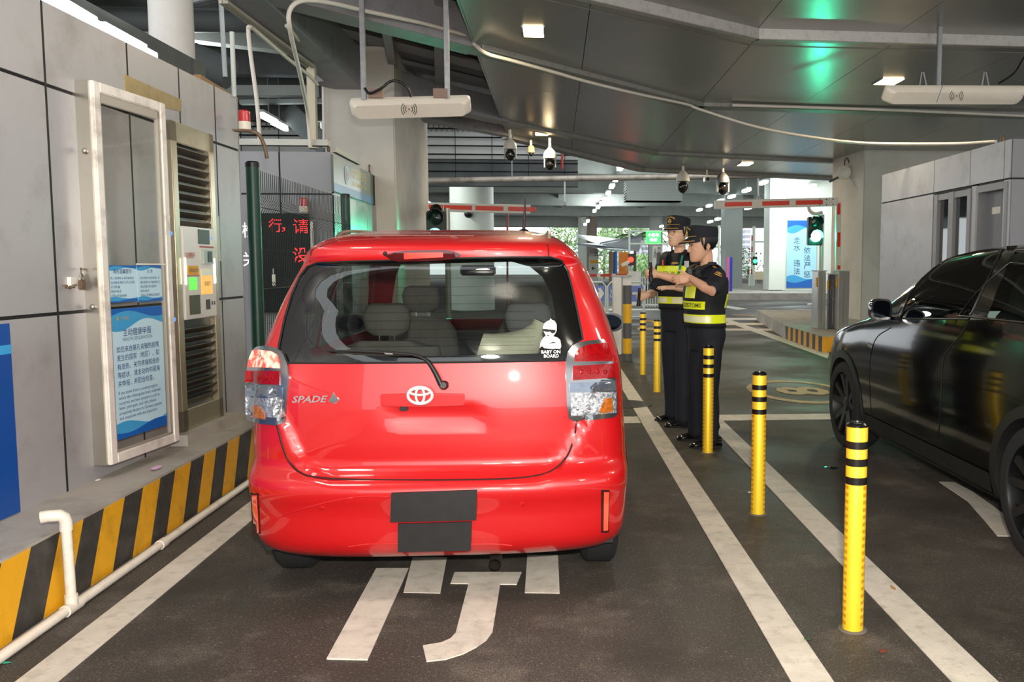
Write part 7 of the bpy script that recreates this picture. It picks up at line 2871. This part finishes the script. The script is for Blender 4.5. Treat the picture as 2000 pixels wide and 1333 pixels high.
    tr = solid('trousers', mb, M_NAVYT, t, .009, 4)
    MB().loft([ring(z, .024, 40) for z in (hip + .055, hip + .09)], caps=False).build('belt', M_BLACK, tr, smooth=1)
    # ---- shirt with short sleeves and collar
    mb = MB()
    zz = [hip + .02 + (sh + .035 - hip - .02) * k / 16 for k in range(17)]
    mb.loft([ring(z, .012, 28) for z in zz])
    for nm in ('left', 'right'):
        s0, el, wr = arm_j[nm]
        k_ = .80
        limb(mb, [s0 - (s0 - B(0, 0, sh - .05)).normalized() * .05, s0, s0.lerp(el, .4), s0.lerp(el, k_)], [.062, .069, .067, .066], 18)
    shirt = solid('shirt', mb, M_NAVY, t, .008, 4)
    mb = MB()
    for z, r_, o_ in ((sh + .005, .088, 0), (sh + .035, .074, .004), (sh + .062, .070, .008)):
        pass
    crings = []
    for z, r_ in ((sh + .0, .090), (sh + .030, .078), (sh + .062, .071), (sh + .066, .076), (sh + .03, .088), (sh + .005, .098)):
        crings.append([neck0 + up * (z - sh + .0) + f * (r_ * .95 * math.cos(p)) + l * (r_ * math.sin(p)) for p in [(-PI + .35) + 2 * (PI - .35) * j / 28 + PI for j in range(29)]])
    for i in range(len(crings)):
        crings[i] = [q - up * (.030 * (1 if (q - neck0).dot(f) > .03 else 0)) for q in crings[i]]
    mb.loft(crings, closed=False, caps=False)
    mb.build('collar', M_NAVY, shirt, smooth=1)
    for sgn in (-1, 1):
        s0 = arm_j['left' if sgn > 0 else 'right'][0]
        q = s0 + up * .060 - l * sgn * .055
        MB().obox(q, f * .026, (l * sgn * .055 - up * .022), (up * .9 + l * sgn * .35) * .006).build('epaulette', M_NAVY, shirt, bevel=.004)
        e = q + up * .008
        MB().obox(e + l * sgn * .02 - up * .006, f * .012, (l * sgn * .02 - up * .008), up * .003).obox(e - l * sgn * .02 + up * .006, f * .009, l * sgn * .006, up * .003).build('gold_bar', M_GOLD, shirt)
    # sleeve patch on the viewer's side
    s0, el, wr = arm_j['left']
    dn_ = (el - s0).normalized()
    pc = s0.lerp(el, .34)
    cv = (Vector((0, 0, HC)) - pc)
    cv = (cv - dn_ * cv.dot(dn_)).normalized()
    sx_ = dn_.cross(cv).normalized()

    def on_sleeve(u, v, r_=.0715):
        a = u / r_
        return pc + dn_ * v + (cv * math.cos(a) + sx_ * math.sin(a)) * r_
    mb = MB()
    for rr, a0, a1 in ((.032, .35, PI - .35), (.036, .35, PI - .35), (.026, PI + .2, 2 * PI - .2)):
        mb.tube([on_sleeve(rr * math.cos(a), rr * .9 * math.sin(a)) for a in [a0 + (a1 - a0) * j / 14 for j in range(15)]], .0028, 5)
    for q_ in range(9):
        a = 2 * PI * q_ / 9
        mb.tube([on_sleeve(.004 * math.cos(a), .004 * math.sin(a)), on_sleeve(.017 * math.cos(a), .017 * math.sin(a))], [.005, .002], 5)
    mb.build('sleeve_badge', M_GOLD, shirt)
    # ---- vest with bright bands
    vz0, vz1 = zs['vest0'], sh - .06
    mb = MB()
    zz = [vz0 + (vz1 - vz0) * k / 14 for k in range(15)]
    mb.loft([ring(z, .030, 48) for z in zz], caps=False)
    for sgn in (-1, 1):
        pts_ = [B(.135, sgn * .085, vz1 - .02), B(.10, sgn * .10, sh - .0), B(.02, sgn * .11, sh + .040), B(-.06, sgn * .105, sh + .02), B(-.13, sgn * .09, vz1 - .02)]
        P_ = smoothpath(pts_, 6)
        srings = []
        for i_, q_ in enumerate(P_):
            tn = (P_[min(i_ + 1, len(P_) - 1)] - P_[max(i_ - 1, 0)]).normalized()
            nn = l.cross(tn).normalized()
            if nn.z < 0 and abs(nn.z) > .3:
                nn = -nn
            nn = nn if (q_ - B(0, 0, sh - .15)).dot(nn) > 0 else -nn
            srings.append([q_ - l * .034, q_ + l * .034, q_ + l * .034 + nn * .010, q_ - l * .034 + nn * .010])
        mb.loft(srings)
    vest = mb.build('vest', M_VEST, t, smooth=1)
    md = vest.modifiers.new('thick', 'SOLIDIFY')
    md.thickness = .006

    def band(nm, z0, z1, a0, a1, m, off=.034, par=vest):
        k = 3
        mb = MB()
        for i in range(k):
            r0 = ring(z0 + (z1 - z0) * i / k, off, 24, a0, a1, False)
            r1 = ring(z0 + (z1 - z0) * (i + 1) / k, off, 24, a0, a1, False)
            for j in range(24):
                mb.quad(r0[j], r0[j + 1], r1[j + 1], r1[j])
        return mb.build(nm, m, par, smooth=1)

    def band_text(s, z0, z1, a0, a1, m, off=.0365):
        o = text(s, m, (0, 0, 0), (1, 0, 0), (0, 1, 0), 'band_lettering', None, width=1.0, bold=.02)
        ymax = max(v.co.y for v in o.data.vertices)
        mb = MB()
        for v in o.data.vertices:
            u, w = v.co.x, v.co.y / ymax
            z = z0 + (z1 - z0) * w
            a, b, c = interp(TZ, TA, z) + off, interp(TZ, TB, z) + off, interp(TZ, TC, z)
            ph = a0 + (a1 - a0) * u
            cx_, sx_ = math.cos(ph), math.sin(ph)
            v.co = B(c + a * math.copysign(abs(cx_) ** .8, cx_), b * math.copysign(abs(sx_) ** .8, sx_), z)
        adopt(o, vest)
        return o
    # ---- cap
    cz = zs.get('cap', .158)
    mb = MB()
    rings = []
    for z, e, c in ((cz, .006, 0), (cz + .026, .010, 0), (cz + .056, .013, .002), (cz + .072, .012, .003), (cz + .080, .002, .003), (cz + .083, -.03, .003)):
        rings.append([Hd(c - .004 + (.099 + e) * math.cos(p), (.077 + e) * math.copysign(abs(math.sin(p)) ** .9, math.sin(p)), z + (.010 * math.cos(p) if z > cz + .045 else 0)) for p in [2 * PI * j / 36 for j in range(36)]])
    cap = mb.loft(rings).build('cap', M_CAP, t, smooth=.9)
    mb = MB()
    r0 = [Hd(-.004 + .106 * math.cos(p), .083 * math.sin(p), cz + .008) for p in [-1.15 + 2.3 * j / 16 for j in range(17)]]
    r1 = [Hd(-.004 + .106 * math.cos(p) + .078 * math.cos(p * 1.25) ** 1 * max(0, math.cos(p * 1.3)), .083 * math.sin(p) * 1.04, cz - .012 - .020 * max(0, math.cos(p * 1.3)) - .012 * math.sin(p) ** 2) for p in [-1.15 + 2.3 * j / 16 for j in range(17)]]
    mb.loft([r0, r1, [q - hu * .006 for q in r1], [q - hu * .006 for q in r0]], closed=False, caps=False)
    visor = mb.build('visor', M_CAP, cap, smooth=.8)
    MB().tube([a.lerp(b, .82) + hu * .003 for a, b in zip(r0[2:-2], r1[2:-2])], .004, 6).build('gold_braid', M_GOLD, visor, smooth=1)
    MB().tube([Hd(-.004 + .113 * math.cos(p), .089 * math.sin(p), cz + .012) for p in [-.9 + 1.8 * j / 16 for j in range(17)]], .0025, 5).build('gold_cord', M_GOLD, cap)
    q = Hd(.113, 0, cz + .039)
    mb = MB()
    mb.tube([q + hl * (.016 * math.cos(a)) + hu * (.017 * math.sin(a)) for a in [2 * PI * j / 18 for j in range(18)]], .0035, 6, closed=True)
    mb.sphere(q, .008, 8).sphere(q + hu * .020, .006, 8)
    mb.build('cap_badge', M_GOLD, cap, smooth=1)
    lt = text('CHINA CUSTOMS', M_GOLD, (0, 0, 0), (1, 0, 0), (0, 1, 0), 'cap_lettering', None, width=1.0, bold=.03)
    ym = max(v.co.y for v in lt.data.vertices)
    for v in lt.data.vertices:
        p = -.50 + 1.0 * v.co.x
        zc_ = cz + .058 + .012 * v.co.y / ym - .014 * (2 * v.co.x - 1) ** 2
        v.co = Hd(-.002 + .1145 * math.cos(p), .0905 * math.sin(p), zc_ + .010 * math.cos(p))
    adopt(lt, cap)
    # ---- hair below the cap
    mb = MB()
    rings = []
    for z, e in ((.075, .001), (.10, .006), (.125, .008), (.15, .009), (cz + .012, .008)):
        wv = interp([h[0] for h in HP], [h[3] for h in HP], z)
        dv = interp([h[0] for h in HP], [h[2] for h in HP], z)
        cv_ = interp([h[0] for h in HP], [h[1] for h in HP], z)
        lo = 1.75 if z < .09 else 1.45
        rings.append([Hd(cv_ + (dv + e) * math.cos(p), (wv + e) * math.sin(p), z) for p in [lo + (2 * PI - 2 * lo) * j / 24 for j in range(25)]])
    hair = mb.loft(rings, closed=False, caps=False).build('hair', M_HAIR, t, smooth=1)
    for sgn in (-1, 1):
        MB().tube([Hd(.030, sgn * .0745, cz), Hd(.024, sgn * .0750, .128), Hd(.020, sgn * .0725, .108)], [.009, .0085, .004], 8).build('sideburn', M_HAIR, hair, smooth=1)
    # ---- eyes, brows, lips, glasses
    for sgn in (-1, 1):
        e = MB().sphere(Hd(.0795, sgn * .031, .116), (.0125, .0125, .0088), 12).build('eye', mat('eye_white', '#d9d2c8', .3), t, smooth=1)
        MB().sphere(Hd(.0895, sgn * .031, .1155), (.0055, .0055, .006), 10).build('iris', M_HAIR, e, smooth=1)
        MB().tube([Hd(.0925, sgn * .017, .1215), Hd(.0935, sgn * .031, .1245), Hd(.084, sgn * .046, .1195)], [.0018, .0028, .0018], 6).build('eyelid_line', M_HAIR, e, smooth=1)
        MB().tube([Hd(.101, sgn * .013, .136), Hd(.101, sgn * .032, .1425), Hd(.087, sgn * .051, .1375)], [.003, .0042, .002], 6).build('eyebrow', M_HAIR, t, smooth=1)
    MB().tube([Hd(.089, -.022, .048), Hd(.1015, 0, .0485), Hd(.089, .022, .048)], [.001, .0022, .001], 6).build('lip_line', mat('lip', '#8e5348', .5), t, smooth=1)
    if glasses:
        mb = MB()
        for sgn in (-1, 1):
            mb.tube([Hd(.112 - .006 * abs(math.cos(a)), sgn * .033 + .024 * math.cos(a), .114 + .0205 * math.sin(a)) for a in [2 * PI * j / 22 for j in range(22)]], .0014, 5, closed=True)
            mb.tube([Hd(.104, sgn * .057, .118), Hd(.07, sgn * .076, .120), Hd(-.01, sgn * .082, .118)], .0013, 5)
        mb.tube([Hd(.112, -.010, .116), Hd(.115, 0, .119), Hd(.112, .010, .116)], .0013, 5)
        MB_ = mb.build('glasses', mat('gold_wire', '#8a7350', .35, .7), t, smooth=1)
    # ---- shoes
    ff = Vector((-math.cos(foot_ang), -math.sin(foot_ang), 0))
    fl_ = Vector((-ff.y, ff.x, 0))
    for k in range(2):
        p0 = Vector((feet[k][0], feet[k][1], 0))
        rings = []
        for s_, w, h_, z_ in ((-.085, .020, .030, .035), (-.075, .036, .085, .0), (-.02, .040, .088, 0), (.04, .040, .078, 0), (.09, .048, .060, 0), (.14, .048, .048, 0), (.175, .036, .038, 0), (.188, .015, .022, .004)):
            c = p0 + ff * s_
            rings.append([c + fl_ * (w * math.cos(a)) + up * max(0.004, (h_ * .5 + h_ * .5 * math.sin(a))) for a in [2 * PI * j / 18 for j in range(18)]])
        s_o = MB().loft(rings).build('shoe', M_SHOE, t, smooth=1)
        mb = MB()
        rr = [(p0 + ff * s_ + fl_ * w) for s_, w in ((-.085, 0), (-.07, .036), (0, .042), (.09, .050), (.15, .046), (.185, .02), (.192, 0), (.185, -.02), (.15, -.046), (.09, -.050), (0, -.042), (-.07, -.036))]
        mb.slab(rr, (0, 0, .016))
        mb.build('sole', M_RUBBER, s_o)
    return t, B, band, band_text, vest, shirt, arm_j


def flashlight(label, c, ax, L=.155):
    ax = Vector(ax).normalized()
    t = thing('flashlight', label, 'flashlight', c, 'black flashlights')
    p = c - ax * L * .55
    MB().lathe([(.012, 0), (.0135, .004), (.0135, L * .62), (.0135, L * .64)], p, ax, 18).build('barrel', mat('torch_black', '#131315', .35, .4), t, smooth=.6)
    MB().lathe([(.0138, L * .64), (.019, L * .74), (.020, L * .98), (.017, L)], p, ax, 18).build('head', MATS['torch_black'], t, smooth=.6)
    MB().lathe([(.0145, L * .2), (.0145, L * .5)], p, ax, 12, caps=False).build('grip_ring', M_RUBBER, t)
    return t


# shorter officer, in front
YO2 = 7.15
wr_r = aty(1284, 536, 7.04)
wr_l = aty(1349, 543, 6.93)
o2 = officer('shorter person in dark uniform and yellow banded vest, in profile, touching his forearm, torch raised', (1.235, YO2), .12, .32,
             dict(shoulder=1.455, hip=.93, crotch=.80, chin=1.522, vest0=.985, cap=.168, head=1.17),
             dict(left=dict(wrist=wr_l, hint=(.25, -1, -.5), d=(-1, .12, -.12), n=(.1, .95, -.25), side=(-.1, .2, 1), curl=[.30, .34, .36, .38], thumb=-.5, spread=.06),
                  right=dict(wrist=wr_r, elbow=aty(1347, 551, 7.07), d=(-1, -.05, .06), n=(.05, -1, .0), side=(.1, 0, 1), curl=[.95, 1.0, 1.0, 1.0], thumb=.6)),
             feet=[(1.275, 7.00, 0), (1.215, 7.32, 0)], skin=M_SKIN2, foot_ang=.12, pitch=.06)
t, B, band, band_text, vest, shirt, aj = o2
band('lower_band', 1.022, 1.092, -1.2, 2.4, M_HIVIS)
band('lower_band_tape', 1.030, 1.080, -.9, 1.35, M_SILV, .0355)
band('middle_band', 1.135, 1.200, -.60, 1.02, M_HIVIS)
band_text('CUSTOMS', 1.150, 1.185, -.45, .80, mat('band_ink', '#4a4d20', .5))
band('front_panel', 1.225, 1.370, -.15, .42, M_HIVIS)
band('rear_panel', 1.145, 1.260, 2.05, 2.55, M_HIVIS)
q = aj['left']
p = B(.165, .045, 1.395)
MB().obox(p, Vector((-.02, -.05, 0)) * .5, (0, 0, .008), (-.002, .001, 0)).build('name_tape', M_GOLD, shirt)
MB().obox(B(.150, .02, 1.43), Vector((.012, 0, 0)), (0, .014, 0), (0, 0, .035)).build('radio', M_BLACK, vest, bevel=.004)
flashlight('black flashlight held upright by the shorter person', aty(1271, 533, 6.995), (.04, .02, -1))
# taller officer, behind
YO1 = 8.10
wr_r = aty(1266, 576, 7.93)
wr_l = aty(1318, 562, 7.78)
o1 = officer('taller person in dark uniform, vest and thin glasses, holding a torch low, other hand open', (1.150, YO1), .72, .80,
             dict(shoulder=1.575, hip=1.02, crotch=.89, chin=1.665, vest0=1.085, cap=.168, head=1.11),
             dict(left=dict(wrist=wr_l, hint=(.8, -.2, -.55), d=(-1, 0, .02), n=(.1, .25, -1), side=(-.05, .9, .3), curl=[.08, .10, .12, .16], thumb=.1, spread=.06, l1=.32, l2=.285),
                  right=dict(wrist=wr_r, hint=(-.1, .7, -.9), d=(-1, -.10, -.25), n=(-.05, -1, .0), side=(-.2, 0, 1), curl=[.85, .9, .9, .95], thumb=.5, l1=.32, l2=.285)),
             glasses=True, feet=[(1.185, 7.93, 0), (1.130, 8.26, 0)], skin=M_SKIN, foot_ang=.15, pitch=-.02)
t, B, band, band_text, vest, shirt, aj = o1
band('upper_band', 1.375, 1.490, -.75, .72, M_HIVIS)
band_text('中国海关', 1.380, 1.440, -.45, .45, MATS['band_ink'])
band('lower_band', 1.140, 1.205, -1.2, 1.9, M_HIVIS)
band('lower_band_tape', 1.145, 1.200, .12, 1.3, M_SILV, .0355)
band('lower_band_tape', 1.150, 1.195, -.85, -.05, M_SILV, .0355)
p = B(.170, -.06, 1.515)
MB().obox(p, (.008, .006, 0), (0, .002, 0), (0, 0, .032)).build('red_pen_tag', mat('red_white_tag', '#d8534a', .4), shirt)
MB().obox(B(.165, .075, 1.515), Vector((-.024, .022, 0)), (.002, .002, 0), (0, 0, .008)).build('name_tape', M_GOLD, shirt)
a = B(.10, .11, 1.60)
b = B(.165, .095, 1.44)
MB().bar(B(.13, .135, 1.585), B(.175, .125, 1.42), .022, .004, up=(-.7, -.7, 0)).build('lanyard', mat('teal_lanyard', '#1f7a66', .5), shirt)
c = aty(1341, 516, 7.90)
MB().obox(c, (.018, -.014, 0), (.002, .002, 0), (0, 0, .030)).build('badge_card', mat('card_grey', '#c2c3c0', .4), shirt)
MB().obox(B(.09, -.17, 1.56), (.02, 0, 0), (0, .015, 0), (0, 0, .055)).build('radio', M_BLACK, vest, bevel=.005)
flashlight('black flashlight pointing down in the lowered hand of the taller person', aty(1248, 582, 7.86), (-.05, .02, -1), .165)
